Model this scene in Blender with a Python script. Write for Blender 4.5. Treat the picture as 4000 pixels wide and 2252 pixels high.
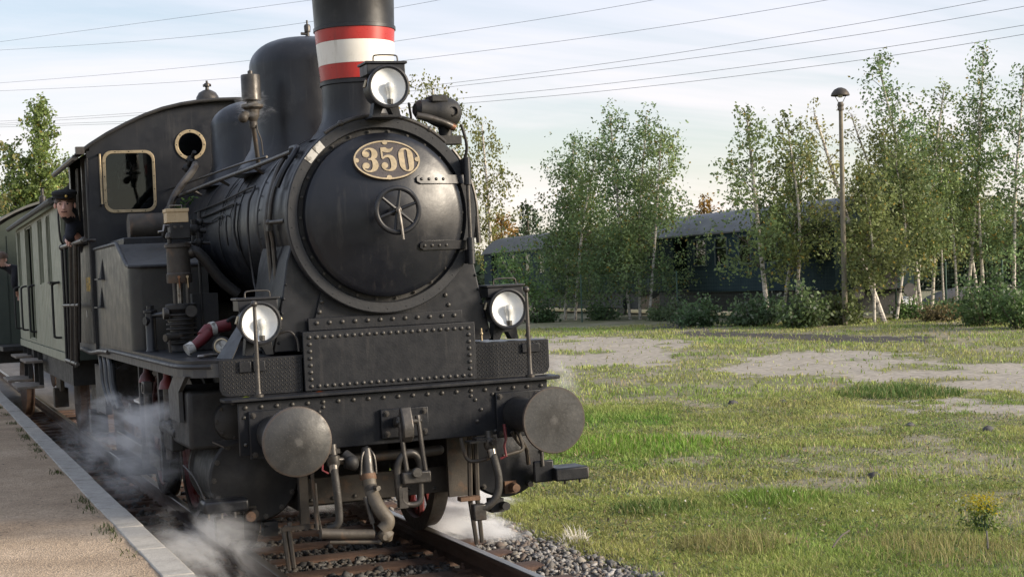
import bpy, bmesh, math, random
import numpy as np
from mathutils import Vector, Matrix
from mathutils.geometry import tessellate_polygon
random.seed(7)
rng = np.random.default_rng(11)
PI = math.pi
sc = bpy.context.scene
for o in list(bpy.data.objects):
    bpy.data.objects.remove(o)

# ------------------------------------------------------------------ camera
CANT = math.radians(-1.0)                     # the track leans a little towards the platform
TRK = Matrix.Rotation(CANT, 4, 'Y')           # track frame -> world
yaw, pitch, roll = 0.36286, -0.01068, -0.04836
cpos = Vector((-3.141, -9.898, 2.055))
fw = Vector((math.sin(yaw) * math.cos(pitch), math.cos(yaw) * math.cos(pitch), math.sin(pitch)))
r0 = Vector((math.cos(yaw), -math.sin(yaw), 0)); u0 = r0.cross(fw)
rt = math.cos(roll) * r0 + math.sin(roll) * u0
up = -math.sin(roll) * r0 + math.cos(roll) * u0
cm = Matrix(((rt.x, up.x, -fw.x, cpos.x), (rt.y, up.y, -fw.y, cpos.y), (rt.z, up.z, -fw.z, cpos.z), (0, 0, 0, 1)))
cam = bpy.data.objects.new('camera', bpy.data.cameras.new('camera'))
sc.collection.objects.link(cam)
cam.matrix_world = TRK @ cm
cam.data.sensor_width = 36.0
cam.data.lens = 36.0 * 6247.4 / 4000.0
cam.data.clip_start = 0.1
cam.data.clip_end = 4000
cam.data.dof.use_dof = False
sc.camera = cam

# ------------------------------------------------------------------ sky and sun
SUN_AZ = math.radians(55)      # from -Y towards +X: behind the camera, to the right
SUN_EL = math.radians(18)
sun_dir = Vector((math.sin(SUN_AZ) * math.cos(SUN_EL), -math.cos(SUN_AZ) * math.cos(SUN_EL), math.sin(SUN_EL)))
world = bpy.data.worlds.new('World'); sc.world = world; world.use_nodes = True
wn, wl = world.node_tree.nodes, world.node_tree.links
wn.clear()
w_out = wn.new('ShaderNodeOutputWorld'); w_bg = wn.new('ShaderNodeBackground')
w_bg.inputs['Strength'].default_value = 0.067
sky = wn.new('ShaderNodeTexSky'); sky.sky_type = 'NISHITA'; sky.sun_disc = False
sky.sun_elevation = SUN_EL
sky.sun_rotation = math.atan2(sun_dir.x, sun_dir.y)
sky.air_density = 1.0; sky.dust_density = 1.0; sky.ozone_density = 1.0; sky.altitude = 50
tc = wn.new('ShaderNodeTexCoord')
sep = wn.new('ShaderNodeSeparateXYZ'); wl.new(tc.outputs['Generated'], sep.inputs[0])
def wmath(op, a, b=None, clamp=False):
    n = wn.new('ShaderNodeMath'); n.operation = op; n.use_clamp = clamp
    for i, v in enumerate((a, b)):
        if v is None: continue
        if isinstance(v, (int, float)): n.inputs[i].default_value = v
        else: wl.new(v, n.inputs[i])
    return n.outputs[0]
zc = wmath('ADD', wmath('MAXIMUM', sep.outputs[2], 0.0), 0.16)
cx = wmath('DIVIDE', sep.outputs[0], zc); cy = wmath('DIVIDE', sep.outputs[1], zc)
comb = wn.new('ShaderNodeCombineXYZ'); wl.new(cx, comb.inputs[0]); wl.new(cy, comb.inputs[1])
mp = wn.new('ShaderNodeMapping'); wl.new(comb.outputs[0], mp.inputs[0])
mp.inputs['Rotation'].default_value = (0, 0, math.radians(20)); mp.inputs['Scale'].default_value = (0.42, 1.25, 1)
n1 = wn.new('ShaderNodeTexNoise'); wl.new(mp.outputs[0], n1.inputs['Vector'])
n1.inputs['Scale'].default_value = 1.5; n1.inputs['Detail'].default_value = 7; n1.inputs['Roughness'].default_value = 0.55; n1.inputs['Distortion'].default_value = 0.5
cr = wn.new('ShaderNodeValToRGB'); wl.new(n1.outputs['Fac'], cr.inputs[0])
cr.color_ramp.elements[0].position = 0.38; cr.color_ramp.elements[0].color = (0.42, 0.42, 0.42, 1)
cr.color_ramp.elements[1].position = 0.62; cr.color_ramp.elements[1].color = (1, 1, 1, 1)
cmix = wn.new('ShaderNodeMix'); cmix.data_type = 'RGBA'
wl.new(wmath('MULTIPLY', cr.outputs[0], 0.92), cmix.inputs['Factor'])
wl.new(sky.outputs[0], cmix.inputs['A'])
# thin high cloud veil: whiter overhead, cream towards the horizon (evening light)
hz = wn.new('ShaderNodeMapRange'); wl.new(sep.outputs[2], hz.inputs[0]); hz.inputs[1].default_value = 0.0; hz.inputs[2].default_value = 0.24
ccol = wn.new('ShaderNodeMix'); ccol.data_type = 'RGBA'; wl.new(hz.outputs[0], ccol.inputs['Factor'])
ccol.inputs['A'].default_value = (6.4, 5.75, 5.25, 1); ccol.inputs['B'].default_value = (4.75, 5.1, 6.1, 1)
wl.new(ccol.outputs['Result'], cmix.inputs['B'])
wl.new(cmix.outputs['Result'], w_bg.inputs['Color']); wl.new(w_bg.outputs[0], w_out.inputs[0])

sun = bpy.data.objects.new('sun', bpy.data.lights.new('sun', 'SUN'))
sc.collection.objects.link(sun)
sun.data.energy = 2.5; sun.data.angle = math.radians(16); sun.data.color = (1.0, 0.87, 0.70)
sun.rotation_euler = sun_dir.to_track_quat('Z', 'Y').to_euler()
sun.location = (10, -20, 15)

sc.view_settings.view_transform = 'Standard'; sc.view_settings.look = 'None'
sc.view_settings.gamma = 1.0; sc.view_settings.use_curve_mapping = False
sc.view_settings.exposure = 1.46
sc.cycles.use_denoising = True
sc.cycles.max_bounces = 7; sc.cycles.diffuse_bounces = 3; sc.cycles.glossy_bounces = 3
sc.cycles.transparent_max_bounces = 12; sc.cycles.volume_bounces = 2; sc.cycles.volume_step_rate = 2.0
sc.cycles.caustics_reflective = False; sc.cycles.caustics_refractive = False

# ------------------------------------------------------------------ materials
MT = {}
def nodes_of(name):
    m = bpy.data.materials.new(name); m.use_nodes = True
    nt = m.node_tree; nt.nodes.clear()
    out = nt.nodes.new('ShaderNodeOutputMaterial'); b = nt.nodes.new('ShaderNodeBsdfPrincipled')
    nt.links.new(b.outputs[0], out.inputs[0])
    MT[name] = m
    return m, nt.nodes, nt.links, b, out
def noise(N, L, vec, scale, detail=5, rough=0.6, dist=0.0):
    n = N.new('ShaderNodeTexNoise'); n.inputs['Scale'].default_value = scale; n.inputs['Detail'].default_value = detail
    n.inputs['Roughness'].default_value = rough; n.inputs['Distortion'].default_value = dist
    L.new(vec, n.inputs['Vector']); return n.outputs['Fac']
def ramp(N, L, fac, *stops):
    r = N.new('ShaderNodeValToRGB'); L.new(fac, r.inputs[0]); e = r.color_ramp.elements
    while len(e) < len(stops): e.new(0.5)
    for el, (p, c) in zip(e, stops):
        el.position = p; el.color = (*c, 1) if len(c) == 3 else c
    return r.outputs[0]
def mixc(N, L, fac, a, b):
    m = N.new('ShaderNodeMix'); m.data_type = 'RGBA'
    if isinstance(fac, float): m.inputs['Factor'].default_value = fac
    else: L.new(fac, m.inputs['Factor'])
    for k, v in (('A', a), ('B', b)):
        if isinstance(v, tuple): m.inputs[k].default_value = (*v, 1)
        else: L.new(v, m.inputs[k])
    return m.outputs['Result']
def mat(name, c1, c2=None, rough=0.5, rvar=0.12, metal=0.0, scale=4.0, bump=0.0, bscale=60.0, dirt=None, dscale=2.0, dmin=0.55, dmax=0.75, stretch=None, spec=0.5, grain=0.0, gscale=300.0, streak=None):
    m, N, L, b, out = nodes_of(name)
    t = N.new('ShaderNodeTexCoord'); vec = t.outputs['Object']
    if stretch:
        mpn = N.new('ShaderNodeMapping'); L.new(vec, mpn.inputs[0]); mpn.inputs['Scale'].default_value = stretch; vec = mpn.outputs[0]
    c2 = c2 or tuple(min(1, v * 1.5) for v in c1)
    col = ramp(N, L, noise(N, L, vec, scale), (0.32, c1), (0.70, c2))
    if dirt:
        f = ramp(N, L, noise(N, L, vec, dscale, 7, 0.65, 0.3), (dmin, (0, 0, 0)), (dmax, (1, 1, 1)))
        col = mixc(N, L, f, col, dirt)
    if streak:
        ms = N.new('ShaderNodeMapping'); L.new(t.outputs['Object'], ms.inputs[0]); ms.inputs['Scale'].default_value = (11, 11, .9)
        f = ramp(N, L, noise(N, L, ms.outputs[0], 2.0, 6, .7, .2), (0.56, (0, 0, 0)), (0.78, (.8, .8, .8)))
        col = mixc(N, L, f, col, streak)
    if grain:
        g = ramp(N, L, noise(N, L, t.outputs['Object'], gscale, 3), (0.3, (1 - grain,) * 3), (0.7, (1 + grain,) * 3))
        mm = N.new('ShaderNodeMix'); mm.data_type = 'RGBA'; mm.blend_type = 'MULTIPLY'; mm.inputs['Factor'].default_value = 1
        L.new(col, mm.inputs['A']); L.new(g, mm.inputs['B']); col = mm.outputs['Result']
    L.new(col, b.inputs['Base Color'])
    rr = ramp(N, L, noise(N, L, vec, scale * 2.3, 6), (0.3, (max(0.03, rough - rvar),) * 3), (0.7, (min(1, rough + rvar),) * 3))
    L.new(rr, b.inputs['Roughness'])
    b.inputs['Metallic'].default_value = metal
    b.inputs['Specular IOR Level'].default_value = spec
    if bump:
        bn = N.new('ShaderNodeBump'); bn.inputs['Strength'].default_value = bump; bn.inputs['Distance'].default_value = 0.01
        L.new(noise(N, L, vec, bscale, 4), bn.inputs['Height']); L.new(bn.outputs[0], b.inputs['Normal'])
    return m
mat('black_paint', (0.0065, 0.0073, 0.0105), (0.014, 0.015, 0.0185), 0.39, 0.10, spec=0.42, scale=3, bump=0.10, bscale=9, dirt=(0.030, 0.031, 0.034), dscale=4.5, dmin=0.56, dmax=0.80, streak=(.040, .038, .038))
mat('door_paint', (0.0055, 0.0066, 0.011), (0.0105, 0.012, 0.0165), 0.36, 0.08, spec=0.42, scale=3, bump=0.22, bscale=5.5, dirt=(0.028, 0.028, 0.031), dscale=5, dmin=0.60, dmax=0.85, streak=(.040, .038, .038))
mat('front_paint', (0.0075, 0.0085, 0.0115), (0.0145, 0.0155, 0.0185), 0.43, 0.11, spec=0.30, scale=5, bump=0.12, bscale=80, dirt=(0.027, 0.027, 0.029), dscale=6, dmin=0.56, dmax=0.82, streak=(.040, .038, .038))
mat('soot_black', (0.008, 0.008, 0.009), (0.020, 0.019, 0.018), 0.62, 0.12, scale=6, bump=0.15, bscale=50)
mat('grey_paint', (0.033, 0.035, 0.038), (0.05, 0.051, 0.053), 0.5, 0.1, scale=6, bump=0.08, dirt=(0.03, 0.028, 0.025), dscale=5)
mat('ring_grey', (0.019, 0.0205, 0.024), (0.030, 0.031, 0.034), 0.5, 0.1, scale=9, bump=0.12, bscale=70, dirt=(0.018, 0.018, 0.02), dscale=9, spec=0.35)
mat('side_paint', (0.016, 0.0165, 0.017), (0.028, 0.028, 0.027), 0.42, 0.1, scale=3, bump=0.1, bscale=25, dirt=(0.045, 0.043, 0.038), dscale=3, streak=(.040, .038, .038))
mat('red_band', (0.36, 0.022, 0.02), (0.44, 0.035, 0.028), 0.32, 0.08, scale=6, dirt=(0.20, 0.02, 0.02), dscale=5, dmin=0.6, dmax=0.9, streak=(.16, .03, .03))
mat('white_band', (0.70, 0.67, 0.60), (0.78, 0.75, 0.69), 0.33, 0.08, scale=5, dirt=(0.50, 0.46, 0.38), dscale=7, dmin=0.58, dmax=0.85, streak=(.42, .38, .32))
mat('brass', (0.36, 0.285, 0.175), (0.47, 0.38, 0.25), 0.42, 0.1, metal=0.65, scale=18, dirt=(0.24, 0.19, 0.12), dscale=15)
mat('plate_field', (0.036, 0.029, 0.030), (0.058, 0.047, 0.046), 0.5, 0.1, scale=25, bump=0.2, bscale=120)
mat('steel', (0.16, 0.15, 0.14), (0.28, 0.26, 0.24), 0.33, 0.1, metal=0.9, scale=20, dirt=(0.12, 0.09, 0.07), dscale=14)
mat('dark_steel', (0.0432, 0.04032, 0.03744), (0.0864, 0.0792, 0.072), 0.42, 0.12, metal=0.5, scale=12, bump=0.12, bscale=60, dirt=(0.045, 0.03, 0.022), dscale=10)
mat('buffer_steel', (0.050, 0.047, 0.043), (0.085, 0.080, 0.072), 0.45, 0.12, metal=0.25, scale=7, bump=0.15, bscale=45, dirt=(0.035, 0.032, 0.030), dscale=7, dmin=0.50, dmax=0.72, grain=0.25, gscale=90)
mat('rusty_iron', (0.075, 0.042, 0.026), (0.16, 0.095, 0.058), 0.75, 0.1, metal=0.1, scale=10, bump=0.3, bscale=60, dirt=(0.22, 0.10, 0.04), dscale=9)
mat('brown_iron', (0.036, 0.03096, 0.02592), (0.0612, 0.05184, 0.04176), 0.6, 0.1, metal=0.2, scale=8, bump=0.2, bscale=50, dirt=(0.12, 0.07, 0.04), dscale=7, dmin=0.55)
mat('red_paint', (0.105, 0.014, 0.018), (0.16, 0.022, 0.026), 0.5, 0.1, scale=8, dirt=(0.06, 0.02, 0.018), dscale=8)
mat('wheel_red', (0.10, 0.014, 0.013), (0.16, 0.022, 0.018), 0.5, 0.1, scale=6, dirt=(0.03, 0.018, 0.015), dscale=5, dmin=0.45)
mat('rubber', (0.0165, 0.01485, 0.0132), (0.033, 0.0286, 0.0242), 0.62, 0.1, scale=20, bump=0.3, bscale=90)
mat('hose_tan', (0.07125, 0.06, 0.045), (0.1162, 0.0975, 0.0735), 0.6, 0.1, scale=14, bump=0.3, bscale=70, dirt=(0.05, 0.04, 0.03), dscale=12)
mat('copper', (0.20, 0.10, 0.06), (0.28, 0.15, 0.09), 0.4, 0.1, metal=0.8, scale=20)
mat('tan_box', (0.46, 0.34, 0.19), (0.58, 0.45, 0.27), 0.55, 0.1, scale=9, dirt=(0.25, 0.17, 0.09), dscale=16)
mat('reflector_white', (0.86, 0.87, 0.88), (0.92, 0.92, 0.92), 0.25, 0.05, scale=8)
mat('bulb_glass', (0.58, 0.58, 0.56), (0.66, 0.66, 0.64), 0.12, 0.04, scale=8)
mat('white_paint', (0.42, 0.41, 0.38), (0.52, 0.51, 0.48), 0.5, 0.1, scale=20, dirt=(0.16, 0.15, 0.13), dscale=18, dmin=0.52, dmax=0.60)
mat('coach_green', (0.19, 0.205, 0.145), (0.25, 0.265, 0.20), 0.5, 0.1, scale=3, dirt=(0.12, 0.13, 0.09), dscale=3, bump=0.1, bscale=40)
mat('coach_dark_green', (0.030, 0.042, 0.034), (0.045, 0.058, 0.046), 0.55, 0.1, scale=3)
mat('coach_roof', (0.075, 0.078, 0.072), (0.12, 0.12, 0.112), 0.75, 0.1, scale=4, dirt=(0.05, 0.055, 0.045), dscale=4, bump=0.2)
mat('far_green', (0.019, 0.034, 0.040), (0.030, 0.049, 0.055), 0.8, 0.1, spec=0.12, scale=1.5, dirt=(0.03, 0.05, 0.045), dscale=1.2)
mat('far_roof', (0.10, 0.105, 0.115), (0.15, 0.155, 0.16), 0.6, 0.1, scale=1.2, dirt=(0.07, 0.07, 0.068), dscale=1.0, stretch=(1, 0.4, 1))
mat('dark_wood', (0.045, 0.036, 0.028), (0.09, 0.072, 0.055), 0.8, 0.1, scale=12, bump=0.3, stretch=(1, 0.3, 1))
mat('step_wood', (0.13, 0.11, 0.09), (0.22, 0.19, 0.16), 0.8, 0.1, scale=12, bump=0.3, stretch=(1, 0.3, 1))
mat('interior_dark', (0.010, 0.010, 0.011), (0.02, 0.02, 0.02), 0.8, 0.1)
mat('through_light_brown', (0.20, 0.085, 0.03), (0.28, 0.13, 0.05), 0.8, 0.1, scale=10)  # brown tone of light seen through a coach window, painted on a panel
mat('through_light_yellow', (0.42, 0.42, 0.16), (0.5, 0.5, 0.22), 0.8, 0.1, scale=10)  # yellow-green tone of light through the next window, also painted
mat('yellow_paint', (0.48, 0.30, 0.05), (0.56, 0.38, 0.09), 0.5, 0.1, scale=30, dirt=(0.12, 0.08, 0.03), dscale=25, dmin=0.5, dmax=0.6)
mat('kerb_stone', (0.29, 0.275, 0.25), (0.42, 0.40, 0.365), 0.85, 0.08, scale=7, bump=0.5, bscale=110, dirt=(0.16, 0.15, 0.125), dscale=3, grain=0.25, gscale=120)
mat('rail_side', (0.050, 0.030, 0.022), (0.095, 0.056, 0.038), 0.75, 0.1, metal=0.1, scale=9, bump=0.3, stretch=(1, 0.25, 1))
mat('rail_top', (0.20, 0.175, 0.15), (0.30, 0.27, 0.24), 0.34, 0.08, metal=0.9, scale=6, stretch=(1, 0.05, 1))
mat('sleeper_rust', (0.058, 0.034, 0.024), (0.11, 0.062, 0.042), 0.85, 0.08, scale=12, bump=0.4)
mat('concrete_post', (0.15, 0.128, 0.09), (0.21, 0.185, 0.135), 0.85, 0.08, scale=4, bump=0.2)
mat('wire_grey', (0.05, 0.05, 0.055), (0.06, 0.06, 0.065), 0.6, 0.05)
mat('fence_green', (0.03, 0.07, 0.05), (0.04, 0.09, 0.065), 0.5, 0.05)
mat('navy_cloth', (0.008, 0.009, 0.014), (0.016, 0.017, 0.025), 0.85, 0.05, scale=30)
mat('black_cloth', (0.008, 0.008, 0.009), (0.014, 0.014, 0.016), 0.85, 0.05, scale=30)
mat('blue_cloth', (0.10, 0.09, 0.30), (0.16, 0.14, 0.42), 0.85, 0.05, scale=30)
mat('skin', (0.62, 0.36, 0.28), (0.70, 0.43, 0.34), 0.5, 0.06, scale=20)
mat('mouth_dark', (0.10, 0.04, 0.035), (0.12, 0.05, 0.04), 0.6, 0.05)  # dark red-brown of the mouth line
mat('hair_brown', (0.07, 0.04, 0.025), (0.12, 0.07, 0.04), 0.6, 0.1, scale=60)
mat('gold', (0.60, 0.40, 0.10), (0.70, 0.48, 0.15), 0.4, 0.05, metal=0.8)
mat('tarp_white', (0.50, 0.54, 0.58), (0.66, 0.68, 0.70), 0.7, 0.1, scale=3)
mat('heap_dark', (0.05, 0.048, 0.05), (0.10, 0.095, 0.095), 0.9, 0.05, scale=6, bump=0.6, bscale=8)

def buffer_face():
    m, N, L, b, out = nodes_of('buffer_face'); t = N.new('ShaderNodeTexCoord'); v = t.outputs['Object']
    ms = N.new('ShaderNodeMapping'); L.new(v, ms.inputs[0]); ms.inputs['Scale'].default_value = (1, 0, 1)
    ln = N.new('ShaderNodeVectorMath'); ln.operation = 'LENGTH'; L.new(ms.outputs[0], ln.inputs[0])
    base = ramp(N, L, noise(N, L, v, 11, 8, .7), (.3, (.030, .031, .032)), (.7, (.062, .061, .059)))
    ad = N.new('ShaderNodeMath'); ad.operation = 'MULTIPLY_ADD'; L.new(noise(N, L, v, 14, 6, .7, .6), ad.inputs[0]); ad.inputs[1].default_value = .17; L.new(ln.outputs['Value'], ad.inputs[2])
    g = ramp(N, L, ad.outputs[0], (.14, (.75, .75, .75)), (.24, (0, 0, 0)))
    c = mixc(N, L, g, base, (.020, .019, .018))
    br = N.new('ShaderNodeMath'); br.operation = 'MULTIPLY_ADD'; L.new(noise(N, L, v, 45, 5, .7), br.inputs[0]); br.inputs[1].default_value = .10; L.new(ln.outputs['Value'], br.inputs[2])
    c = mixc(N, L, ramp(N, L, br.outputs[0], (.060, (.8, .8, .8)), (.085, (0, 0, 0))), c, (.085, .082, .078))
    sp = ramp(N, L, noise(N, L, v, 120, 3, .6), (.60, (0, 0, 0)), (.70, (.6, .6, .6))); c = mixc(N, L, sp, c, (.11, .107, .10))
    rim = ramp(N, L, ln.outputs['Value'], (.205, (0, 0, 0)), (.222, (.7, .7, .7))); c = mixc(N, L, rim, c, (.075, .052, .038))
    L.new(c, b.inputs['Base Color']); b.inputs['Metallic'].default_value = .2
    L.new(ramp(N, L, noise(N, L, v, 16, 6), (.3, (.36,) * 3), (.7, (.62,) * 3)), b.inputs['Roughness'])
    bn = N.new('ShaderNodeBump'); bn.inputs['Strength'].default_value = .25; bn.inputs['Distance'].default_value = .006; L.new(noise(N, L, v, 35, 6), bn.inputs['Height']); L.new(bn.outputs[0], b.inputs['Normal'])
buffer_face()
mat('far_frame', (0.085, 0.105, 0.10), (0.12, 0.14, 0.13), 0.7, 0.1, spec=0.2)
def glass_mat(name, tint=(0.9, 0.95, 0.95), mixf=0.55, rough=0.02):
    m, N, L, b, out = nodes_of(name)
    tr = N.new('ShaderNodeBsdfTransparent'); tr.inputs[0].default_value = (*tint, 1)
    gl = N.new('ShaderNodeBsdfGlossy'); gl.inputs['Roughness'].default_value = rough
    fr = N.new('ShaderNodeFresnel'); fr.inputs['IOR'].default_value = 1.5
    ad = N.new('ShaderNodeMath'); ad.operation = 'MULTIPLY_ADD'; ad.inputs[1].default_value = 0.9; ad.inputs[2].default_value = mixf; ad.use_clamp = True
    L.new(fr.outputs[0], ad.inputs[0])
    mx = N.new('ShaderNodeMixShader'); L.new(ad.outputs[0], mx.inputs[0]); L.new(tr.outputs[0], mx.inputs[1]); L.new(gl.outputs[0], mx.inputs[2])
    L.new(mx.outputs[0], out.inputs[0]); N.remove(b)
glass_mat('window_glass', (0.42, 0.46, 0.46), 0.0)
glass_mat('lamp_glass', (0.97, 0.98, 0.98), 0.02)

def leaf_mat(name, trans=0.35, rough=0.5):
    m, N, L, b, out = nodes_of(name)
    at = N.new('ShaderNodeAttribute'); at.attribute_name = 'tint'
    L.new(at.outputs['Color'], b.inputs['Base Color']); b.inputs['Roughness'].default_value = rough
    b.inputs['Specular IOR Level'].default_value = 0.35
    tl = N.new('ShaderNodeBsdfTranslucent'); L.new(at.outputs['Color'], tl.inputs[0])
    mx = N.new('ShaderNodeMixShader'); mx.inputs[0].default_value = trans
    L.new(b.outputs[0], mx.inputs[1]); L.new(tl.outputs[0], mx.inputs[2]); L.new(mx.outputs[0], out.inputs[0])
leaf_mat('leaves', 0.45); leaf_mat('grass_blades', 0.30, 0.6)
def tint_mat(name, rough=0.85, bump=0.3, bscale=60, grain=0.3):
    m, N, L, b, out = nodes_of(name)
    at = N.new('ShaderNodeAttribute'); at.attribute_name = 'tint'
    t = N.new('ShaderNodeTexCoord')
    g = ramp(N, L, noise(N, L, t.outputs['Object'], bscale, 5), (0.3, (1 - grain,) * 3), (0.7, (1 + grain,) * 3))
    mm = N.new('ShaderNodeMix'); mm.data_type = 'RGBA'; mm.blend_type = 'MULTIPLY'; mm.inputs['Factor'].default_value = 1
    L.new(at.outputs['Color'], mm.inputs['A']); L.new(g, mm.inputs['B']); L.new(mm.outputs['Result'], b.inputs['Base Color'])
    b.inputs['Roughness'].default_value = rough
    bn = N.new('ShaderNodeBump'); bn.inputs['Strength'].default_value = bump; bn.inputs['Distance'].default_value = 0.02
    L.new(noise(N, L, t.outputs['Object'], bscale * 0.7, 5), bn.inputs['Height']); L.new(bn.outputs[0], b.inputs['Normal'])
tint_mat('stones', 0.8, 0.3, 70, 0.3)
tint_mat('ground_soil', 0.95, 0.6, 9, 0.35)

def bark_mat():
    m, N, L, b, out = nodes_of('birch_bark')
    t = N.new('ShaderNodeTexCoord'); mpn = N.new('ShaderNodeMapping'); L.new(t.outputs['Object'], mpn.inputs[0])
    mpn.inputs['Scale'].default_value = (1.5, 1.5, 7)
    f = noise(N, L, mpn.outputs[0], 2.2, 5, 0.7)
    c = ramp(N, L, f, (0.40, (0.05, 0.042, 0.036)), (0.47, (0.52, 0.47, 0.41)), (0.7, (0.66, 0.61, 0.54)))
    L.new(c, b.inputs['Base Color']); b.inputs['Roughness'].default_value = 0.8
bark_mat()
mat('branch_bark', (0.06, 0.045, 0.035), (0.12, 0.095, 0.075), 0.9, 0.05, scale=8)

def platform_mat():
    m, N, L, b, out = nodes_of('platform_grit')
    t = N.new('ShaderNodeTexCoord'); v = t.outputs['Object']
    big = noise(N, L, v, 0.9, 6, 0.65)
    c = ramp(N, L, big, (0.34, (0.23, 0.165, 0.108)), (0.52, (0.36, 0.268, 0.18)), (0.70, (0.47, 0.36, 0.255)))
    vo = N.new('ShaderNodeTexVoronoi'); vo.inputs['Scale'].default_value = 85; L.new(v, vo.inputs['Vector'])
    g = ramp(N, L, vo.outputs['Color'], (0.0, (0.62,) * 3), (1.0, (1.40,) * 3))
    mm = N.new('ShaderNodeMix'); mm.data_type = 'RGBA'; mm.blend_type = 'MULTIPLY'; mm.inputs['Factor'].default_value = 1
    L.new(c, mm.inputs['A']); L.new(g, mm.inputs['B'])
    f2 = ramp(N, L, noise(N, L, v, 26, 4), (0.63, (0, 0, 0)), (0.70, (1, 1, 1)))
    L.new(mixc(N, L, f2, mm.outputs['Result'], (0.07, 0.055, 0.04)), b.inputs['Base Color'])
    b.inputs['Roughness'].default_value = 0.95
    bn = N.new('ShaderNodeBump'); bn.inputs['Strength'].default_value = 0.7; bn.inputs['Distance'].default_value = 0.012
    L.new(vo.outputs['Distance'], bn.inputs['Height']); L.new(bn.outputs[0], b.inputs['Normal'])
platform_mat()

def kerb_rib_mat():
    m, N, L, b, out = nodes_of('kerb_ribbed')
    t = N.new('ShaderNodeTexCoord'); v = t.outputs['Object']
    c = ramp(N, L, noise(N, L, v, 6, 6, 0.7), (0.3, (0.30, 0.28, 0.245)), (0.7, (0.48, 0.45, 0.40)))
    vo = noise(N, L, v, 140, 3)
    g = ramp(N, L, vo, (0.3, (0.75,) * 3), (0.7, (1.2,) * 3))
    mm = N.new('ShaderNodeMix'); mm.data_type = 'RGBA'; mm.blend_type = 'MULTIPLY'; mm.inputs['Factor'].default_value = 1
    L.new(c, mm.inputs['A']); L.new(g, mm.inputs['B']); L.new(mm.outputs['Result'], b.inputs['Base Color'])
    wv = N.new('ShaderNodeTexWave'); wv.wave_type = 'BANDS'; wv.bands_direction = 'Y'; wv.inputs['Scale'].default_value = 14; wv.inputs['Distortion'].default_value = 1.2
    L.new(v, wv.inputs['Vector'])
    bn = N.new('ShaderNodeBump'); bn.inputs['Strength'].default_value = 0.55; bn.inputs['Distance'].default_value = 0.012
    L.new(wv.outputs['Fac'], bn.inputs['Height']); L.new(bn.outputs[0], b.inputs['Normal']); b.inputs['Roughness'].default_value = 0.9
kerb_rib_mat()

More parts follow.
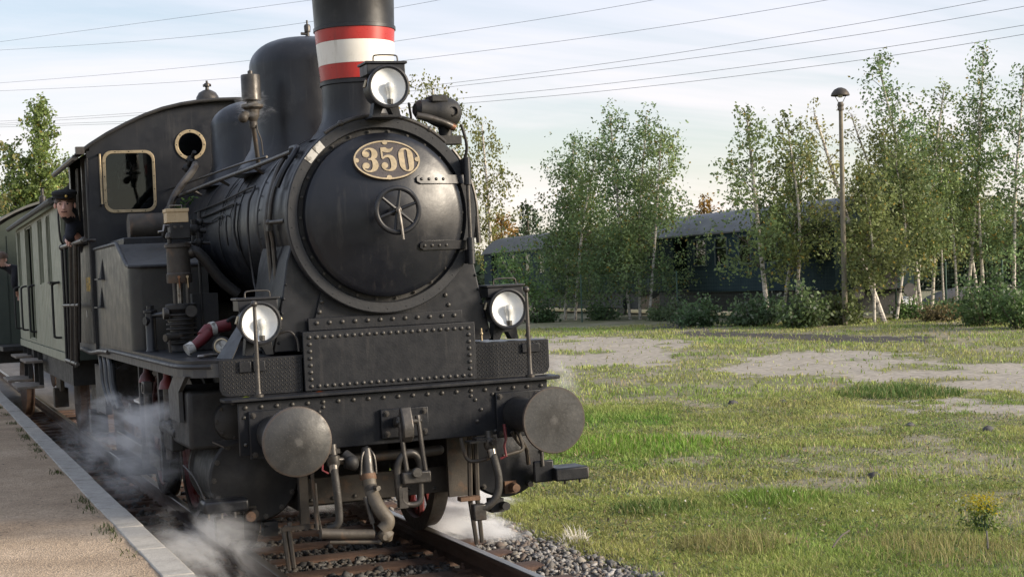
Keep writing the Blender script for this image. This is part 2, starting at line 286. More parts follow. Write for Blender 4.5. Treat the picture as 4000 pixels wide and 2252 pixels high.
# ------------------------------------------------------------------ mesh helpers
C = sc.collection
def V(*a): return Vector(a)
def smooth_path(pts, k=6):
    P = [Vector(p) for p in pts]; out = []
    for i in range(len(P) - 1):
        a, b, c, d = P[max(0, i - 1)], P[i], P[i + 1], P[min(len(P) - 1, i + 2)]
        for j in range(k):
            t = j / k
            out.append(0.5 * ((2 * b) + (c - a) * t + (2 * a - 5 * b + 4 * c - d) * t * t + (3 * b - a - 3 * c + d) * t ** 3))
    out.append(P[-1]); return out
class MB:
    def __init__(s): s.v = []; s.f = []; s.m = []; s.cur = 0
    def add(s, vs, fs):
        o = len(s.v); s.v += [tuple(v) for v in vs]; s.f += [tuple(i + o for i in f) for f in fs]; s.m += [s.cur] * len(fs); return s
    def box(s, x0, x1, y0, y1, z0, z1, M=None):
        vs = [Vector((x, y, z)) for z in (z0, z1) for y in (y0, y1) for x in (x0, x1)]
        if M: vs = [M @ v for v in vs]
        return s.add(vs, [(0, 2, 3, 1), (4, 5, 7, 6), (0, 1, 5, 4), (2, 6, 7, 3), (0, 4, 6, 2), (1, 3, 7, 5)])
    def tube(s, pts, r, n=8, cap=True, closed=False):
        P = [Vector(p) for p in pts]; R = r if isinstance(r, (list, tuple)) else [r] * len(P)
        K = len(P)
        T = []
        for i in range(K):
            a = P[(i - 1) % K] if closed else P[max(0, i - 1)]; b = P[(i + 1) % K] if closed else P[min(K - 1, i + 1)]
            d = (b - a); T.append(d.normalized() if d.length > 1e-9 else Vector((0, 0, 1)))
        u = T[0].orthogonal().normalized(); vs = []
        for i in range(K):
            u = (u - T[i] * u.dot(T[i])); u = u.normalized() if u.length > 1e-6 else T[i].orthogonal().normalized()
            w = T[i].cross(u)
            vs += [P[i] + R[i] * (math.cos(2 * PI * j / n) * u + math.sin(2 * PI * j / n) * w) for j in range(n)]
        fs = []
        for i in range(K if closed else K - 1):
            for j in range(n):
                a = i * n + j; b = i * n + (j + 1) % n; c = ((i + 1) % K) * n + (j + 1) % n; d = ((i + 1) % K) * n + j
                fs.append((a, b, c, d))
        if cap and not closed:
            fs.append(tuple(range(n - 1, -1, -1))); fs.append(tuple((K - 1) * n + j for j in range(n)))
        return s.add(vs, fs)
    def cyl(s, p0, p1, r0, r1=None, n=16): return s.tube([p0, p1], [r0, r0 if r1 is None else r1], n)
    def lathe(s, prof, o=(0, 0, 0), axis=(0, 0, 1), n=32, cap=True, a0=0.0, a1=2 * PI):
        ax = Vector(axis).normalized(); u = ax.orthogonal().normalized()
        if abs(ax.z) > 0.99: u = Vector((1, 0, 0))
        w = ax.cross(u); o = Vector(o); full = abs(a1 - a0 - 2 * PI) < 1e-6; m = n if full else n + 1; vs = []
        for r, h in prof:
            vs += [o + ax * h + r * (math.cos(a0 + (a1 - a0) * j / n) * u + math.sin(a0 + (a1 - a0) * j / n) * w) for j in range(m)]
        fs = []
        for i in range(len(prof) - 1):
            for j in range(n):
                k = (j + 1) % m
                fs.append((i * m + j, i * m + k, (i + 1) * m + k, (i + 1) * m + j))
        if cap and full:
            if prof[0][0] > 1e-5: fs.append(tuple(range(n - 1, -1, -1)))
            if prof[-1][0] > 1e-5: fs.append(tuple((len(prof) - 1) * n + j for j in range(n)))
        return s.add(vs, fs)
    def ball(s, c, r, n=12, sx=1, sy=1, sz=1):
        o = len(s.v); k = max(4, n // 2)
        prof = [(r * math.sin(PI * i / k) + 1e-6, -r * math.cos(PI * i / k)) for i in range(k + 1)]
        s.lathe(prof, (0, 0, 0), (0, 0, 1), n, cap=False)
        for i in range(o, len(s.v)):
            x, y, z = s.v[i]; s.v[i] = (c[0] + x * sx, c[1] + y * sy, c[2] + z * sz)
        return s
    def torus(s, c, axis, R, r, n=32, m=8):
        ax = Vector(axis).normalized(); u = ax.orthogonal().normalized(); w = ax.cross(u); c = Vector(c)
        return s.tube([c + R * (math.cos(2 * PI * i / n) * u + math.sin(2 * PI * i / n) * w) for i in range(n)], r, m, closed=True)
    def prism(s, outer, holes=(), o=(0, 0, 0), ux=(1, 0, 0), uy=(0, 0, 1), depth=0.01):
        o = Vector(o); ux = Vector(ux); uy = Vector(uy); nn = ux.cross(uy).normalized()
        loops = [list(outer)] + [list(h) for h in holes]
        tri = tessellate_polygon([[Vector((a, b, 0)) for a, b in l] for l in loops])
        flat = [p for l in loops for p in l]; n = len(flat)
        vs = [o + ux * a + uy * b for a, b in flat]; vs += [v - nn * depth for v in vs]
        fs = []
        for t in tri:
            a, b, c = [Vector((*flat[i], 0)) for i in t]
            t = tuple(t) if (b - a).cross(c - a).z > 0 else tuple(reversed(t))
            fs.append(t); fs.append(tuple(i + n for i in reversed(t)))
        k = 0
        for l in loops:
            L = len(l)
            for i in range(L):
                a = k + i; b = k + (i + 1) % L; fs.append((a, a + n, b + n, b))
            k += L
        return s.add(vs, fs)
    def build(s, name, mats, parent=None, bev=0.0, ang=35, seg=2):
        me = bpy.data.meshes.new(name); me.from_pydata(s.v, [], s.f)
        for mm in (mats if isinstance(mats, (list, tuple)) else [mats]): me.materials.append(MT[mm])
        if any(s.m): me.polygons.foreach_set('material_index', s.m)
        bm = bmesh.new(); bm.from_mesh(me); bmesh.ops.recalc_face_normals(bm, faces=bm.faces); bm.to_mesh(me); bm.free()
        me.polygons.foreach_set('use_smooth', [True] * len(me.polygons)); me.set_sharp_from_angle(angle=math.radians(ang))
        ob = bpy.data.objects.new(name, me); C.objects.link(ob)
        if parent: ob.parent = parent
        if bev:
            b = ob.modifiers.new('bevel', 'BEVEL'); b.width = bev; b.segments = seg; b.limit_method = 'ANGLE'; b.angle_limit = math.radians(50)
        return ob
def inst(name, me, parent, loc=(0, 0, 0), rot=(0, 0, 0), scl=(1, 1, 1)):
    ob = bpy.data.objects.new(name, me); C.objects.link(ob); ob.parent = parent
    ob.location = loc; ob.rotation_euler = rot; ob.scale = scl; return ob
def tag(o, label, cat=None, group=None, kind=None):
    if label: o['label'] = label
    if cat: o['category'] = cat
    if group: o['group'] = group
    if kind: o['kind'] = kind
    return o
def thing(name, label, cat, loc=(0, 0, 0), rot=(0, 0, 0), group=None):
    o = bpy.data.objects.new(name, None); C.objects.link(o); o.location = loc; o.rotation_euler = rot; o.empty_display_size = 0.2
    return tag(o, label, cat, group)
CR = (0, CANT, 0)
def ring(n, r, cx=0, cz=0, a0=0.0): return [(cx + r * math.cos(a0 + 2 * PI * i / n), cz + r * math.sin(a0 + 2 * PI * i / n)) for i in range(n)]
def rrect(x0, x1, z0, z1, r, k=5):
    out = []
    for (cx_, cz_, a) in ((x1 - r, z1 - r, 0), (x0 + r, z1 - r, 90), (x0 + r, z0 + r, 180), (x1 - r, z0 + r, 270)):
        out += [(cx_ + r * math.cos(math.radians(a + 90 * i / k)), cz_ + r * math.sin(math.radians(a + 90 * i / k))) for i in range(k + 1)]
    return out
def fast_mesh(name, verts, faces_flat, loop_tot, mats, tint=None, parent=None):
    me = bpy.data.meshes.new(name); nv = len(verts); nf = len(faces_flat) // loop_tot
    me.vertices.add(nv); me.vertices.foreach_set('co', np.asarray(verts, np.float32).ravel())
    me.loops.add(nf * loop_tot); me.loops.foreach_set('vertex_index', np.asarray(faces_flat, np.int32))
    me.polygons.add(nf); me.polygons.foreach_set('loop_start', np.arange(0, nf * loop_tot, loop_tot, dtype=np.int32))
    try: me.polygons.foreach_set('loop_total', np.full(nf, loop_tot, np.int32))
    except Exception: pass
    me.update(calc_edges=True); me.validate()
    if tint is not None:
        at = me.attributes.new('tint', 'FLOAT_COLOR', 'POINT')
        at.data.foreach_set('color', np.concatenate([np.asarray(tint, np.float32), np.ones((nv, 1), np.float32)], 1).ravel())
    for mm in (mats if isinstance(mats, (list, tuple)) else [mats]): me.materials.append(MT[mm])
    ob = bpy.data.objects.new(name, me); C.objects.link(ob)
    if parent: ob.parent = parent
    return ob
# rivets and bolts: one mesh each, shared
def proto(mb, name, m): ob = mb.build(name, m); me = ob.data; bpy.data.objects.remove(ob); return me
RIV = proto(MB().lathe([(1.0, 0.0), (0.86, 0.45), (0.5, 0.78), (0.001, 0.9)], (0, 0, 0), (0, -1, 0), 10), 'rivet', 'buffer_steel')
RIVB = proto(MB().lathe([(1.0, 0.0), (0.86, 0.45), (0.5, 0.78), (0.001, 0.9)], (0, 0, 0), (0, -1, 0), 8), 'rivet', 'front_paint')
BOLT = proto(MB().lathe([(1.5, 0.0), (1.5, 0.25), (1.0, 0.26), (1.0, 1.0), (0.5, 1.02), (0.5, 1.4), (0.001, 1.42)], (0, 0, 0), (0, -1, 0), 6), 'bolt', 'dark_steel')
def rivet(parent, x, y, z, r=0.0125, me=RIV, name='rivet', rot=(0, 0, 0)): return inst(name, me, parent, (x, y, z), rot, (r, r, r))
# ------------------------------------------------------------------ locomotive
LOC = thing('steam_locomotive', 'black tank steam locomotive numbered 350 with red and white chimney bands', 'locomotive', (0, 0, 0), CR)
BC = 2.49                                    # boiler centre height
# frame and footplate
fp = [(-1.19, 0.845), (-1.27, 0.87), (-1.35, 0.95), (-1.40, 1.06), (-1.42, 1.22), (-1.42, 7.95), (1.42, 7.95), (1.42, 3.40), (1.0, 3.30), (1.0, 1.14), (1.19, 1.10), (1.19, 0.845)]
MB().prism(list(reversed(fp)), (), (0, 0, 1.555), (1, 0, 0), (0, 1, 0), 0.02).build('footplate', 'black_paint', LOC)
vs = MB(); off = [(x * 0.985, y + (0.02 if y < 1.3 else 0)) for x, y in fp]
for side in (fp[:6], fp[6:]):
    pts = [Vector((x, y, 1.49)) for x, y in side]
    for a, b in zip(pts[:-1], pts[1:]):
        d = (b - a).normalized(); nrm = Vector((d.y, -d.x, 0)) * 0.012
        vs.add([a + V(0, 0, -.05), b + V(0, 0, -.05), b + V(0, 0, .043), a + V(0, 0, .043), a + nrm + V(0, 0, -.05), b + nrm + V(0, 0, -.05), b + nrm + V(0, 0, .043), a + nrm + V(0, 0, .043)],
               [(0, 1, 2, 3), (7, 6, 5, 4), (0, 4, 5, 1), (3, 2, 6, 7), (0, 3, 7, 4), (1, 5, 6, 2)])
vs.build('valance', 'grey_paint', LOC)
MB().tube(smooth_path([(-1.435, 7.3, 1.47), (-1.44, 6.4, 1.455), (-1.44, 5.6, 1.49), (-1.435, 5.0, 1.50)], 6), 0.022, 8).build('pipe', 'dark_steel', LOC)
MB().tube(smooth_path([(-1.432, 4.9, 1.515), (-1.432, 3.4, 1.515), (-1.432, 2.0, 1.515), (-1.425, 1.25, 1.515), (-1.37, 0.98, 1.515), (-1.24, 0.85, 1.515)], 5), 0.016, 8).build('edge_pipe', 'ring_grey', LOC)
for x in (-0.62, 0.62):
    MB().box(x - .015, x + .015, 1.0, 7.9, 0.45, 1.53).build('frame_plate', 'soot_black', LOC)
MB().box(-.60, .60, 1.22, 1.25, 0.47, 0.66).build('stretcher_plate', 'brown_iron', LOC, bev=.004)
for x in (-.52, -.36, -.2, .2, .4): rivet(LOC, x, 1.22, 0.505, .016, RIV, 'bolt')
MB().box(-.60, .60, 1.45, 7.8, 1.18, 1.24).build('under_deck', 'soot_black', LOC)

# buffer beam
beam = MB().box(-1.11, 1.11, 0.68, 0.71, 0.915, 1.272).build('buffer_beam', 'front_paint', LOC, bev=.006)
for i in range(-10, 11):
    x = i * 0.106
    if abs(x) < 1.08: rivet(beam, x, 0.68, 1.235, 0.016, RIV)
for sx in (-1, 1):
    for x, z in ((.56, 1.17), (.60, 1.10), (.565, 1.02), (.53, 1.20), (1.07, 1.17), (1.07, .99), (.69, 1.20), (.70, .94)): rivet(beam, sx * x, .68, z, .014, RIV)
MB().prism([(-1.16, .625), (-1.2, .66), (-1.21, .74), (-1.2, .838), (1.2, .838), (1.21, .74), (1.2, .66), (1.16, .625)], (), (0, 0, 1.302), (1, 0, 0), (0, 1, 0), .026).build('beam_ledge', 'front_paint', LOC, bev=.006)
# riser with chequer plate either side of the riveted plate
def chequer(x0, x1, z0, z1, y, flip):
    r = .05
    prof = [(x0, z1), (x0, z0 + r), (x0 + r * .3, z0 + r * .3), (x0 + r, z0), (x1, z0), (x1, z1)] if flip else [(x0, z1), (x0, z0), (x1 - r, z0), (x1 - r * .3, z0 + r * .3), (x1, z0 + r), (x1, z1)]
    p = MB().prism(prof, (), (0, y, 0), (1, 0, 0), (0, 0, 1), .012).build('tread_plate', 'front_paint', LOC)
    t = MB(); row = 0; z = z0 + .012
    while z < z1 - .008:
        x = x0 + .02 + (row % 2) * .014
        while x < x1 - .012:
            if not ((x < x0 + .05 if flip else x > x1 - .05) and z < z0 + .04):
                a = math.radians(58 if row % 2 == 0 else 122); c, s_ = math.cos(a), math.sin(a)
                M4 = Matrix.Translation((x, y - .001, z)) @ Matrix.Rotation(-a, 4, 'Y')
                t.add([M4 @ Vector(q) for q in ((-.0105, 0, 0), (0, 0, -.003), (.0105, 0, 0), (0, 0, .003), (0, -.0042, 0))], [(0, 1, 4), (1, 2, 4), (2, 3, 4), (3, 0, 4)])
            x += .028
        z += .0145; row += 1
    tag(t.build('tread_pattern', 'buffer_steel', p), None, kind='stuff')
    return p
pl = chequer(-1.195, -.626, 1.306, 1.552, .838, True)
pr_ = chequer(.626, 1.195, 1.306, 1.552, .838, False)
for x in (-1.02, -.925): MB().box(x - .04, x + .04, .818, .836, 1.462, 1.535).build('bracket_plate', 'front_paint', LOC, bev=.004)
MB().box(.985, 1.12, .818, .836, 1.468, 1.532).build('bracket_plate', 'front_paint', LOC, bev=.004)
plate = MB().box(-.622, .622, .796, .822, 1.306, 1.712).build('front_plate', 'front_paint', LOC, bev=.004)
for i in range(23):
    x = -.575 + i * 1.15 / 22
    rivet(plate, x, .796, 1.672, .0152); rivet(plate, x, .796, 1.338, .0152)
for i in range(1, 7):
    z = 1.338 + i * .334 / 7
    rivet(plate, -.575, .796, z, .0152); rivet(plate, .575, .796, z, .0152)
MB().box(-.622, .622, .823, 1.1, 1.69, 1.712).build('plate_shelf', 'black_paint', LOC)
# saddle under the smokebox
sd = MB().prism([(-.565, 1.56), (.565, 1.56), (.50, 1.80), (.45, 1.98), (-.45, 1.98), (-.50, 1.80)], (), (0, .90, 0), (1, 0, 0), (0, 0, 1), .9).build('saddle', 'front_paint', LOC)
MB().box(-.56, .56, .872, .899, 1.713, 1.80).build('saddle_angle', 'front_paint', LOC, bev=.004)
for i in range(12): rivet(sd, -.50 + i * 1.0 / 11, .872, 1.765, .0165, RIV)
for s in (-1, 1):
    for k in range(2): rivet(sd, s * (.47 - .02 * k), .90, 1.84 + .07 * k, .017, RIV)

# smokebox and boiler
skp = [(.668 * math.cos(math.radians(a)), BC + .668 * math.sin(math.radians(a))) for a in range(-8, -173, -6)]
skp = [(.80, 1.575), (.775, 1.70), (.72, 1.95), (.675, 2.20)] + [(x, z) for x, z in skp if z > 2.3 and x > 0][:0] + [(.60, 2.45), (-.60, 2.45)] + [(-.675, 2.20), (-.72, 1.95), (-.775, 1.70), (-.80, 1.575)]
MB().prism(list(reversed(skp)), (), (0, .93, 0), (1, 0, 0), (0, 0, 1), .93).build('smokebox_skirt', 'black_paint', LOC, bev=.01)
for s_ in (-1, 1):
    for k in range(5): rivet(LOC, s_ * (.76 - .017 * k * 1.0), .93, 1.64 + k * .10, .011, RIVB)
MB().lathe([(.655, 0), (.668, .005), (.668, 1.12), (.655, 1.125)], (0, .86, BC), (0, 1, 0), 64).build('smokebox', 'black_paint', LOC)
fr = MB().lathe([(.60, .035), (.603, .0), (.612, -.012), (.676, -.012), (.684, -.004), (.684, .06), (.60, .06)], (0, .835, BC), (0, 1, 0), 72, cap=False).build('smokebox_ring', 'ring_grey', LOC)
MB().lathe([(.001, 0), (.602, 0), (.602, .02)], (0, .855, BC), (0, 1, 0), 48, cap=False).build('smokebox_front', 'soot_black', LOC)
for i in range(30):
    a = 2 * PI * i / 30 + .1; rivet(fr, .655 * math.cos(a), .823, BC + .655 * math.sin(a), .004, RIVB)
DR, YR, SAG = .568, .775, .14
def dish(x, z): r2 = (x * x + (z - BC) ** 2) / DR ** 2; return YR - SAG * (1 - r2)
prof = [(.001, -SAG)] + [(DR * i / 14, -SAG * (1 - (i / 14) ** 2)) for i in range(1, 14)] + [(DR * .992, -.006), (DR, .004), (DR, .085)]
door = MB().lathe(prof, (0, YR, BC), (0, 1, 0), 72, cap=False).build('smokebox_door', 'door_paint', LOC, ang=50)
for i in range(26):
    a = 2 * PI * i / 26; rivet(door, .585 * math.cos(a), .845, BC + .585 * math.sin(a), .008, BOLT, 'bolt')
for z in (2.722, 2.262):
    st = MB(); hgt = .030; n = 14; xs = [.205 + (.60 - .205) * i / n for i in range(n + 1)]
    for x, x2 in zip(xs[:-1], xs[1:]):
        h1 = hgt * (min(1, .45 + (x - .205) / .03)); h2 = hgt * (min(1, .45 + (x2 - .205) / .03))
        q = []
        for xx, h in ((x, h1), (x2, h2)):
            for zz in (z - h, z + h):
                y = dish(xx, zz); q += [(xx, y - .018, zz), (xx, y + .006, zz)]
        st.add(q, [(0, 4, 6, 2), (1, 3, 7, 5), (0, 1, 5, 4), (2, 6, 7, 3), (0, 2, 3, 1), (4, 5, 7, 6)])
    so = st.build('hinge_strap', 'black_paint', LOC)
    for k in range(4):
        x = .24 + k * .058; rivet(so, x, dish(x, z) - .018, z, .012, RIV)
    MB().cyl((.605, .745, z - .045), (.605, .745, z + .045), .027, n=16).build('hinge_knuckle', 'black_paint', LOC, bev=.003)
MB().cyl((.605, .745, 2.15), (.605, .745, 2.83), .0145, n=12).build('hinge_pin', 'dark_steel', LOC)
for z in (2.175, 2.815): MB().box(.585, .625, .735, .845, z - .05, z + .05).cyl((.605, .745, z - .055), (.605, .745, z + .055), .026).build('hinge_lug', 'black_paint', LOC, bev=.003)
# hand wheel
hw = MB().torus((0, .478, 2.505), (0, 1, 0), .150, .018, 40, 10).build('hand_wheel', 'black_paint', LOC)
for i in range(6):
    a = 2 * PI * i / 6 + .35
    MB().tube([(0, .485, 2.505), (.150 * math.cos(a), .478, 2.505 + .150 * math.sin(a))], [.0135, .0105], 8).build('spoke', 'black_paint', hw)
MB().lathe([(.034, .09), (.034, .0), (.03, -.012), (.020, -.014), (.020, -.04), (.001, -.045)], (0, .49, 2.505), (0, 1, 0), 20).build('hub', 'dark_steel', hw)
MB().cyl((0, .55, 2.505), (0, .70, 2.505), .022).build('spindle', 'dark_steel', LOC)
MB().tube([(0, .455, 2.51), (.012, .45, 2.42), (.022, .447, 2.305)], [.013, .0115, .009], 10).build('locking_lever', 'steel', hw)
# number plate
pc = Vector((0.0, 0, 2.855)); pc.y = dish(pc.x, pc.z) - .004
tilt = math.atan(2 * SAG * .365 / DR ** 2)
ux = Vector((1, 0, 0)); uy = Vector((0, math.sin(tilt), math.cos(tilt))); un = ux.cross(uy).normalized()
A_, B_ = .236, .143
ell = lambda k, d=0: [((A_ - d) * math.cos(2 * PI * i / k), (B_ - d) * math.sin(2 * PI * i / k)) for i in range(k)]
npl = MB().prism(ell(64), (), pc + un * .014, ux, uy, .03).build('number_plate', 'plate_field', LOC)
rim = MB().prism(ell(64), (ell(64, .0105),), pc + un * .020, ux, uy, .008)
for (u, v) in ((0, .93), (0, -.93), (.95, 0), (-.95, 0)):
    rim.prism([(u * A_ * .97 + .019 * math.cos(2 * PI * i / 14), v * B_ * .97 + .0165 * math.sin(2 * PI * i / 14)) for i in range(14)], (), pc + un * .0195, ux, uy, .006)
rim.build('plate_rim', 'brass', npl)
def dg(pts): 
    out = []
    for x, y in pts:
        dx, dy = x - 1175, y - 715
        det = 1145 * 640 - (-10) * 100
        u = (dx * 640 - dy * 100) / det; v = (1145 * dy + 10 * dx) / det
        out.append((u * A_, -v * B_))
    return out
D3 = [(310,470),(340,410),(400,350),(480,320),(580,312),(680,330),(770,380),(825,450),(845,530),(835,600),(800,650),(740,685),(800,710),(850,770),(882,850),(888,930),(865,1000),(810,1060),(730,1100),(630,1118),(530,1112),(450,1085),(380,1030),(340,970),(328,910),(345,850),(390,812),(450,800),(520,815),(565,850),(580,900),(570,950),(540,985),(490,1000),(415,985),(440,1020),(500,1055),(570,1068),(630,1050),(665,1000),(682,920),(680,840),(665,770),(640,725),(600,712),(545,715),(522,690),(528,662),(570,660),(610,645),(635,600),(640,530),(630,460),(605,400),(560,370),(500,370),(440,395),(400,435),(470,440),(530,470),(557,520),(550,570),(515,615),(450,630),(380,615),(325,560)]
D5 = [(935,310),(1110,300),(1150,335),(1200,358),(1260,355),(1310,340),(1350,300),(1375,305),(1360,370),(1310,430),(1250,465),(1180,475),(1100,470),(1050,455),(1010,425),(1030,600),(1040,610),(1100,570),(1180,550),(1280,552),(1370,590),(1440,650),(1495,740),(1522,850),(1515,950),(1470,1030),(1390,1075),(1280,1088),(1170,1075),(1080,1035),(1010,970),(985,900),(1000,840),(1050,800),(1110,795),(1170,815),(1210,860),(1217,910),(1200,955),(1160,985),(1120,990),(1160,1025),(1230,1035),(1290,1020),(1318,970),(1320,880),(1305,780),(1275,690),(1230,640),(1180,630),(1110,645),(1060,670),(1035,695),(985,660),(960,520)]
D0 = [(1565,540),(1575,450),(1620,380),(1690,338),(1770,325),(1860,335),(1950,375),(2020,440),(2065,540),(2090,660),(2110,780),(2118,900),(2110,990),(2070,1060),(2010,1100),(1930,1110),(1840,1095),(1750,1050),(1680,985),(1630,900),(1605,800),(1585,680)]
D0i = [(1745,400),(1780,380),(1830,385),(1860,420),(1880,560),(1905,720),(1930,860),(1948,990),(1935,1045),(1890,1065),(1845,1040),(1825,960),(1800,820),(1775,640),(1755,500)]
for d, h in ((D3, ()), (D5, ()), (D0, (dg(D0i),))):
    MB().prism(dg(d), h, pc + un * .0195, ux, uy, .006).build('digit', 'brass', npl)
# handrail curved over the smokebox, white tag plate on the ring
def arc_pts(r, y, a0, a1, n=20): return [(r * math.cos(math.radians(a0 + (a1 - a0) * i / n)), y, BC + r * math.sin(math.radians(a0 + (a1 - a0) * i / n))) for i in range(n + 1)]
for a0, a1 in ((113, 124), (86, 113), (58, 86), (46, 58)):
    MB().tube(arc_pts(.695, .835, a0, a1, 10), .0165 if a0 in (86, 58) else .0125, 10).build('smokebox_handrail', 'dark_steel', LOC)
for a in (113, 58, 90): MB().ball(arc_pts(.695, .835, a, a, 1)[0], .024, 12).build('handrail_knob', 'dark_steel', LOC)
MB().tube(arc_pts(.70, .85, 40, -15, 24), .013, 8).build('conduit', 'dark_steel', LOC)
MB().cyl((.694, .84, 2.46), (.70, .84, 2.27), .019, n=10).build('conduit_end', 'dark_steel', LOC)
tagp = MB(); 
for a, b in ((129.5, 135.5), (136, 143.5)):
    q = []
    for ang in (a, b):
        for r in (.618, .676): q.append((r * math.cos(math.radians(ang)), .819, BC + r * math.sin(math.radians(ang))))
    tagp.add(q + [(x, .824, z) for x, _, z in q], [(0, 1, 3, 2), (4, 6, 7, 5), (0, 4, 5, 1), (1, 5, 7, 3), (3, 7, 6, 2), (2, 6, 4, 0)])
tagp.build('paint_tag', 'white_paint', LOC)

boiler = MB().lathe([(.64, 0), (.64, 3.9)], (0, 1.96, BC), (0, 1, 0), 64).build('boiler', 'black_paint', LOC)
for y in (1.98, 2.75, 3.55, 4.35): MB().lathe([(.645, 0), (.648, .003), (.648, .05), (.645, .053)], (0, y, BC), (0, 1, 0), 64, cap=False).build('boiler_band', 'black_paint', boiler)
MB().lathe([(.668, 0), (.676, .004), (.676, .07), (.668, .074)], (0, 1.86, BC), (0, 1, 0), 64, cap=False).build('smokebox_band', 'black_paint', LOC)
for i in range(40):
    a = 2 * PI * i / 40
    if math.sin(a) > -.6: rivet(LOC, .672 * math.cos(a), 1.78, BC + .672 * math.sin(a), .009, RIVB, 'rivet', (0, 0, 0)).rotation_euler = (Vector((math.cos(a), 0, math.sin(a))).to_track_quat('-Y', 'Z')).to_euler()
# chimney with Danish-style bands
cz0 = BC + .62
ch = MB().lathe([(.37, -.05), (.305, .02), (.273, .085), (.262, .16), (.258, .24), (.258, .335), (.270, .34), (.270, .362), (.260, .366), (.287, .73), (.298, .733), (.298, .757), (.289, .76), (.302, 1.15), (.33, 1.2), (.34, 1.26), (.33, 1.3), (.24, 1.3), (.235, .4)], (0, 1.335, cz0), (0, 0, 1), 64, cap=False).build('chimney', 'black_paint', LOC)
def band(z0, z1, m, nm):
    f = lambda z: .2605 + (z - (cz0 + .366)) * (.0265 / .364) + .0025
    MB().lathe([(f(z0) - .003, z0), (f(z0), z0 + .001), (f(z1), z1 - .001), (f(z1) - .003, z1)], (0, 1.335, 0), (0, 0, 1), 64, cap=False).build(nm, m, ch)
band(3.482, 3.590, 'red_band', 'red_band'); band(3.590, 3.752, 'white_band', 'white_band'); band(3.752, 3.843, 'red_band', 'red_band')
# steam dome, sand dome and their fittings
def elli(r, z0, z1, k=10): return [(r * math.cos(PI / 2 * i / k) + 1e-4, z0 + (z1 - z0) * math.sin(PI / 2 * i / k)) for i in range(k + 1)]
MB().lathe([(.62, 2.93), (.53, 3.05), (.475, 3.14), (.455, 3.25)] + [(.452 * math.cos(PI / 2 * i / 14) ** .72 + 1e-4, 3.79 + .243 * math.sin(PI / 2 * i / 14)) for i in range(15)], (0, 2.88, 0), (0, 0, 1), 56).build('steam_dome', 'black_paint', LOC)
MB().lathe([(.035, 0), (.02, .01), (.014, .05), (.025, .055), (.028, .10), (.022, .115), (.008, .12), (.008, .15), (.001, .152)], (0.03, 2.86, 4.025), (0, 0, 1), 14).cyl((0.03, 2.86, 4.065), (-.025, 2.86, 4.067), .012).build('dome_valve', 'dark_steel', LOC)
MB().lathe([(.56, 2.96), (.48, 3.05), (.43, 3.15)] + elli(.425, 3.52, 3.76, 10), (0, 4.85, 0), (0, 0, 1), 48).build('sand_dome', 'black_paint', LOC)
MB().lathe([(.1, 0), (.1, .04), (.06, .05), (.06, .09), (.001, .1)], (-.03, 4.85, 3.75), (0, 0, 1), 14).build('dome_cap', 'dark_steel', LOC)
wh = MB().lathe([(.070, 3.47), (.074, 3.475), (.074, 3.665), (.07, 3.672), (.02, 3.68), (.02, 3.70), (.001, 3.715)], (-.555, 2.4, 0), (0, 0, 1), 28).build('whistle', 'dark_steel', LOC)
MB().lathe([(.03, 3.26), (.035, 3.30), (.03, 3.31), (.05, 3.35), (.055, 3.40), (.085, 3.42), (.085, 3.44), (.045, 3.45), (.04, 3.475)], (-.55, 2.4, 0), (0, 0, 1), 18).cyl((-.55, 2.4, 3.37), (-.63, 2.38, 3.36), .03).ball((-.63, 2.38, 3.34), .042).cyl((-.55, 2.4, 3.28), (-.50, 2.5, 2.96), .018).build('whistle_valve', 'brown_iron', LOC)
MB().tube(smooth_path([(-.53, 2.37, 3.28), (-.525, 2.36, 3.23), (-.50, 2.37, 3.16), (-.49, 2.38, 3.05)], 6), .005, 8).build('copper_pipe', 'brown_iron', LOC)
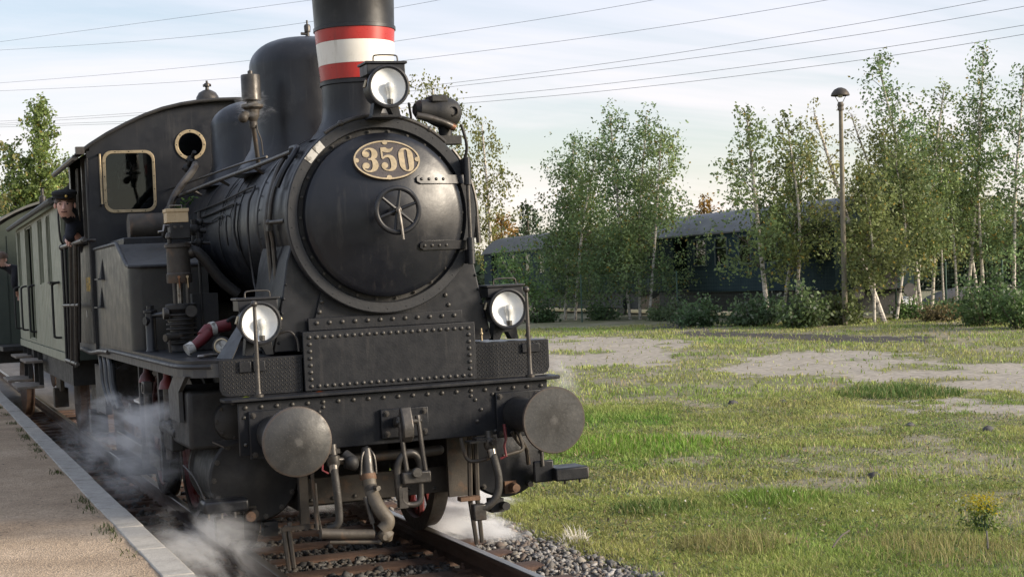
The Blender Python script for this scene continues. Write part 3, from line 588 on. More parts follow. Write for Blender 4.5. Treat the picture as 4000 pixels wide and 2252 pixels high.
# boiler handrails and pipework on the platform side
hr = [(-.533, 1.25, 2.976), (-.60, 2.2, 2.945), (-.68, 3.2, 2.92), (-.735, 4.2, 2.897), (-.80, 5.0, 2.87)]
MB().tube(hr, .0165, 10).build('boiler_handrail', 'dark_steel', LOC)
for p in hr[:-1]:
    d = Vector((p[0], 0, p[2] - BC)).normalized()
    MB().tube([Vector(p), Vector(p) - d * .09], [.018, .012], 8).build('handrail_stanchion', 'dark_steel', LOC)
MB().tube(smooth_path([(-.50, 2.2, 3.02), (-.596, 2.6, 3.009), (-.62, 3.8, 3.014), (-.66, 5.84, 3.02)], 5), .010, 8).build('control_rod', 'dark_steel', LOC)
def side(r, a, y): a = math.radians(a); return (r * math.cos(a), y, BC + r * math.sin(a))
for nm, pts, r in (
    ('pipe', [side(.70, 143, 1.25), side(.71, 160, 1.22), side(.715, 178, 1.22), side(.71, 192, 1.24), (-.69, 1.25, 2.28), (-.68, 1.26, 2.05)], .017),
    ('pipe', [side(.70, 138, 1.45), side(.70, 150, 1.42), side(.70, 176, 1.40), (-.69, 1.40, 2.3), (-.68, 1.4, 1.95), (-.70, 1.42, 1.7)], .021),
    ('pipe', [side(.655, 158, 4.9), side(.66, 156, 3.6), side(.665, 152, 2.45), side(.665, 154, 2.25), side(.68, 165, 2.2), side(.68, 185, 2.18), (-.66, 2.15, 2.1), (-.70, 1.9, 1.95), (-.86, 1.7, 1.92), (-.90, 1.5, 1.84)], .009),
    ('pipe', [side(.655, 165, 4.9), side(.66, 163, 3.7), side(.665, 161, 2.9), side(.67, 165, 2.78), side(.67, 180, 2.76), side(.66, 195, 2.75)], .010),
    ('pipe', [side(.66, 172, 4.8), side(.665, 170, 3.9), side(.67, 168, 3.2), side(.67, 178, 3.1), side(.67, 190, 3.1)], .008),
    ('injector_pipe', [(-.90, 4.9, 2.25), (-.93, 4.6, 2.55), (-.86, 4.5, 2.85), (-.66, 4.6, 3.10), (-.58, 4.9, 3.18)], .034),
    ('pipe', [side(.655, 150, 5.7), (-.75, 5.4, 2.83), (-.86, 5.2, 2.74), (-.90, 4.9, 2.68)], .014),
    ('cable', [side(.652, 120, 3.0), side(.653, 145, 3.02), side(.654, 170, 3.06)], .004),
    ('cable', [side(.652, 118, 3.35), side(.653, 150, 3.38), side(.654, 175, 3.42)], .004)):
    MB().tube(smooth_path(pts, 6), r, 8).build(nm, 'dark_steel' if r > .012 else 'soot_black', LOC)
MB().box(-.735, -.70, 1.2, 1.28, 2.42, 2.47).cyl((-.72, 1.22, 2.48), (-.66, 1.0, 2.48), .016).ball((-.72, 1.22, 2.48), .026).build('pipe_clip', 'dark_steel', LOC)
MB().tube(smooth_path([(-.47, 1.5, 3.02), (-.50, 1.2, 3.0), (-.56, 1.1, 2.93), (-.63, 1.08, 2.83), (-.68, 1.1, 2.72)], 6), .022, 8).build('steam_pipe', 'black_paint', LOC)
for p in (((-.55, 5.3, 3.25)), ((-.62, 5.1, 3.16))):
    MB().ball(p, .045, 10).cyl(p, (p[0] + .02, p[1] - .1, p[2] + .07), .02).cyl((p[0] - .05, p[1], p[2]), (p[0] + .06, p[1], p[2] - .02), .014).build('valve', 'soot_black', LOC)

# turbo generator on the right shoulder of the smokebox
g = MB()
g.lathe([(.04, -.20), (.07, -.17), (.085, -.08), (.10, -.04), (.112, .0), (.112, .08), (.095, .12), (.06, .15), (.001, .155)], (.56, 1.16, 3.235), (1, .12, -.12), 28)
gen = g.build('generator', 'soot_black', LOC)
MB().box(.475, .60, 1.07, 1.22, 3.30, 3.352).build('generator_box', 'soot_black', gen, bev=.01)
MB().lathe([(.034, 0), (.036, -.05), (.030, -.052), (.026, -.03), (.001, -.03)], (.645, 1.10, 3.232), (.25, .97, 0), 20).build('generator_port', 'dark_steel', gen)
MB().lathe([(.05, 0), (.05, .14), (.03, .16)], (.60, 1.17, 3.05), (0, 0, 1), 16).box(.52, .70, 1.1, 1.24, 3.0, 3.06).build('generator_foot', 'soot_black', gen)
MB().tube(smooth_path([(.36, 1.08, 3.205), (.45, 1.07, 3.185), (.56, 1.07, 3.15), (.63, 1.08, 3.12)], 5), .026, 12).build('exhaust_pipe', 'dark_steel', gen)
MB().cyl((.61, 1.08, 3.128), (.645, 1.08, 3.112), .028, n=12).build('copper_sleeve', 'copper', gen)
MB().tube(smooth_path([(.70, 1.1, 3.14), (.73, 1.1, 3.03), (.74, 1.12, 2.95), (.72, 1.15, 2.85)], 5), .012, 8).build('cable', 'soot_black', gen)
MB().tube(smooth_path([(.16, .62, 3.24), (.22, .78, 3.18), (.28, .95, 3.15), (.34, 1.05, 3.14)], 5), .009, 8).build('cable', 'soot_black', LOC)

# head lamps
def lamp(name, cx, y, cz, label=None, base=1.555):
    R_ = .135
    L_ = MB().lathe([(.10, .20), (.125, .17), (.134, .06), (.134, .0), (.146, -.002), (.149, -.02), (.146, -.034), (.134, -.036), (.124, -.03), (.122, -.01)], (cx, y + .035, cz), (0, 1, 0), 40, cap=False).build(name, 'black_paint', LOC)
    if label: L_['label'] = label
    MB().lathe([(.123, .0), (.112, .014), (.085, .026), (.05, .034), (.001, .038)], (cx, y + .022, cz), (0, 1, 0), 36, cap=False).build('reflector', 'reflector_white', L_)
    MB().lathe([(.001, -.004), (.06, -.002), (.122, .004)], (cx, y + .006, cz), (0, 1, 0), 36, cap=False).build('lens', 'lamp_glass', L_)
    MB().lathe([(.012, -.085), (.013, -.045), (.02, -.03), (.031, .0), (.030, .015), (.02, .034), (.001, .04)], (cx + .012, y + .03, cz - .008), (0, 0, 1), 20).build('bulb', 'bulb_glass', L_)
    MB().cyl((cx + .012, y + .032, cz - .118), (cx + .012, y + .032, cz - .085), .02, n=14).build('bulb_socket', 'dark_steel', L_)
    MB().box(cx - .135, cx + .135, y + .05, y + .24, cz + .085, cz + .158).box(cx - .148, cx + .148, y + .035, y + .25, cz + .158, cz + .176).build('lamp_box', 'black_paint', L_, bev=.004)
    MB().tube(smooth_path([(cx - .085, y + .06, cz + .15), (cx - .085, y + .06, cz + .20), (cx - .07, y + .06, cz + .216), (cx, y + .06, cz + .22), (cx + .07, y + .06, cz + .216), (cx + .085, y + .06, cz + .20), (cx + .085, y + .06, cz + .15)], 4), .0055, 8).build('handle', 'dark_steel', L_)
    hb = cz - .13
    MB().prism([(-.085, hb + .03 - cz), (.085, hb + .03 - cz), (.10, base - cz + .012), (.045, base - cz + .012), (.02, base - cz + .065), (-.02, base - cz + .065), (-.045, base - cz + .012), (-.10, base - cz + .012)], (), (cx, y + .09, cz), (1, 0, 0), (0, 0, 1), .09).build('lamp_bracket', 'front_paint', L_, bev=.003)
    MB().tube(smooth_path([(cx - .13, y + .1, cz + .05), (cx - .15, y + .09, cz)], 3), .01, 6).ball((cx + .145, y + .03, cz + .02), .014, 8).build('latch', 'brass', L_)
    return L_
lamp('headlamp', -.899, .83, 1.788, 'left head lamp on the platform side of the footplate')
lamp('headlamp', .899, .83, 1.788, 'right head lamp on the meadow side of the footplate')
lamp('headlamp', .0, .535, 3.35, 'top head lamp in front of the chimney', 3.15)
MB().box(-.10, .10, .62, .92, 3.15, 3.165).build('lamp_shelf', 'front_paint', LOC)
for s in (-1, 1):
    x = s * .972
    m = MB().lathe([(.034, 1.302), (.034, 1.318), (.020, 1.325), (.016, 1.36), (.0155, 1.55), (.0115, 1.90)], (x, .655, 0), (0, 0, 1), 14).build('corner_rod', 'dark_steel', LOC)
    MB().ball((x, .655, 1.922), .0235, 14).build('rod_knob', 'dark_steel', m)
MB().tube(smooth_path([(-.78, .9, 1.70), (-.70, .87, 1.72), (-.65, .86, 1.67), (-.64, .85, 1.58)], 6), .008, 8).build('cable', 'dark_steel', LOC)
MB().tube(smooth_path([(1.02, .88, 1.72), (1.06, .86, 1.66), (1.03, .86, 1.58)], 6), .009, 8).build('cable', 'dark_steel', LOC)
MB().cyl((.70, .88, 1.57), (.70, .88, 1.66), .008).ball((.70, .88, 1.62), .014, 8).build('drain_cock', 'brass', LOC)
# sloping guard plate beside the left lamp
MB().add([(-1.17, 1.05, 1.558), (-1.10, .86, 1.558), (-.985, .90, 1.76), (-1.02, 1.04, 1.77), (-1.16, 1.06, 1.558), (-1.09, .875, 1.558), (-.975, .915, 1.76), (-1.01, 1.055, 1.77)],
         [(0, 1, 2, 3), (7, 6, 5, 4), (0, 4, 5, 1), (1, 5, 6, 2), (2, 6, 7, 3), (3, 7, 4, 0)]).build('guard_plate', 'grey_paint', LOC)

# buffers
def buffer(s, dome):
    x, z = s * .875, 1.05
    b = MB().lathe([(.125, .665), (.125, .63), (.118, .60), (.118, .27), (.124, .26), (.124, .22), (.085, .215), (.085, .03)], (x, 0, z), (0, 1, 0), 36).build('buffer', 'soot_black', LOC)
    MB().box(x - .17, x + .17, .655, .679, z - .16, z + .16).build('buffer_flange', 'front_paint', b, bev=.006)
    for dx in (-.14, .14):
        for dz in (-.13, .13): rivet(b, x + dx, .655, z + dz, .014, BOLT, 'bolt')
    R_ = .224
    prof = [(.001, -.045 * dome)] + [(R_ * i / 10, -.045 * dome * (1 - (i / 10) ** 2)) for i in range(1, 10)] + [(R_ * .985, -.001), (R_, .006), (R_, .02), (R_ * .97, .03), (.09, .055)]
    MB().lathe(prof, (0, 0, 0), (0, 1, 0), 56).build('buffer_head', 'buffer_face', b).location = (x, 0, z)
buffer(-1, 1.0); buffer(1, .12)

# drawhook and screw coupling
MB().box(-.14, .20, .645, .679, .955, 1.155).build('hook_plate', 'front_paint', LOC, bev=.006)
for x, z in ((-.10, 1.125), (.17, 1.125), (.17, .985), (-.10, .985)): rivet(LOC, x, .645, z, .015, BOLT, 'bolt')
MB().box(.08, .15, .64, .6449, 1.03, 1.10).build('hook_slot', 'interior_dark', LOC)
hp = [(.64, 1.10), (.56, 1.11), (.50, 1.12), (.47, 1.17), (.44, 1.18), (.42, 1.14), (.40, 1.10), (.38, 1.05), (.39, .98), (.44, .94), (.50, .95), (.53, .99), (.50, 1.03), (.47, 1.03), (.465, 1.06), (.50, 1.075), (.56, 1.06), (.64, 1.03)]
hook = MB().prism(hp, (), (.015, 0, 0), (0, 1, 0), (0, 0, 1), .078).build('draw_hook', 'dark_steel', LOC, bev=.012, seg=3)
cp = MB()
for x0, x1 in ((-.066, -.03), (.066, .10)): cp.tube(smooth_path([(x0, .47, 1.11), (x0 + .004, .46, 1.06), ((x0 + x1) / 2, .45, .88), (x1, .44, .70), (x1 + .002, .435, .665)], 5), [.02] * 4 + [.017] * 14 + [.024] * 3, 10)
cp.cyl((-.09, .465, 1.075), (.09, .465, 1.075), .020, n=12)
coup = cp.build('coupling_link', 'dark_steel', LOC)
MB().box(-.075, .125, .405, .47, .66, .74).build('coupling_nut', 'dark_steel', coup, bev=.01)
MB().lathe([(.034, 0), (.034, -.02), (.03, -.026), (.001, -.027)], (.02, .405, .735), (0, 1, 0), 20).build('coupling_pin', 'buffer_steel', coup)
MB().tube(smooth_path([(-.085, .47, .56), (-.093, .47, .68), (-.09, .47, .78), (-.05, .465, .85), (.0, .46, .865), (.045, .465, .84), (.07, .47, .78), (.07, .47, .70)], 6), .027, 12).build('coupling_bow', 'dark_steel', coup)
MB().tube(smooth_path([(-.07, .45, .62), (-.075, .45, .56), (-.05, .45, .525), (.0, .45, .515), (.045, .45, .53), (.058, .45, .58), (.058, .45, .68)], 6), .021, 12).box(-.10, -.04, .43, .49, .50, .64).build('coupling_shackle', 'dark_steel', coup)

# brake and heating hoses
def hose(name, pts, r, m, k=6): return MB().tube(smooth_path(pts, k), r, 14).build(name, m, LOC)
h1 = hose('air_hose', [(-.525, .50, .80), (-.525, .47, .74), (-.522, .45, .64), (-.516, .45, .52), (-.52, .45, .455), (-.545, .46, .42), (-.58, .49, .41)], .0265, 'rubber')
MB().cyl((-.525, .50, .775), (-.525, .505, .83), .031, n=16).build('hose_clip', 'steel', h1)
MB().lathe([(.03, -.06), (.045, -.03), (.045, .02), (.03, .03), (.028, .1)], (-.52, .52, .86), (0, .1, 1), 16).cyl((-.52, .5, .86), (-.42, .53, .85), .016).box(-.565, -.475, .5, .6, .9, .93).build('hose_cock', 'dark_steel', h1)
MB().tube([(-.60, .49, .86), (-.61, .47, .80), (-.57, .47, .775)], .007, 6).build('cock_handle', 'red_paint', h1)
MB().cyl((-.435, .55, .88), (-.38, .5, .83), .04).cyl((-.44, .52, .83), (-.36, .52, .80), .035).ball((-.40, .5, .83), .05).build('pipe_valve', 'soot_black', LOC)
h2 = hose('heating_hose', [(-.28, .52, .70), (-.278, .49, .63), (-.262, .42, .545), (-.235, .39, .49), (-.206, .38, .45), (-.21, .38, .41), (-.245, .385, .375)], .047, 'hose_tan')
for t, p in enumerate(((-.279, .50, .655), (-.276, .485, .62))): MB().cyl(p, (p[0] + .004, p[1] - .02, p[2] - .03), .047, n=18).build('hose_clip', 'dark_steel' if t else 'brown_iron', h2)
MB().lathe([(.02, .06), (.034, .05), (.04, .0), (.043, -.10), (.05, -.115), (.052, -.15), (.047, -.17), (.047, -.2)], (-.278, .56, .86), (0, .12, 1), 18).build('hose_head', 'dark_steel', h2)
MB().lathe([(.055, 0), (.058, .01), (.055, .045)], (-.281, .54, .70), (0, .12, 1), 18).build('rust_collar', 'rusty_iron', h2)
MB().tube(smooth_path([(-.275, .56, .92), (-.32, .53, .86), (-.335, .52, .74)], 4), .008, 8).tube(smooth_path([(-.275, .56, .92), (-.235, .53, .86), (-.228, .52, .74)], 4), .008, 8).build('hose_bail', 'dark_steel', h2)
MB().cyl((-.26, .46, .655), (-.25, .40, .655), .018, n=6).build('bolt', 'steel', h2)
MB().tube([(-.245, .385, .375), (-.21, .38, .33), (-.20, .38, .30)], [.045, .05, .02], 14).cyl((-.235, .335, .335), (-.235, .37, .335), .021, n=12).build('hose_elbow', 'hose_tan', h2)
MB().tube([(-.30, .39, .355), (-.48, .40, .372), (-.50, .40, .374), (-.66, .40, .395)], [.033, .033, .036, .036], 14).build('coupling_arm', 'brown_iron', h2)
MB().tube([(-.27, .39, .30), (-.60, .41, .33)], .014, 8).ball((-.265, .39, .30), .022, 10).build('drain_pipe', 'brown_iron', h2)
MB().cyl((-.33, .46, .60), (-.295, .43, .42), .016, n=10).cyl((-.295, .43, .42), (-.285, .42, .36), .006).build('release_rod', 'dark_steel', h2)
MB().tube([(-.70, .30, .74), (-.685, .34, .55), (-.655, .38, .40)], .005, 6).build('chain_rod', 'steel', LOC)
MB().tube(smooth_path([(-.60, .8, .91), (-.60, .8, .7), (-.59, .8, .5), (-.59, .78, .36)], 5), .013, 8).build('pipe', 'brown_iron', LOC)
h3 = hose('air_hose', [(.605, .50, .80), (.612, .46, .72), (.622, .45, .64), (.614, .45, .55), (.58, .45, .49), (.52, .46, .445), (.45, .48, .44)], .0275, 'rubber')
MB().cyl((.604, .50, .78), (.600, .51, .835), .032, n=16).build('hose_clip', 'steel', h3)
MB().lathe([(.03, -.05), (.042, -.03), (.042, .02), (.028, .03), (.026, .08)], (.60, .54, .88), (0, .1, 1), 16).cyl((.60, .5, .88), (.60, .44, .885), .022, n=6).box(.50, .64, .52, .62, .895, .915).box(.44, .56, .50, .6, .885, .90).build('hose_cock', 'dark_steel', h3)
MB().tube([(.70, .50, 1.0), (.705, .49, .90)], .011, 8).tube([(.705, .49, .90), (.69, .49, .85), (.70, .49, .78), (.66, .5, .765)], .009, 8).build('cock_handle', 'red_paint', h3)
MB().tube(smooth_path([(.70, .55, .775), (.79, .56, .79), (.845, .57, .80), (.86, .58, .83), (.84, .60, .93)], 6), .013, 8).tube(smooth_path([(.60, .55, .77), (.50, .56, .755), (.44, .58, .78), (.41, .60, .92)], 6), .013, 8).build('brake_pipe', 'brown_iron', LOC)
MB().tube(smooth_path([(.80, .62, .93), (.87, .66, .84), (.97, .8, .78), (1.02, .9, .66)], 6), .016, 8).tube(smooth_path([(.83, .62, .93), (.90, .68, .85), (.98, .8, .77)], 6), .011, 8).build('pipe', 'brown_iron', LOC)
MB().box(.43, .52, .44, .52, .36, .47).build('hose_coupling', 'dark_steel', h3, bev=.008)
MB().box(.45, .60, .78, .86, .45, .48).build('guard_bracket', 'rusty_iron', LOC, bev=.004)
for s, xs in ((1, ((.565, .90, .60, .545, .44, .575, .13), (.61, .90, .62, .60, .44, .615, .14))), (-1, ((-.785, .40, -.80, -.805, .36, -.785, .10), (-.76, .42, -.77, -.77, .36, -.75, .11)))):
    for x0, z0, xm, x1, z1, x2, z2 in xs:
        MB().tube([(x0, .86, z0), (x1, .85, z1), (x2, .84, z2)], [.018, .018, .015], 6).build('guard_iron', 'brown_iron', LOC)
MB().box(-.82, -.60, .83, .86, .365, .395).build('guard_bracket', 'brown_iron', LOC)
MB().box(-.66, -.60, .95, 1.0, .38, .92).build('hanger_plate', 'brown_iron', LOC)
# pipe behind the beam, cavity plates
MB().tube([(-.45, .86, .815), (.28, .86, .818), (.335, .86, .822)], .036, 16).ball((.335, .86, .822), .036, 14).build('main_pipe', 'brown_iron', LOC)
MB().box(.44, .66, 1.0, 1.03, .46, .93).build('frame_bracket', 'brown_iron', LOC)

# cylinders, steps
for s in (-1, 1):
    x = s * .93
    cyl = MB().lathe([(.001, 1.11), (.10, 1.11), (.12, 1.12), (.30, 1.13), (.315, 1.145), (.315, 1.20), (.29, 1.21), (.29, 1.95), (.315, 1.96), (.315, 2.02), (.1, 2.04)], (x, 0, .715), (0, 1, 0), 44).build('cylinder', 'front_paint' if s > 0 else 'soot_black', LOC)
    for i in range(14):
        a = 2 * PI * i / 14; rivet(cyl, x + .285 * math.cos(a), 1.13, .715 + .285 * math.sin(a), .014, BOLT, 'bolt')
    MB().box(min(s * .62, s * (1.36 if s < 0 else 1.2)), max(s * .62, s * (1.36 if s < 0 else 1.2)), 1.16, 1.98, .93, 1.34).build('valve_chest', 'soot_black', cyl, bev=.03, seg=3)
    vcx = s * 1.06
    MB().lathe([(.001, 1.09), (.06, 1.09), (.13, 1.12), (.14, 1.16)], (vcx, 0, 1.12), (0, 1, 0), 28).build('valve_cover', 'soot_black', cyl)
    for i in range(8):
        a = 2 * PI * i / 8; rivet(cyl, vcx + .115 * math.cos(a), 1.115, 1.12 + .115 * math.sin(a), .011, BOLT, 'bolt')
    MB().lathe([(.036, 0), (.036, -.03), (.03, -.06), (.03, -.08), (.001, -.082)], (s * .965, 1.10, .475), (0, 1, 0), 14).box(s * .965 - .06, s * .965 + .03, 1.10, 1.2, .43, .52).build('drain_cock', 'rusty_iron' if s > 0 else 'brown_iron', cyl)
    MB().lathe([(.022, 0), (.022, -.05), (.001, -.052)], (s * 1.085, 1.09, .49), (0, 1, 0), 12).build('drain_cock', 'dark_steel', cyl)
    MB().box(s * .84 - .05, s * .84 + .05, 1.1, 1.2, .30, .40).cyl((s * .88, 1.09, .35), (s * .88, 1.02, .35), .03).build('drain_valve', 'soot_black', cyl)
MB().box(1.24, 1.50, .92, 1.16, .505, .60).box(1.10, 1.26, 1.0, 1.03, .50, .66).build('step', 'front_paint', LOC, bev=.012)
MB().box(1.47, 1.51, .93, 1.15, .515, .59).build('step_edge', 'hose_tan', LOC, bev=.008)
MB().tube([(1.16, 1.0, .93), (1.17, 1.0, .62)], .014, 8).build('step_hanger', 'dark_steel', LOC)
for x in (1.33, 1.45): MB().cyl((x, .98, .475), (x, .98, .51), .009, n=6).build('bolt', 'dark_steel', LOC)
MB().box(-1.325, -1.015, .93, 1.10, .515, .60).build('step', 'black_paint', LOC, bev=.02, seg=3)
for x in (-1.29, -1.20, -1.11): MB().cyl((x, .96, .475), (x, .96, .52), .008, n=6).build('bolt', 'steel', LOC)
MB().lathe([(.035, 0), (.035, -.05), (.02, -.055)], (-1.005, 1.0, .47), (0, 1, 0), 12).build('step_bolt', 'rusty_iron', LOC)
MB().box(-1.24, -1.05, .98, 1.06, .31, .48).ball((-1.19, .97, .33), .045).build('spring_hanger', 'soot_black', LOC, bev=.01)
MB().add([(-1.235, 1.0, 1.0), (-1.17, .93, .965), (-.95, .97, .995), (-.95, 1.05, 1.0), (-1.235, 1.0, .99), (-1.17, .93, .955), (-.95, .97, .985), (-.95, 1.05, .99)], [(0, 1, 2, 3), (7, 6, 5, 4), (0, 4, 5, 1), (1, 5, 6, 2), (2, 6, 7, 3), (3, 7, 4, 0)]).build('step_blade', 'dark_steel', LOC)
MB().tube(smooth_path([(-1.36, 1.5, .80), (-1.33, 1.25, .74), (-1.30, 1.08, .62), (-1.29, 1.05, .56)], 6), .006, 6).build('drain_pipe', 'dark_steel', LOC)
# slanted grey casing under the footplate, platform side
for s in (-1,):
    x = s * 1.40
    q = [(x, .98, 1.45), (x, 1.46, 1.45), (x, 1.76, 1.32), (x, 1.30, 1.33), (x, 1.30, 1.12), (x, 1.74, 1.12)]
    q2 = [(x - s * .03, b, c) for _, b, c in q]
    MB().add(q + q2, [(0, 1, 2, 3), (3, 2, 5, 4), (6, 9, 8, 7), (9, 10, 11, 8), (0, 6, 7, 1), (1, 7, 8, 2), (2, 8, 11, 5), (5, 11, 10, 4), (4, 10, 9, 3), (3, 9, 6, 0)]).build('casing_plate', 'grey_paint', LOC)
for y, m in ((2.45, 'wheel_red'), (3.55, 'wheel_red')):
    MB().lathe([(.07, 0), (.055, .05), (.03, .08), (.025, .14), (.035, .16)], (-1.30, y, 1.29), (0, 0, 1), 14).build('oil_cup', m, LOC)
    MB().cyl((-1.30, y, .75), (-1.30, y, 1.29), .035, n=12).build('spring_post', 'dark_steel', LOC)
    MB().box(-1.33, -1.28, y + .25, y + .32, .55, 1.5).build('slide_bracket', 'soot_black', LOC)
MB().box(-1.30, -1.20, 2.0, 5.2, .86, .96).build('slide_bar', 'grey_paint', LOC, bev=.005)
MB().box(-1.28, -1.20, 3.2, 6.0, .58, .70).build('connecting_rod', 'dark_steel', LOC, bev=.008)
for y, z in ((2.1, .98), (3.4, 1.25), (4.3, 1.02)): MB().box(-1.36, -1.29, y - .07, y + .07, z - .05, z + .05).cyl((-1.37, y, z), (-1.28, y, z), .035).build('valve_gear_pin', 'dark_steel', LOC, bev=.006)
MB().box(-1.37, -1.28, 1.9, 2.3, .86, 1.06).cyl((-1.33, 1.8, 1.0), (-1.33, 2.5, 1.0), .045).build('crosshead', 'soot_black', LOC, bev=.01)
# hoses under the cab and the box step
for k in range(3):
    y = 5.2 + k * .35
    MB().tube(smooth_path([(-1.36, y + .35, 1.42), (-1.38, y + .1, 1.36), (-1.38, y, 1.15), (-1.36, y - .3, .98)], 6), .035, 10).build('feed_hose', 'grey_paint', LOC)
MB().box(-1.36, -1.30, 6.1, 6.9, .85, 1.32).build('ash_panel', 'grey_paint', LOC)
MB().box(-1.38, -1.05, 5.0, 5.9, .36, .52).build('step', 'black_paint', LOC, bev=.01)

# wheels
def wheel(s, y, R_=.63):
    x = s * .755
    w = MB().lathe([(R_ - .075, -.065), (R_ - .002, -.065), (R_, -.055), (R_ + .004, .03), (R_ + .028, .04), (R_ + .028, .065), (R_ - .075, .07), (R_ - .075, -.065)], (x, y, R_), (-s, 0, 0), 56, cap=False).build('wheel', 'dark_steel', LOC)
    MB().torus((x + s * .02, y, R_), (1, 0, 0), R_ - .09, .035, 40, 8).build('rim', 'wheel_red', w)
    sp = MB()
    for i in range(12):
        a = 2 * PI * i / 12; c, s2 = math.cos(a), math.sin(a)
        sp.tube([(x, y + .1 * c, R_ + .1 * s2), (x, y + (R_ - .08) * c, R_ + (R_ - .08) * s2)], [.04, .026], 6)
    sp.lathe([(.14, -.09), (.14, .09)], (x, y, R_), (1, 0, 0), 20)
    sp.build('spokes', 'wheel_red', w)
for y in (2.72, 4.5, 6.4):
    for s in (-1, 1): wheel(s, y)
    MB().cyl((-.75, y, .63), (.75, y, .63), .08).build('axle', 'soot_black', LOC)
MB().box(-.35, .35, 2.2, 6.2, .32, .9).build('ash_pan', 'soot_black', LOC)

# side tanks
for s in (-1, 1):
    xo, xi = s * 1.42, s * .78
    prof = [(3.42, 1.556), (3.40, 2.22), (3.43, 2.235), (4.08, 2.445), (4.14, 2.455), (5.84, 2.455), (5.84, 1.556)]
    prof = [(3.40, 1.556), (3.40, 2.232), (3.42, 2.235), (4.13, 2.448), (4.15, 2.45), (5.845, 2.45), (5.845, 1.556)]
    # front edge meets the side in a rounded corner
    t = MB(); K = 6; rr = .10
    cols = [(xi, 3.40)] + [(xo - s * rr + s * rr * math.sin(PI / 2 * i / K), 3.40 + rr - rr * math.cos(PI / 2 * i / K)) for i in range(K + 1)] + [(xo, 4.14), (xo, 5.845), (xi, 5.845), (xi, 4.14)]
    zt = [2.235 if y < 3.6 else 2.448 for x, y in cols]
    n = len(cols)
    t.add([(x, y, 1.556) for x, y in cols] + [(x, y, z) for (x, y), z in zip(cols, zt)], [(i, (i + 1) % n, (i + 1) % n + n, i + n) for i in range(n)] + [tuple(range(n - 1, -1, -1))] + [tuple(range(n, n + K + 2)) + (n + K + 2, n + n - 1)] + [(n + K + 2, n + K + 3, n + K + 4, n + n - 1)])
    tk = t.build('side_tank', 'side_paint', LOC, ang=40)
    MB().tube([(xi, 3.385, 2.24), (xo - s * .09, 3.385, 2.24), (xo - s * .01, 3.45, 2.245), (xo, 3.56, 2.262), (xo, 4.13, 2.452), (xo, 4.2, 2.458), (xo, 5.84, 2.458)], .017, 8).build('tank_bead', 'ring_grey', tk)
    for y, z in ((5.25, 2.16), (5.4, 1.90)):
        MB().add([(xo + s * .002, y - .10, z + .01), (xo + s * .002, y + .05, z + .01), (xo + s * .002, y - .02, z + .20), (xo + s * .03, y - .10, z + .01), (xo + s * .03, y + .05, z + .01)], [(0, 1, 2), (0, 3, 4, 1), (3, 0, 2), (1, 4, 2), (3, 2, 4)]).build('foothold', 'interior_dark', tk)
        MB().box(min(xo, xo + s * .06), max(xo, xo + s * .06), y - .11, y + .16, z, z + .012).build('foothold_ledge', 'grey_paint', tk)
MB().cyl((-1.20, 5.0, 2.62), (-.75, 5.0, 2.62), .13, n=20).build('air_reservoir', 'brown_iron', LOC, bev=.01)
MB().box(-1.3, -.70, 4.6, 5.8, 2.452, 2.52).build('tank_cover', 'black_paint', LOC, bev=.01)

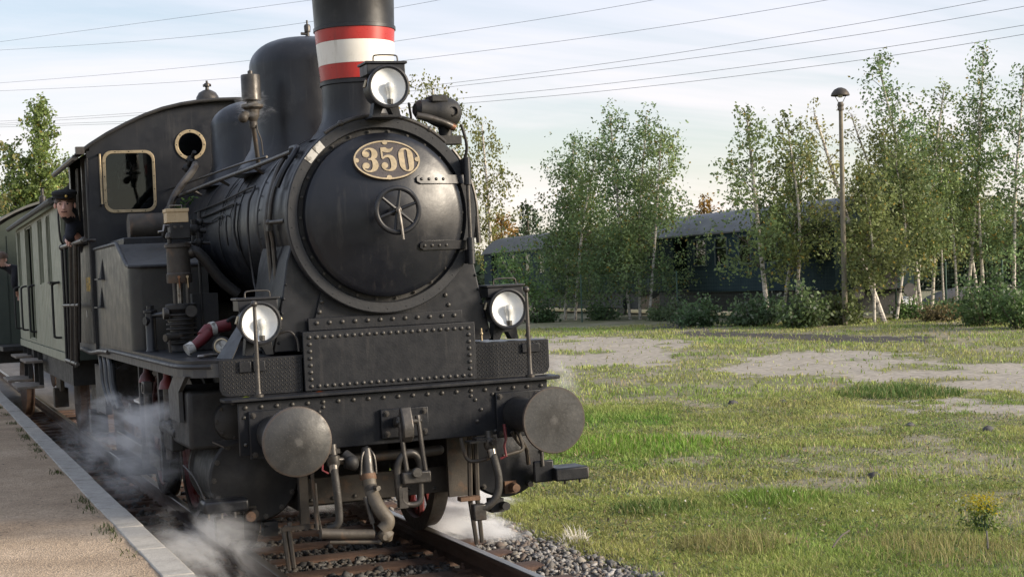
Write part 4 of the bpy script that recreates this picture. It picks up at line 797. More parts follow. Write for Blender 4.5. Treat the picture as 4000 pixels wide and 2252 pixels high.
# cab
arc = [(-1.42, 3.436), (-1.26, 3.535), (-1.086, 3.625), (-.90, 3.71), (-.724, 3.772), (-.54, 3.815), (-.361, 3.842), (-.18, 3.856), (0, 3.86)]
arc = arc + [(-x, z) for x, z in reversed(arc[:-1])]
win = rrect(-1.275, -.835, 2.83, 3.37, .07); winr = rrect(.835, 1.275, 2.83, 3.37, .07)
cabf = MB().prism([(-1.42, 1.556)] + [(1.42, 1.556)] + list(reversed(arc)), (win, winr, ring(28, .125, -.456, 3.443), ring(28, .125, .456, 3.443)), (0, 5.85, 0), (1, 0, 0), (0, 0, 1), .012).build('cab_front', 'black_paint', LOC)
for sx in (-1, 1):
    w0 = rrect(-1.305, -.808, 2.80, 3.40, .09) if sx < 0 else rrect(.808, 1.305, 2.80, 3.40, .09)
    wi = win if sx < 0 else winr
    f = MB().prism(w0, (wi,), (0, 5.838, 0), (1, 0, 0), (0, 0, 1), .012).build('window_frame', 'brass', cabf, bev=.003)
    for i, p in enumerate([(-1.29, z) for z in (2.9, 3.02, 3.15, 3.28)] + [(-.822, z) for z in (2.9, 3.02, 3.15, 3.28)] + [(x, 3.386) for x in (-1.18, -1.05, -.92)] + [(x, 2.815) for x in (-1.18, -1.05, -.92)]):
        rivet(f, p[0] if sx < 0 else -p[0], 5.838, p[1], .006, RIVB)
    MB().prism(wi, (), (0, 5.853, 0), (1, 0, 0), (0, 0, 1), .004).build('window_pane', 'window_glass', cabf)
    f = MB().prism(ring(40, .150, sx * .456, 3.443), (ring(40, .118, sx * .456, 3.443),), (0, 5.836, 0), (1, 0, 0), (0, 0, 1), .014).build('porthole_rim', 'brass', cabf, bev=.003)
    for i in range(8): a = 2 * PI * i / 8; rivet(f, sx * .456 + .134 * math.cos(a), 5.836, 3.443 + .134 * math.sin(a), .006, RIVB)
    MB().prism(ring(28, .124, sx * .456, 3.443), (), (0, 5.853, 0), (1, 0, 0), (0, 0, 1), .004).build('porthole_pane', 'window_glass', cabf)
    # side: post, half panel, rear post, openings left free
    xo = sx * 1.42; xa, xb = (xo, xo + .012) if sx < 0 else (xo - .012, xo)
    sd2 = MB().prism([(5.862, 1.556), (7.95, 1.556), (7.95, 3.40), (7.80, 3.40), (7.80, 2.52), (6.36, 2.52), (6.36, 3.40), (5.862, 3.40)], (), (xa, 0, 0), (0, 1, 0), (0, 0, 1), -.012).build('cab_side', 'side_paint', LOC)
    MB().box(xo - .03 if sx < 0 else xo, xo if sx < 0 else xo + .03, 5.85, 5.90, 1.5, 3.40).build('cab_post', 'black_paint', sd2)
    MB().tube([(xo + sx * .11, 5.62, 2.545), (xo + sx * .11, 8.02, 2.548)], .022, 10).build('cab_rail', 'dark_steel', sd2)
    for y in (5.7, 6.8, 7.95): MB().ball((xo + sx * .11, y, 2.546), .034, 10).cyl((xo + sx * .11, y, 2.546), (xo, y, 2.54), .016).build('rail_knob', 'dark_steel', sd2)
    for y0, z0, y1, z1, r in ((7.96, 2.54, 8.02, 1.30, .016), (6.95, 2.54, 7.40, 1.30, .026), (6.45, 2.54, 6.93, 1.30, .028), (6.15, 2.50, 6.53, 1.56, .013), (6.70, 2.54, 7.2, 1.3, .014), (7.6, 2.54, 7.7, 1.3, .014)):
        MB().tube(smooth_path([(xo + sx * .11, y0, z0), (xo + sx * .11, (y0 + y1) / 2 - .03, (z0 + z1) / 2), (xo + sx * .11, y1, z1)], 4), r, 8).build('cab_pipe', 'dark_steel' if r > .02 else 'black_paint', sd2)
    MB().tube([(xo + sx * .115, 6.4, 1.93), (xo + sx * .115, 8.02, 1.92)], .016, 8).build('pipe_clamp', 'dark_steel', sd2)
    MB().tube([(xo + sx * .115, 6.8, 1.33), (xo + sx * .115, 8.05, 1.33)], .02, 8).build('pipe_clamp', 'dark_steel', sd2)
    MB().tube([(xo + sx * .03, 5.86, 3.33), (xo + sx * .03, 5.87, 2.6), (xo + sx * .03, 5.90, 1.56)], .018, 8).build('drain_pipe', 'black_paint', sd2)
    MB().tube([(sx * 1.335, 5.77, 3.363), (sx * 1.33, 5.77, 2.884)], .011, 8).build('hand_bar', 'brass', cabf)
    for z in (3.363, 2.884): MB().cyl((sx * 1.335, 5.77, z), (sx * 1.335, 5.85, z), .012, n=8).build('bar_bracket', 'black_paint', cabf)
    MB().box(sx * 1.43 - .02, sx * 1.43 + .02, 6.36, 6.41, 2.53, 3.38).tube([(sx * 1.45, 6.7, 3.3), (sx * 1.45, 6.75, 2.72)], .012, 8).tube([(sx * 1.45, 6.85, 3.3), (sx * 1.45, 6.9, 2.9)], .008, 8).build('cab_window_guide', 'dark_steel', sd2)
    MB().tube(smooth_path([(xo + sx * .02, 7.9, 2.58), (xo + sx * .12, 7.92, 2.62), (xo + sx * .12, 7.92, 3.1), (xo + sx * .02, 7.9, 3.14)], 4), .012, 8).build('grab_iron', 'black_paint', sd2)
    # painted lettering, worn yellow: two short lines and a faint mark below
    if sx < 0:
        lt = MB()
        for y0, y1, z0, z1 in ((6.66, 6.70, 2.06, 2.20), (6.50, 6.60, 2.16, 2.20), (6.54, 6.60, 2.06, 2.15), (6.42, 6.48, 2.06, 2.20), (6.36, 6.42, 2.14, 2.20), (6.36, 6.40, 2.08, 2.12), (6.22, 6.32, 2.17, 2.20), (6.28, 6.32, 2.05, 2.16), (6.14, 6.26, 2.05, 2.08), (6.14, 6.18, 2.05, 2.20), (6.22, 6.28, 2.10, 2.14)):
            lt.box(-1.424, -1.4205, y0, y1, z0, z1)
        lt.build('lettering', 'yellow_paint', sd2)
        MB().box(-1.4235, -1.4205, 6.36, 6.40, 1.86, 1.98).build('faded_mark', 'brown_iron', sd2)
        MB().box(-1.424, -1.4205, 6.75, 6.82, 1.80, 1.87).build('label_tag', 'white_paint', sd2)
rwin = rrect(-1.26, -.97, 2.72, 3.30, .05); rwin2 = rrect(.97, 1.26, 2.72, 3.30, .05)
MB().prism([(-1.42, 1.556), (1.42, 1.556)] + list(reversed(arc)), (rwin, rwin2), (0, 7.938, 0), (1, 0, 0), (0, 0, 1), .012).build('cab_rear', 'black_paint', LOC)
MB().box(-1.40, 1.40, 5.87, 7.93, 1.556, 1.60).build('cab_floor', 'soot_black', LOC)
MB().lathe([(.66, 0), (.66, .35)], (0, 5.87, BC - .05), (0, 1, 0), 36).build('backhead', 'soot_black', LOC)
MB().box(-1.12, -.95, 6.15, 6.22, 3.05, 3.22).cyl((-1.03, 6.18, 3.22), (-1.03, 6.18, 3.32), .03).box(-.93, -.7, 6.2, 6.24, 2.9, 3.3).build('cab_fittings', 'soot_black', LOC)
rf = MB(); ro = [(-1.56, 3.335)] + arc + [(1.56, 3.335)]; n = len(ro)
y0, y1 = 5.76, 8.02
rf.add([(x, y0, z + .006) for x, z in ro] + [(x, y1, z + .006) for x, z in ro] + [(x, y0, z + .035) for x, z in ro] + [(x, y1, z + .035) for x, z in ro],
       [(i, i + 1, n + i + 1, n + i) for i in range(n - 1)] + [(2 * n + i, 3 * n + i, 3 * n + i + 1, 2 * n + i + 1) for i in range(n - 1)] + [(i, 2 * n + i, 2 * n + i + 1, i + 1) for i in range(n - 1)] + [(n + i, n + i + 1, 3 * n + i + 1, 3 * n + i) for i in range(n - 1)] + [(0, n, 3 * n, 2 * n), (n - 1, 3 * n - 1, 4 * n - 1, 2 * n - 1)])
roof = rf.build('cab_roof', 'coach_roof', LOC)
MB().tube([(x, y0 - .003, z + .018) for x, z in ro], .018, 8).build('roof_bead', 'soot_black', roof)
for s in (-1, 1): MB().tube([(s * 1.565, y0, 3.335), (s * 1.565, y1, 3.335)], .028, 8).build('rain_strip', 'dark_steel', roof)
MB().box(-1.56, -1.48, 5.70, 5.78, 3.36, 3.43).build('marker_bracket', 'dark_steel', roof)
bell = MB().lathe([(.128, 0), (.118, .03), (.112, .08), (.085, .125), (.04, .15), (.02, .155), (.018, .18), (.032, .19), (.03, .215), (.012, .225), (.012, .245), (.001, .247)], (-.19, 6.25, 3.875), (0, 0, 1), 28).build('bell', 'dark_steel', LOC)
MB().cyl((-.23, 6.25, 4.07), (-.15, 6.25, 4.075), .014).build('bell_clamp', 'dark_steel', bell)

# air compressor on the platform side
cx_, cy_ = -1.145, 2.6
cmp_ = MB().lathe([(.095, 2.09), (.098, 2.10), (.098, 2.16), (.09, 2.17), (.09, 2.36), (.104, 2.365), (.104, 2.39), (.09, 2.40), (.001, 2.405)], (cx_, cy_, 0), (0, 0, 1), 28).build('air_compressor', 'brown_iron', LOC)
lo = [(.105, 1.57), (.105, 1.60)]
for k in range(7): lo += [(.09, 1.62 + k * .036), (.118, 1.626 + k * .036), (.118, 1.636 + k * .036), (.09, 1.642 + k * .036)]
lo += [(.11, 1.885), (.118, 1.89), (.118, 1.925), (.10, 1.93), (.001, 1.932)]
MB().lathe(lo, (cx_, cy_, 0), (0, 0, 1), 28).build('air_cylinder', 'soot_black', cmp_)
for dx, dy in ((-.05, -.06), (.05, -.06), (0, .06)): MB().cyl((cx_ + dx, cy_ + dy, 1.92), (cx_ + dx, cy_ + dy, 2.10), .016, n=10).build('pillar', 'dark_steel', cmp_)
MB().cyl((cx_, cy_, 1.92), (cx_, cy_, 2.10), .02, n=12).build('piston_rod', 'steel', cmp_)
for dx, m in ((-.02, 'copper'), (.045, 'brass')): MB().cyl((cx_ + dx, cy_ - .105, 2.135), (cx_ + dx, cy_ - .09, 2.135), .011, n=8).tube([(cx_ + dx, cy_ - .105, 2.125), (cx_ + dx + .005, cy_ - .10, 2.05)], .005, 6).build('oiler', m, cmp_)
MB().box(cx_ - .065, cx_ + .085, cy_ - .10, cy_ + .05, 2.43, 2.55).build('lubricator', 'soot_black', cmp_, bev=.005)
for dx in (-.03, .02): rivet(cmp_, cx_ + dx, cy_ - .10, 2.52, .010, BOLT, 'bolt')
MB().lathe([(.016, 0), (.016, .03), (.03, .04), (.03, .06), (.018, .08)], (cx_ - .07, cy_ - .05, 2.40), (0, 0, 1), 12).build('grease_cup', 'dark_steel', cmp_)
MB().tube([(cx_ - .07, cy_ - .08, 2.53), (cx_ - .11, cy_ - .09, 2.535), (cx_ - .12, cy_ - .1, 2.49), (cx_ - .16, cy_ - .1, 2.485)], .01, 8).build('crank_handle', 'steel', cmp_)
bx = MB().box(cx_ - .088, cx_ + .078, cy_ - .09, cy_ + .06, 2.555, 2.635).box(cx_ - .094, cx_ + .084, cy_ - .096, cy_ + .066, 2.635, 2.662).build('oil_box', 'tan_box', cmp_, bev=.003)
MB().tube([(cx_ - .055, cy_ - .03, 2.66), (cx_ - .055, cy_ - .03, 2.688), (cx_ + .04, cy_ - .03, 2.688), (cx_ + .04, cy_ - .03, 2.66)], .005, 6).build('box_handle', 'steel', bx)
MB().cyl((cx_ - .1, cy_ - .02, 1.86), (cx_ - .14, cy_ - .02, 1.86), .045).build('valve_cap', 'dark_steel', cmp_); MB().cyl((cx_ + .06, cy_ - .12, 1.87), (cx_ + .06, cy_ - .07, 1.87), .045).build('valve_cap', 'dark_steel', cmp_)
MB().tube(smooth_path([(cx_ + .08, cy_, 2.32), (cx_ + .13, cy_ - .02, 2.33), (cx_ + .2, cy_ - .02, 2.26), (cx_ + .32, cy_, 2.10), (cx_ + .45, cy_, 1.98)], 6), .042, 14).build('exhaust_pipe', 'soot_black', cmp_)
MB().cyl((cx_ + .08, cy_, 2.32), (cx_ + .115, cy_ - .012, 2.332), .052, n=16).build('pipe_flange', 'dark_steel', cmp_)
for i, (p, r) in enumerate((((cx_ + .15, cy_ + .1, 2.50), .05), ((cx_ + .17, cy_ + .05, 2.40), .035), ((cx_ + .2, cy_ + .12, 2.56), .03))):
    MB().ball(p, r, 10).cyl((p[0], p[1], p[2] - .12), (p[0], p[1], p[2] + .08), r * .5).cyl((p[0] - .06, p[1], p[2]), (p[0] + .09, p[1], p[2] - .01), r * .4).build('steam_valve', 'soot_black', cmp_)
MB().tube(smooth_path([(cx_ + .17, cy_ + .05, 2.3), (cx_ + .17, cy_ + .05, 2.0), (cx_ + .17, cy_ + .05, 1.75)], 3), .012, 8).build('pipe', 'soot_black', cmp_)
MB().box(cx_ + .1, cx_ + .3, cy_ + .05, cy_ + .25, 1.56, 2.0).build('compressor_bracket', 'soot_black', cmp_)
# small stand and lever beside the compressor
MB().lathe([(.05, 1.557), (.042, 1.57), (.042, 1.86), (.055, 1.865), (.055, 1.885), (.03, 1.89), (.03, 1.92), (.001, 1.925)], (-1.31, 3.1, 0), (0, 0, 1), 18).cyl((-1.36, 3.08, 1.80), (-1.31, 3.1, 1.80), .035).cyl((-1.31, 3.1, 1.84), (-1.15, 2.8, 1.86), .02).build('drain_stand', 'black_paint', LOC)
lev = MB().tube([(-1.245, 2.7, 1.845), (-1.20, 2.6, 1.73)], [.014, .016], 6).tube([(-1.30, 2.45, 1.675), (-1.20, 2.5, 1.68), (-1.12, 2.55, 1.70)], [.03, .026, .03], 10).cyl((-1.265, 2.45, 1.56), (-1.27, 2.45, 1.66), .011).build('reversing_lever', 'dark_steel', LOC)

# ------------------------------------------------------------------ loose things on the footplate
fz = 1.557
def on_fp(name, label, cat): return thing(name, label, cat, TRK @ Vector((0, 0, 0)), CR)
hv = on_fp('hose_coupling', 'red hose coupling with white collars lying beside the left head lamp', 'hose coupling')
MB().tube([(-1.215, 1.70, 1.625), (-1.16, 1.72, 1.66), (-1.11, 1.75, 1.70), (-1.09, 1.76, 1.72)], [.034, .04, .045, .045], 14).tube([(-1.15, 1.74, 1.70), (-1.10, 1.77, 1.735), (-.93, 1.8, 1.765)], [.03, .045, .045], 14).build('body', 'red_paint', hv)
MB().cyl((-1.265, 1.69, 1.60), (-1.215, 1.70, 1.625), .044, n=18).build('end_collar', 'white_paint', hv)
MB().cyl((-1.075, 1.77, 1.74), (-1.04, 1.78, 1.745), .052, n=18).build('middle_collar', 'white_paint', hv)
MB().tube(smooth_path([(-.95, 1.76, 1.79), (-.90, 1.74, 1.82), (-.84, 1.74, 1.79)], 4), .012, 8).build('strap', 'black_cloth', hv)
gg = on_fp('pressure_gauge', 'round black gauge with a white dial in a brass rim, beside the red coupling', 'gauge')
MB().lathe([(.04, .09), (.065, .07), (.068, .0), (.055, -.006)], (-1.06, 1.42, 1.628), (.35, .9, -.15), 24).build('case', 'soot_black', gg)
MB().lathe([(.052, -.004), (.054, -.014), (.044, -.016), (.044, -.004)], (-1.06, 1.42, 1.628), (.35, .9, -.15), 24, cap=False).build('rim', 'brass', gg)
MB().lathe([(.001, -.008), (.045, -.007)], (-1.06, 1.42, 1.628), (.35, .9, -.15), 20, cap=False).build('dial', 'white_paint', gg)
sp = on_fp('steel_shackle', 'bright steel shackle lying flat in front of the gauge', 'shackle')
MB().tube(smooth_path([(-1.14, 1.33, fz + .022), (-1.22, 1.25, fz + .016), (-1.255, 1.22, fz + .016), (-1.25, 1.18, fz + .016), (-1.13, 1.22, fz + .018)], 5), .0125, 8).build('bow', 'steel', sp)
sg = on_fp('leafy_sprig', 'small green leafy twig caught on the boiler side', 'twig')
base_ = Vector((-.86, 4.55, 2.72))
MB().tube([base_, base_ + V(.1, -.05, .06), base_ + V(.17, -.06, .13)], .004, 5).build('twig', 'branch_bark', sg)
verts, tint = [], []
for i in range(26):
    t = random.random(); c = base_ + Vector((.17 * t, -.06 * t, .13 * t)) + Vector((random.uniform(-.05, .05), random.uniform(-.05, .03), random.uniform(-.03, .05)))
    a = Vector((random.gauss(0, 1), random.gauss(0, 1), random.gauss(0, 1))).normalized() * .028; b = a.orthogonal().normalized() * .014
    verts += [c - a, c + b, c + a, c - b]; gcol = random.uniform(.7, 1.2); tint += [(.07 * gcol, .14 * gcol, .035 * gcol)] * 4
fast_mesh('leaves', np.array([tuple(v) for v in verts]), np.arange(len(verts)), 4, 'leaves', np.array(tint), sg)
for i, (x, y, z, c, lb) in enumerate(((-1.06, .64, 1.306, (.25, .30, .04), 'tiny yellow-green leaf on the ledge by the left corner rod'), (-.56, .64, 1.306, (.30, .07, .02), 'tiny orange leaf on the ledge below the riveted plate'))):
    q = np.array([(x - .03, y, z), (x, y - .012, z + .008), (x + .03, y, z + .002), (x, y + .012, z + .008)])
    tag(fast_mesh('fallen_leaf', q, np.arange(4), 4, 'leaves', np.array([c] * 4)), lb, 'leaf').rotation_euler = CR
# ------------------------------------------------------------------ coaches behind the engine
def coach_roof_pts(hw, ze, za, n=16): return [(-hw + 2 * hw * i / n, ze + (za - ze) * (1 - abs(-1 + 2 * i / n) ** 2.2)) for i in range(n + 1)]
def roof_shell(name, pts, y0, y1, th, m, parent):
    n = len(pts); b = MB()
    b.add([(x, y0, z) for x, z in pts] + [(x, y1, z) for x, z in pts] + [(x, y0, z + th) for x, z in pts] + [(x, y1, z + th) for x, z in pts],
          [(i, i + 1, n + i + 1, n + i) for i in range(n - 1)] + [(2 * n + i, 3 * n + i, 3 * n + i + 1, 2 * n + i + 1) for i in range(n - 1)] + [(i, 2 * n + i, 2 * n + i + 1, i + 1) for i in range(n - 1)] + [(n + i, n + i + 1, 3 * n + i + 1, 3 * n + i) for i in range(n - 1)] + [(0, n, 3 * n, 2 * n), (n - 1, 3 * n - 1, 4 * n - 1, 2 * n - 1)])
    return b.build(name, m, parent)
CO = thing('railway_coach', 'light green boarded coach coupled right behind the locomotive', 'coach', (0, 0, 0), CR)
ya, yb = 8.40, 15.9
xs_ = 1.47
openings = [(9.88, 10.25, 2.18, 2.97), (11.18, 11.48, 2.20, 2.98), (12.80, 13.85, 1.45, 2.98), (15.05, 15.45, 2.2, 2.98)]
for s in (-1, 1):
    holes = [[(a, c), (b, c), (b, d), (a, d)] for a, b, c, d in openings]
    MB().prism([(ya, 1.30), (yb, 1.30), (yb, 3.07), (ya, 3.07)], holes, (s * xs_, 0, 0), (0, 1, 0), (0, 0, 1), .02 if s > 0 else -.02).build('side_wall', 'coach_green', CO)
    y = ya
    while y < yb - .05:
        # wide sheet at the near end, then narrow boards
        w = 1.40 if y < 8.5 else .235
        y2 = min(yb, y + w); segs = [(1.40, 3.05)]
        for a, b, c, d in openings:
            if y < b and y2 > a: segs = [(1.40, c - .02)] + ([(d + .02, 3.05)] if d < 3.0 else [])
        for z0, z1 in segs:
            if z1 - z0 > .03: MB().box(min(s * xs_, s * (xs_ + .02)), max(s * xs_, s * (xs_ + .02)), y + .012, y2 - .012, z0, z1).build('plank', 'coach_green', CO)
        y = y2
    for a, b, c, d in openings:
        if c > 2: MB().box(min(s * (xs_ - .03), s * (xs_ - .02)), max(s * (xs_ - .03), s * (xs_ - .02)), a, b, c, d).build('window_pane', 'window_glass', CO)
        fr_ = MB()
        for q in ((a - .03, a, c, d), (b, b + .03, c, d)): fr_.box(min(s * xs_, s * (xs_ + .03)), max(s * xs_, s * (xs_ + .03)), *q)
        fr_.build('opening_frame', 'coach_green', CO)
    MB().box(min(s * xs_, s * (xs_ + .03)), max(s * xs_, s * (xs_ + .03)), ya, yb, 1.29, 1.385).build('sill_board', 'coach_green', CO)
    for y in (8.95, 12.6, 14.1, 15.6):
        MB().tube(smooth_path([(s * 1.49, y, 2.18), (s * 1.56, y, 2.16), (s * 1.57, y, 2.08), (s * 1.57, y, 1.62), (s * 1.56, y, 1.56), (s * 1.49, y, 1.55)], 4), .014, 8).build('door_handrail', 'soot_black', CO)
    MB().box(min(s * 1.49, s * 1.60), max(s * 1.49, s * 1.60), 8.85, 9.15, 2.17, 2.19).build('lamp_iron', 'soot_black', CO)
    for y0, y1, z in ((12.35, 13.55, .80), (12.3, 13.4, 1.14), (14.35, 15.55, .80), (14.3, 15.4, 1.14)):
        x1 = 1.80 if z < 1 else 1.68
        MB().box(min(s * 1.45, s * x1), max(s * 1.45, s * x1), y0, y1, z, z + .035).build('step_board', 'step_wood', CO, bev=.006)
    for y in (12.5, 13.3, 14.5, 15.3): MB().box(min(s * 1.44, s * 1.5), max(s * 1.44, s * 1.5), y, y + .03, .8, 1.29).build('step_hanger', 'soot_black', CO)
MB().box(-1.45, 1.45, ya, ya + .03, 1.30, 3.07).build('end_wall', 'coach_dark_green', CO)
MB().box(-1.45, 1.45, yb - .03, yb, 1.30, 3.07).build('end_wall', 'coach_dark_green', CO)
MB().box(-1.44, 1.44, ya + .03, yb - .03, 1.31, 1.36).build('floor', 'interior_dark', CO)
MB().box(-1.40, 1.40, ya + .4, yb - .4, 1.0, 1.29).build('underframe', 'soot_black', CO)
MB().box(-.05, .05, ya + .05, yb - .05, 1.36, 3.0).build('partition', 'interior_dark', CO)
crp = coach_roof_pts(1.58, 3.075, 3.62)
crf = roof_shell('roof', crp, ya - .12, yb + .1, .035, 'coach_roof', CO)
MB().tube([(-1.59, ya - .12, 3.075), (-1.59, yb + .1, 3.075)], .035, 8).build('gutter', 'coach_roof', crf)
MB().prism([(x, z) for x, z in crp] , (), (0, ya + .015, 0), (1, 0, 0), (0, 0, 1), .02).build('roof_end', 'coach_dark_green', CO)
for y in (9.7, 14.6):
    for s in (-1, 1):
        MB().lathe([(.42, -.06), (.5, -.06), (.5, .04), (.525, .05), (.525, .07), (.3, .06)], (s * .755, y, .5), (-s, 0, 0), 32).build('wheel', 'rail_side', CO)
        MB().box(s * 1.05 - .1, s * 1.05 + .1, y - .12, y + .12, .38, .66).box(s * 1.05 - .03, s * 1.05 + .03, y - .35, y + .35, .62, 1.0).build('axle_box', 'brown_iron', CO, bev=.01)
for s in (-1, 1): MB().lathe([(.2, 0), (.2, .02), (.08, .05), (.08, .4)], (s * .875, 8.02, 1.05), (0, 1, 0), 24).build('buffer', 'dark_steel', CO)
MB().lathe([(.03, 0), (.05, .02), (.05, .1), (.02, .12), (.02, .22), (.05, .24)], (-1.2, 14.2, 3.36), (0, 0, 1), 12).build('roof_vent', 'dark_steel', CO)

C2 = thing('railway_coach', 'second dark green coach further back, its end wall facing the engine', 'coach', TRK @ Vector((-.42, 17.45, 0)), (0, CANT, math.radians(2.5)))
MB().box(-1.45, 1.45, 0, .04, 1.22, 3.05).build('end_wall', 'coach_dark_green', C2)
for i in range(9): MB().box(-1.44 + i * .32, -1.44 + i * .32 + .30, -.012, 0, 1.26, 3.03).build('plank', 'coach_dark_green', C2)
for s in (-1, 1): MB().box(min(s * 1.42, s * 1.45), max(s * 1.42, s * 1.45), .04, 12, 1.22, 3.05).build('side_wall', 'coach_dark_green', C2)
roof_shell('roof', coach_roof_pts(1.60, 3.0, 3.6), -.25, 12.1, .04, 'coach_roof', C2)
MB().prism(coach_roof_pts(1.45, 3.03, 3.57), (), (0, .03, 0), (1, 0, 0), (0, 0, 1), .03).build('roof_end', 'coach_dark_green', C2)
MB().box(-1.3, 1.3, .3, 11.5, .95, 1.2).build('underframe', 'soot_black', C2)
for y in (1.5, 9.5):
    for s in (-1, 1): MB().lathe([(.1, -.06), (.5, -.06), (.5, .04), (.525, .05), (.525, .07), (.1, .06)], (s * .755, y, .5), (-s, 0, 0), 28).build('wheel', 'rail_side', C2)
MB().box(-1.4, 1.4, -1.4, -.02, 1.2, 1.27).build('gangway_floor', 'soot_black', C2)

# ------------------------------------------------------------------ people
def person(label, joints, edges, root, skin_fn, mats, parent_rot, cat='person'):
    P = thing('person', label, cat, (0, 0, 0), parent_rot)
    me = bpy.data.meshes.new('tmp'); names = list(joints); idx = {k: i for i, k in enumerate(names)}
    me.from_pydata([joints[k][0] for k in names], [(idx[a], idx[b]) for a, b in edges], [])
    ob = bpy.data.objects.new('tmp', me); C.objects.link(ob)
    sk = ob.modifiers.new('skin', 'SKIN'); sk.use_smooth_shade = True
    lay = me.skin_vertices[0].data if me.skin_vertices else None
    if lay is None:
        bpy.context.view_layer.objects.active = ob
    for k in names:
        r = joints[k][1]; me.skin_vertices[0].data[idx[k]].radius = (r, r) if not isinstance(r, tuple) else r
        me.skin_vertices[0].data[idx[k]].use_root = (k == root)
    ss_ = ob.modifiers.new('sub', 'SUBSURF'); ss_.levels = 2; ss_.render_levels = 2
    dg_ = bpy.context.evaluated_depsgraph_get(); dg_.update()
    m2 = bpy.data.meshes.new_from_object(ob.evaluated_get(dg_)); bpy.data.objects.remove(ob)
    m2.materials.clear()
    for m in mats: m2.materials.append(MT[m])
    for p in m2.polygons: p.material_index = skin_fn(p.center); p.use_smooth = True
    b = bpy.data.objects.new('body', m2); C.objects.link(b); b.parent = P
    return P
def face(P, c, fwd, hat=None, hair='hair_brown', R_=.105, specs=False):
    """eyes, brows, nose, mouth, ears, hair (and a cap) round head centre c; fwd is where the face looks"""
    f = Vector(fwd).normalized(); u = Vector((0, 0, 1)); u = (u - f * u.dot(f)).normalized(); r = f.cross(u)
    c = Vector(c); at = lambda a, b, d: c + r * a + u * b + f * d
    MB().tube([at(0, .025, R_ * .88), at(0, -.005, R_ * 1.06), at(0, -.018, R_ * 1.16), at(0, -.03, R_ * .95)], [.010, .014, .017, .010], 8).build('nose', 'skin', P)
    for s in (-1, 1):
        MB().ball(at(s * .036, .022, R_ * .86), .009, 8).build('eye', 'interior_dark', P)
        MB().tube([at(s * .022, .043, R_ * .93), at(s * .052, .043, R_ * .83)], .004, 6).build('eyebrow', hair, P)
        MB().ball(at(s * R_ * .92, .0, -.005), .024, 8, .6, .8, 1.2).build('ear', 'skin', P)
    MB().tube([at(-.028, -.055, R_ * .90), at(0, -.058, R_ * .97), at(.028, -.055, R_ * .90)], .0065, 6).build('mouth', 'mouth_dark', P)
    hm = MB(); hm.lathe([(R_ * 1.03 * math.sin(a) + 1e-4, R_ * 1.12 * math.cos(a)) for a in [PI * i / 20 for i in range(0, 10)]], (0, 0, 0), (0, 0, 1), 20, cap=False)
    hm.v = [tuple(at(x, z + .014, y - .034)) for x, y, z in hm.v]
    hm.build('hair', hair, P)
    if specs:
        for s in (-1, 1): MB().torus(at(s * .036, .02, R_ * .98), f, .024, .004, 16, 5).build('spectacles', 'interior_dark', P)
    if hat:
        h = MB().lathe([(R_ * 1.03, .070), (R_ * 1.08, .072), (R_ * 1.10, .095), (R_ * 1.20, .112), (R_ * 1.15, .135), (R_ * .75, .155), (.001, .16)], (0, 0, 0), (0, 0, 1), 24)
        h.v = [tuple(at(x, z + .005, y - .01)) for x, y, z in h.v]
        h.build('cap', hat, P)
        MB().add([at(-.085, .078, R_ * .75), at(.085, .078, R_ * .75), at(.055, .078, R_ * 1.16), at(0, .076, R_ * 1.22), at(-.055, .078, R_ * 1.16), at(-.085, .084, R_ * .75), at(.085, .084, R_ * .75), at(.055, .083, R_ * 1.16), at(0, .081, R_ * 1.22), at(-.055, .083, R_ * 1.16)],
                 [(0, 1, 2, 3, 4), (9, 8, 7, 6, 5), (1, 6, 7, 2), (2, 7, 8, 3), (3, 8, 9, 4), (4, 9, 5, 0)]).build('cap_peak', hat, P)
        MB().ball(at(-.03, .098, R_ * 1.10), .016, 8).build('cap_badge', 'gold', P)
def arm(J, E_, tagn, sh, el, wr, curl, along, side):
    J['sh' + tagn] = (sh, .075); J['el' + tagn] = (el, .052); J['wr' + tagn] = (wr, .032)
    sh, el, wr = Vector(sh), Vector(el), Vector(wr); a = Vector(along).normalized(); s = Vector(side).normalized(); cdir = Vector(curl).normalized()
    pm = wr + a * .07; J['pm' + tagn] = (tuple(pm), .034); E_ += [('chest', 'sh' + tagn), ('sh' + tagn, 'el' + tagn), ('el' + tagn, 'wr' + tagn), ('wr' + tagn, 'pm' + tagn)]
    for i, (k, ln) in enumerate(((-.026, .065), (-.009, .075), (.009, .07), (.026, .055))):
        b = pm + s * k + a * .02; m = b + a * ln * .6 + cdir * .015; e = m + a * ln * .3 + cdir * ln * .5
        J[f'f{i}{tagn}'] = (tuple(b), .010); J[f'g{i}{tagn}'] = (tuple(m), .009); J[f'h{i}{tagn}'] = (tuple(e), .008)
        E_ += [('pm' + tagn, f'f{i}{tagn}'), (f'f{i}{tagn}', f'g{i}{tagn}'), (f'g{i}{tagn}', f'h{i}{tagn}')]
    t0 = wr + a * .03 + s * -.035; J['t0' + tagn] = (tuple(t0), .011); J['t1' + tagn] = (tuple(t0 + a * .045 + s * -.02 + cdir * .01), .009)
    E_ += [('wr' + tagn, 't0' + tagn), ('t0' + tagn, 't1' + tagn)]
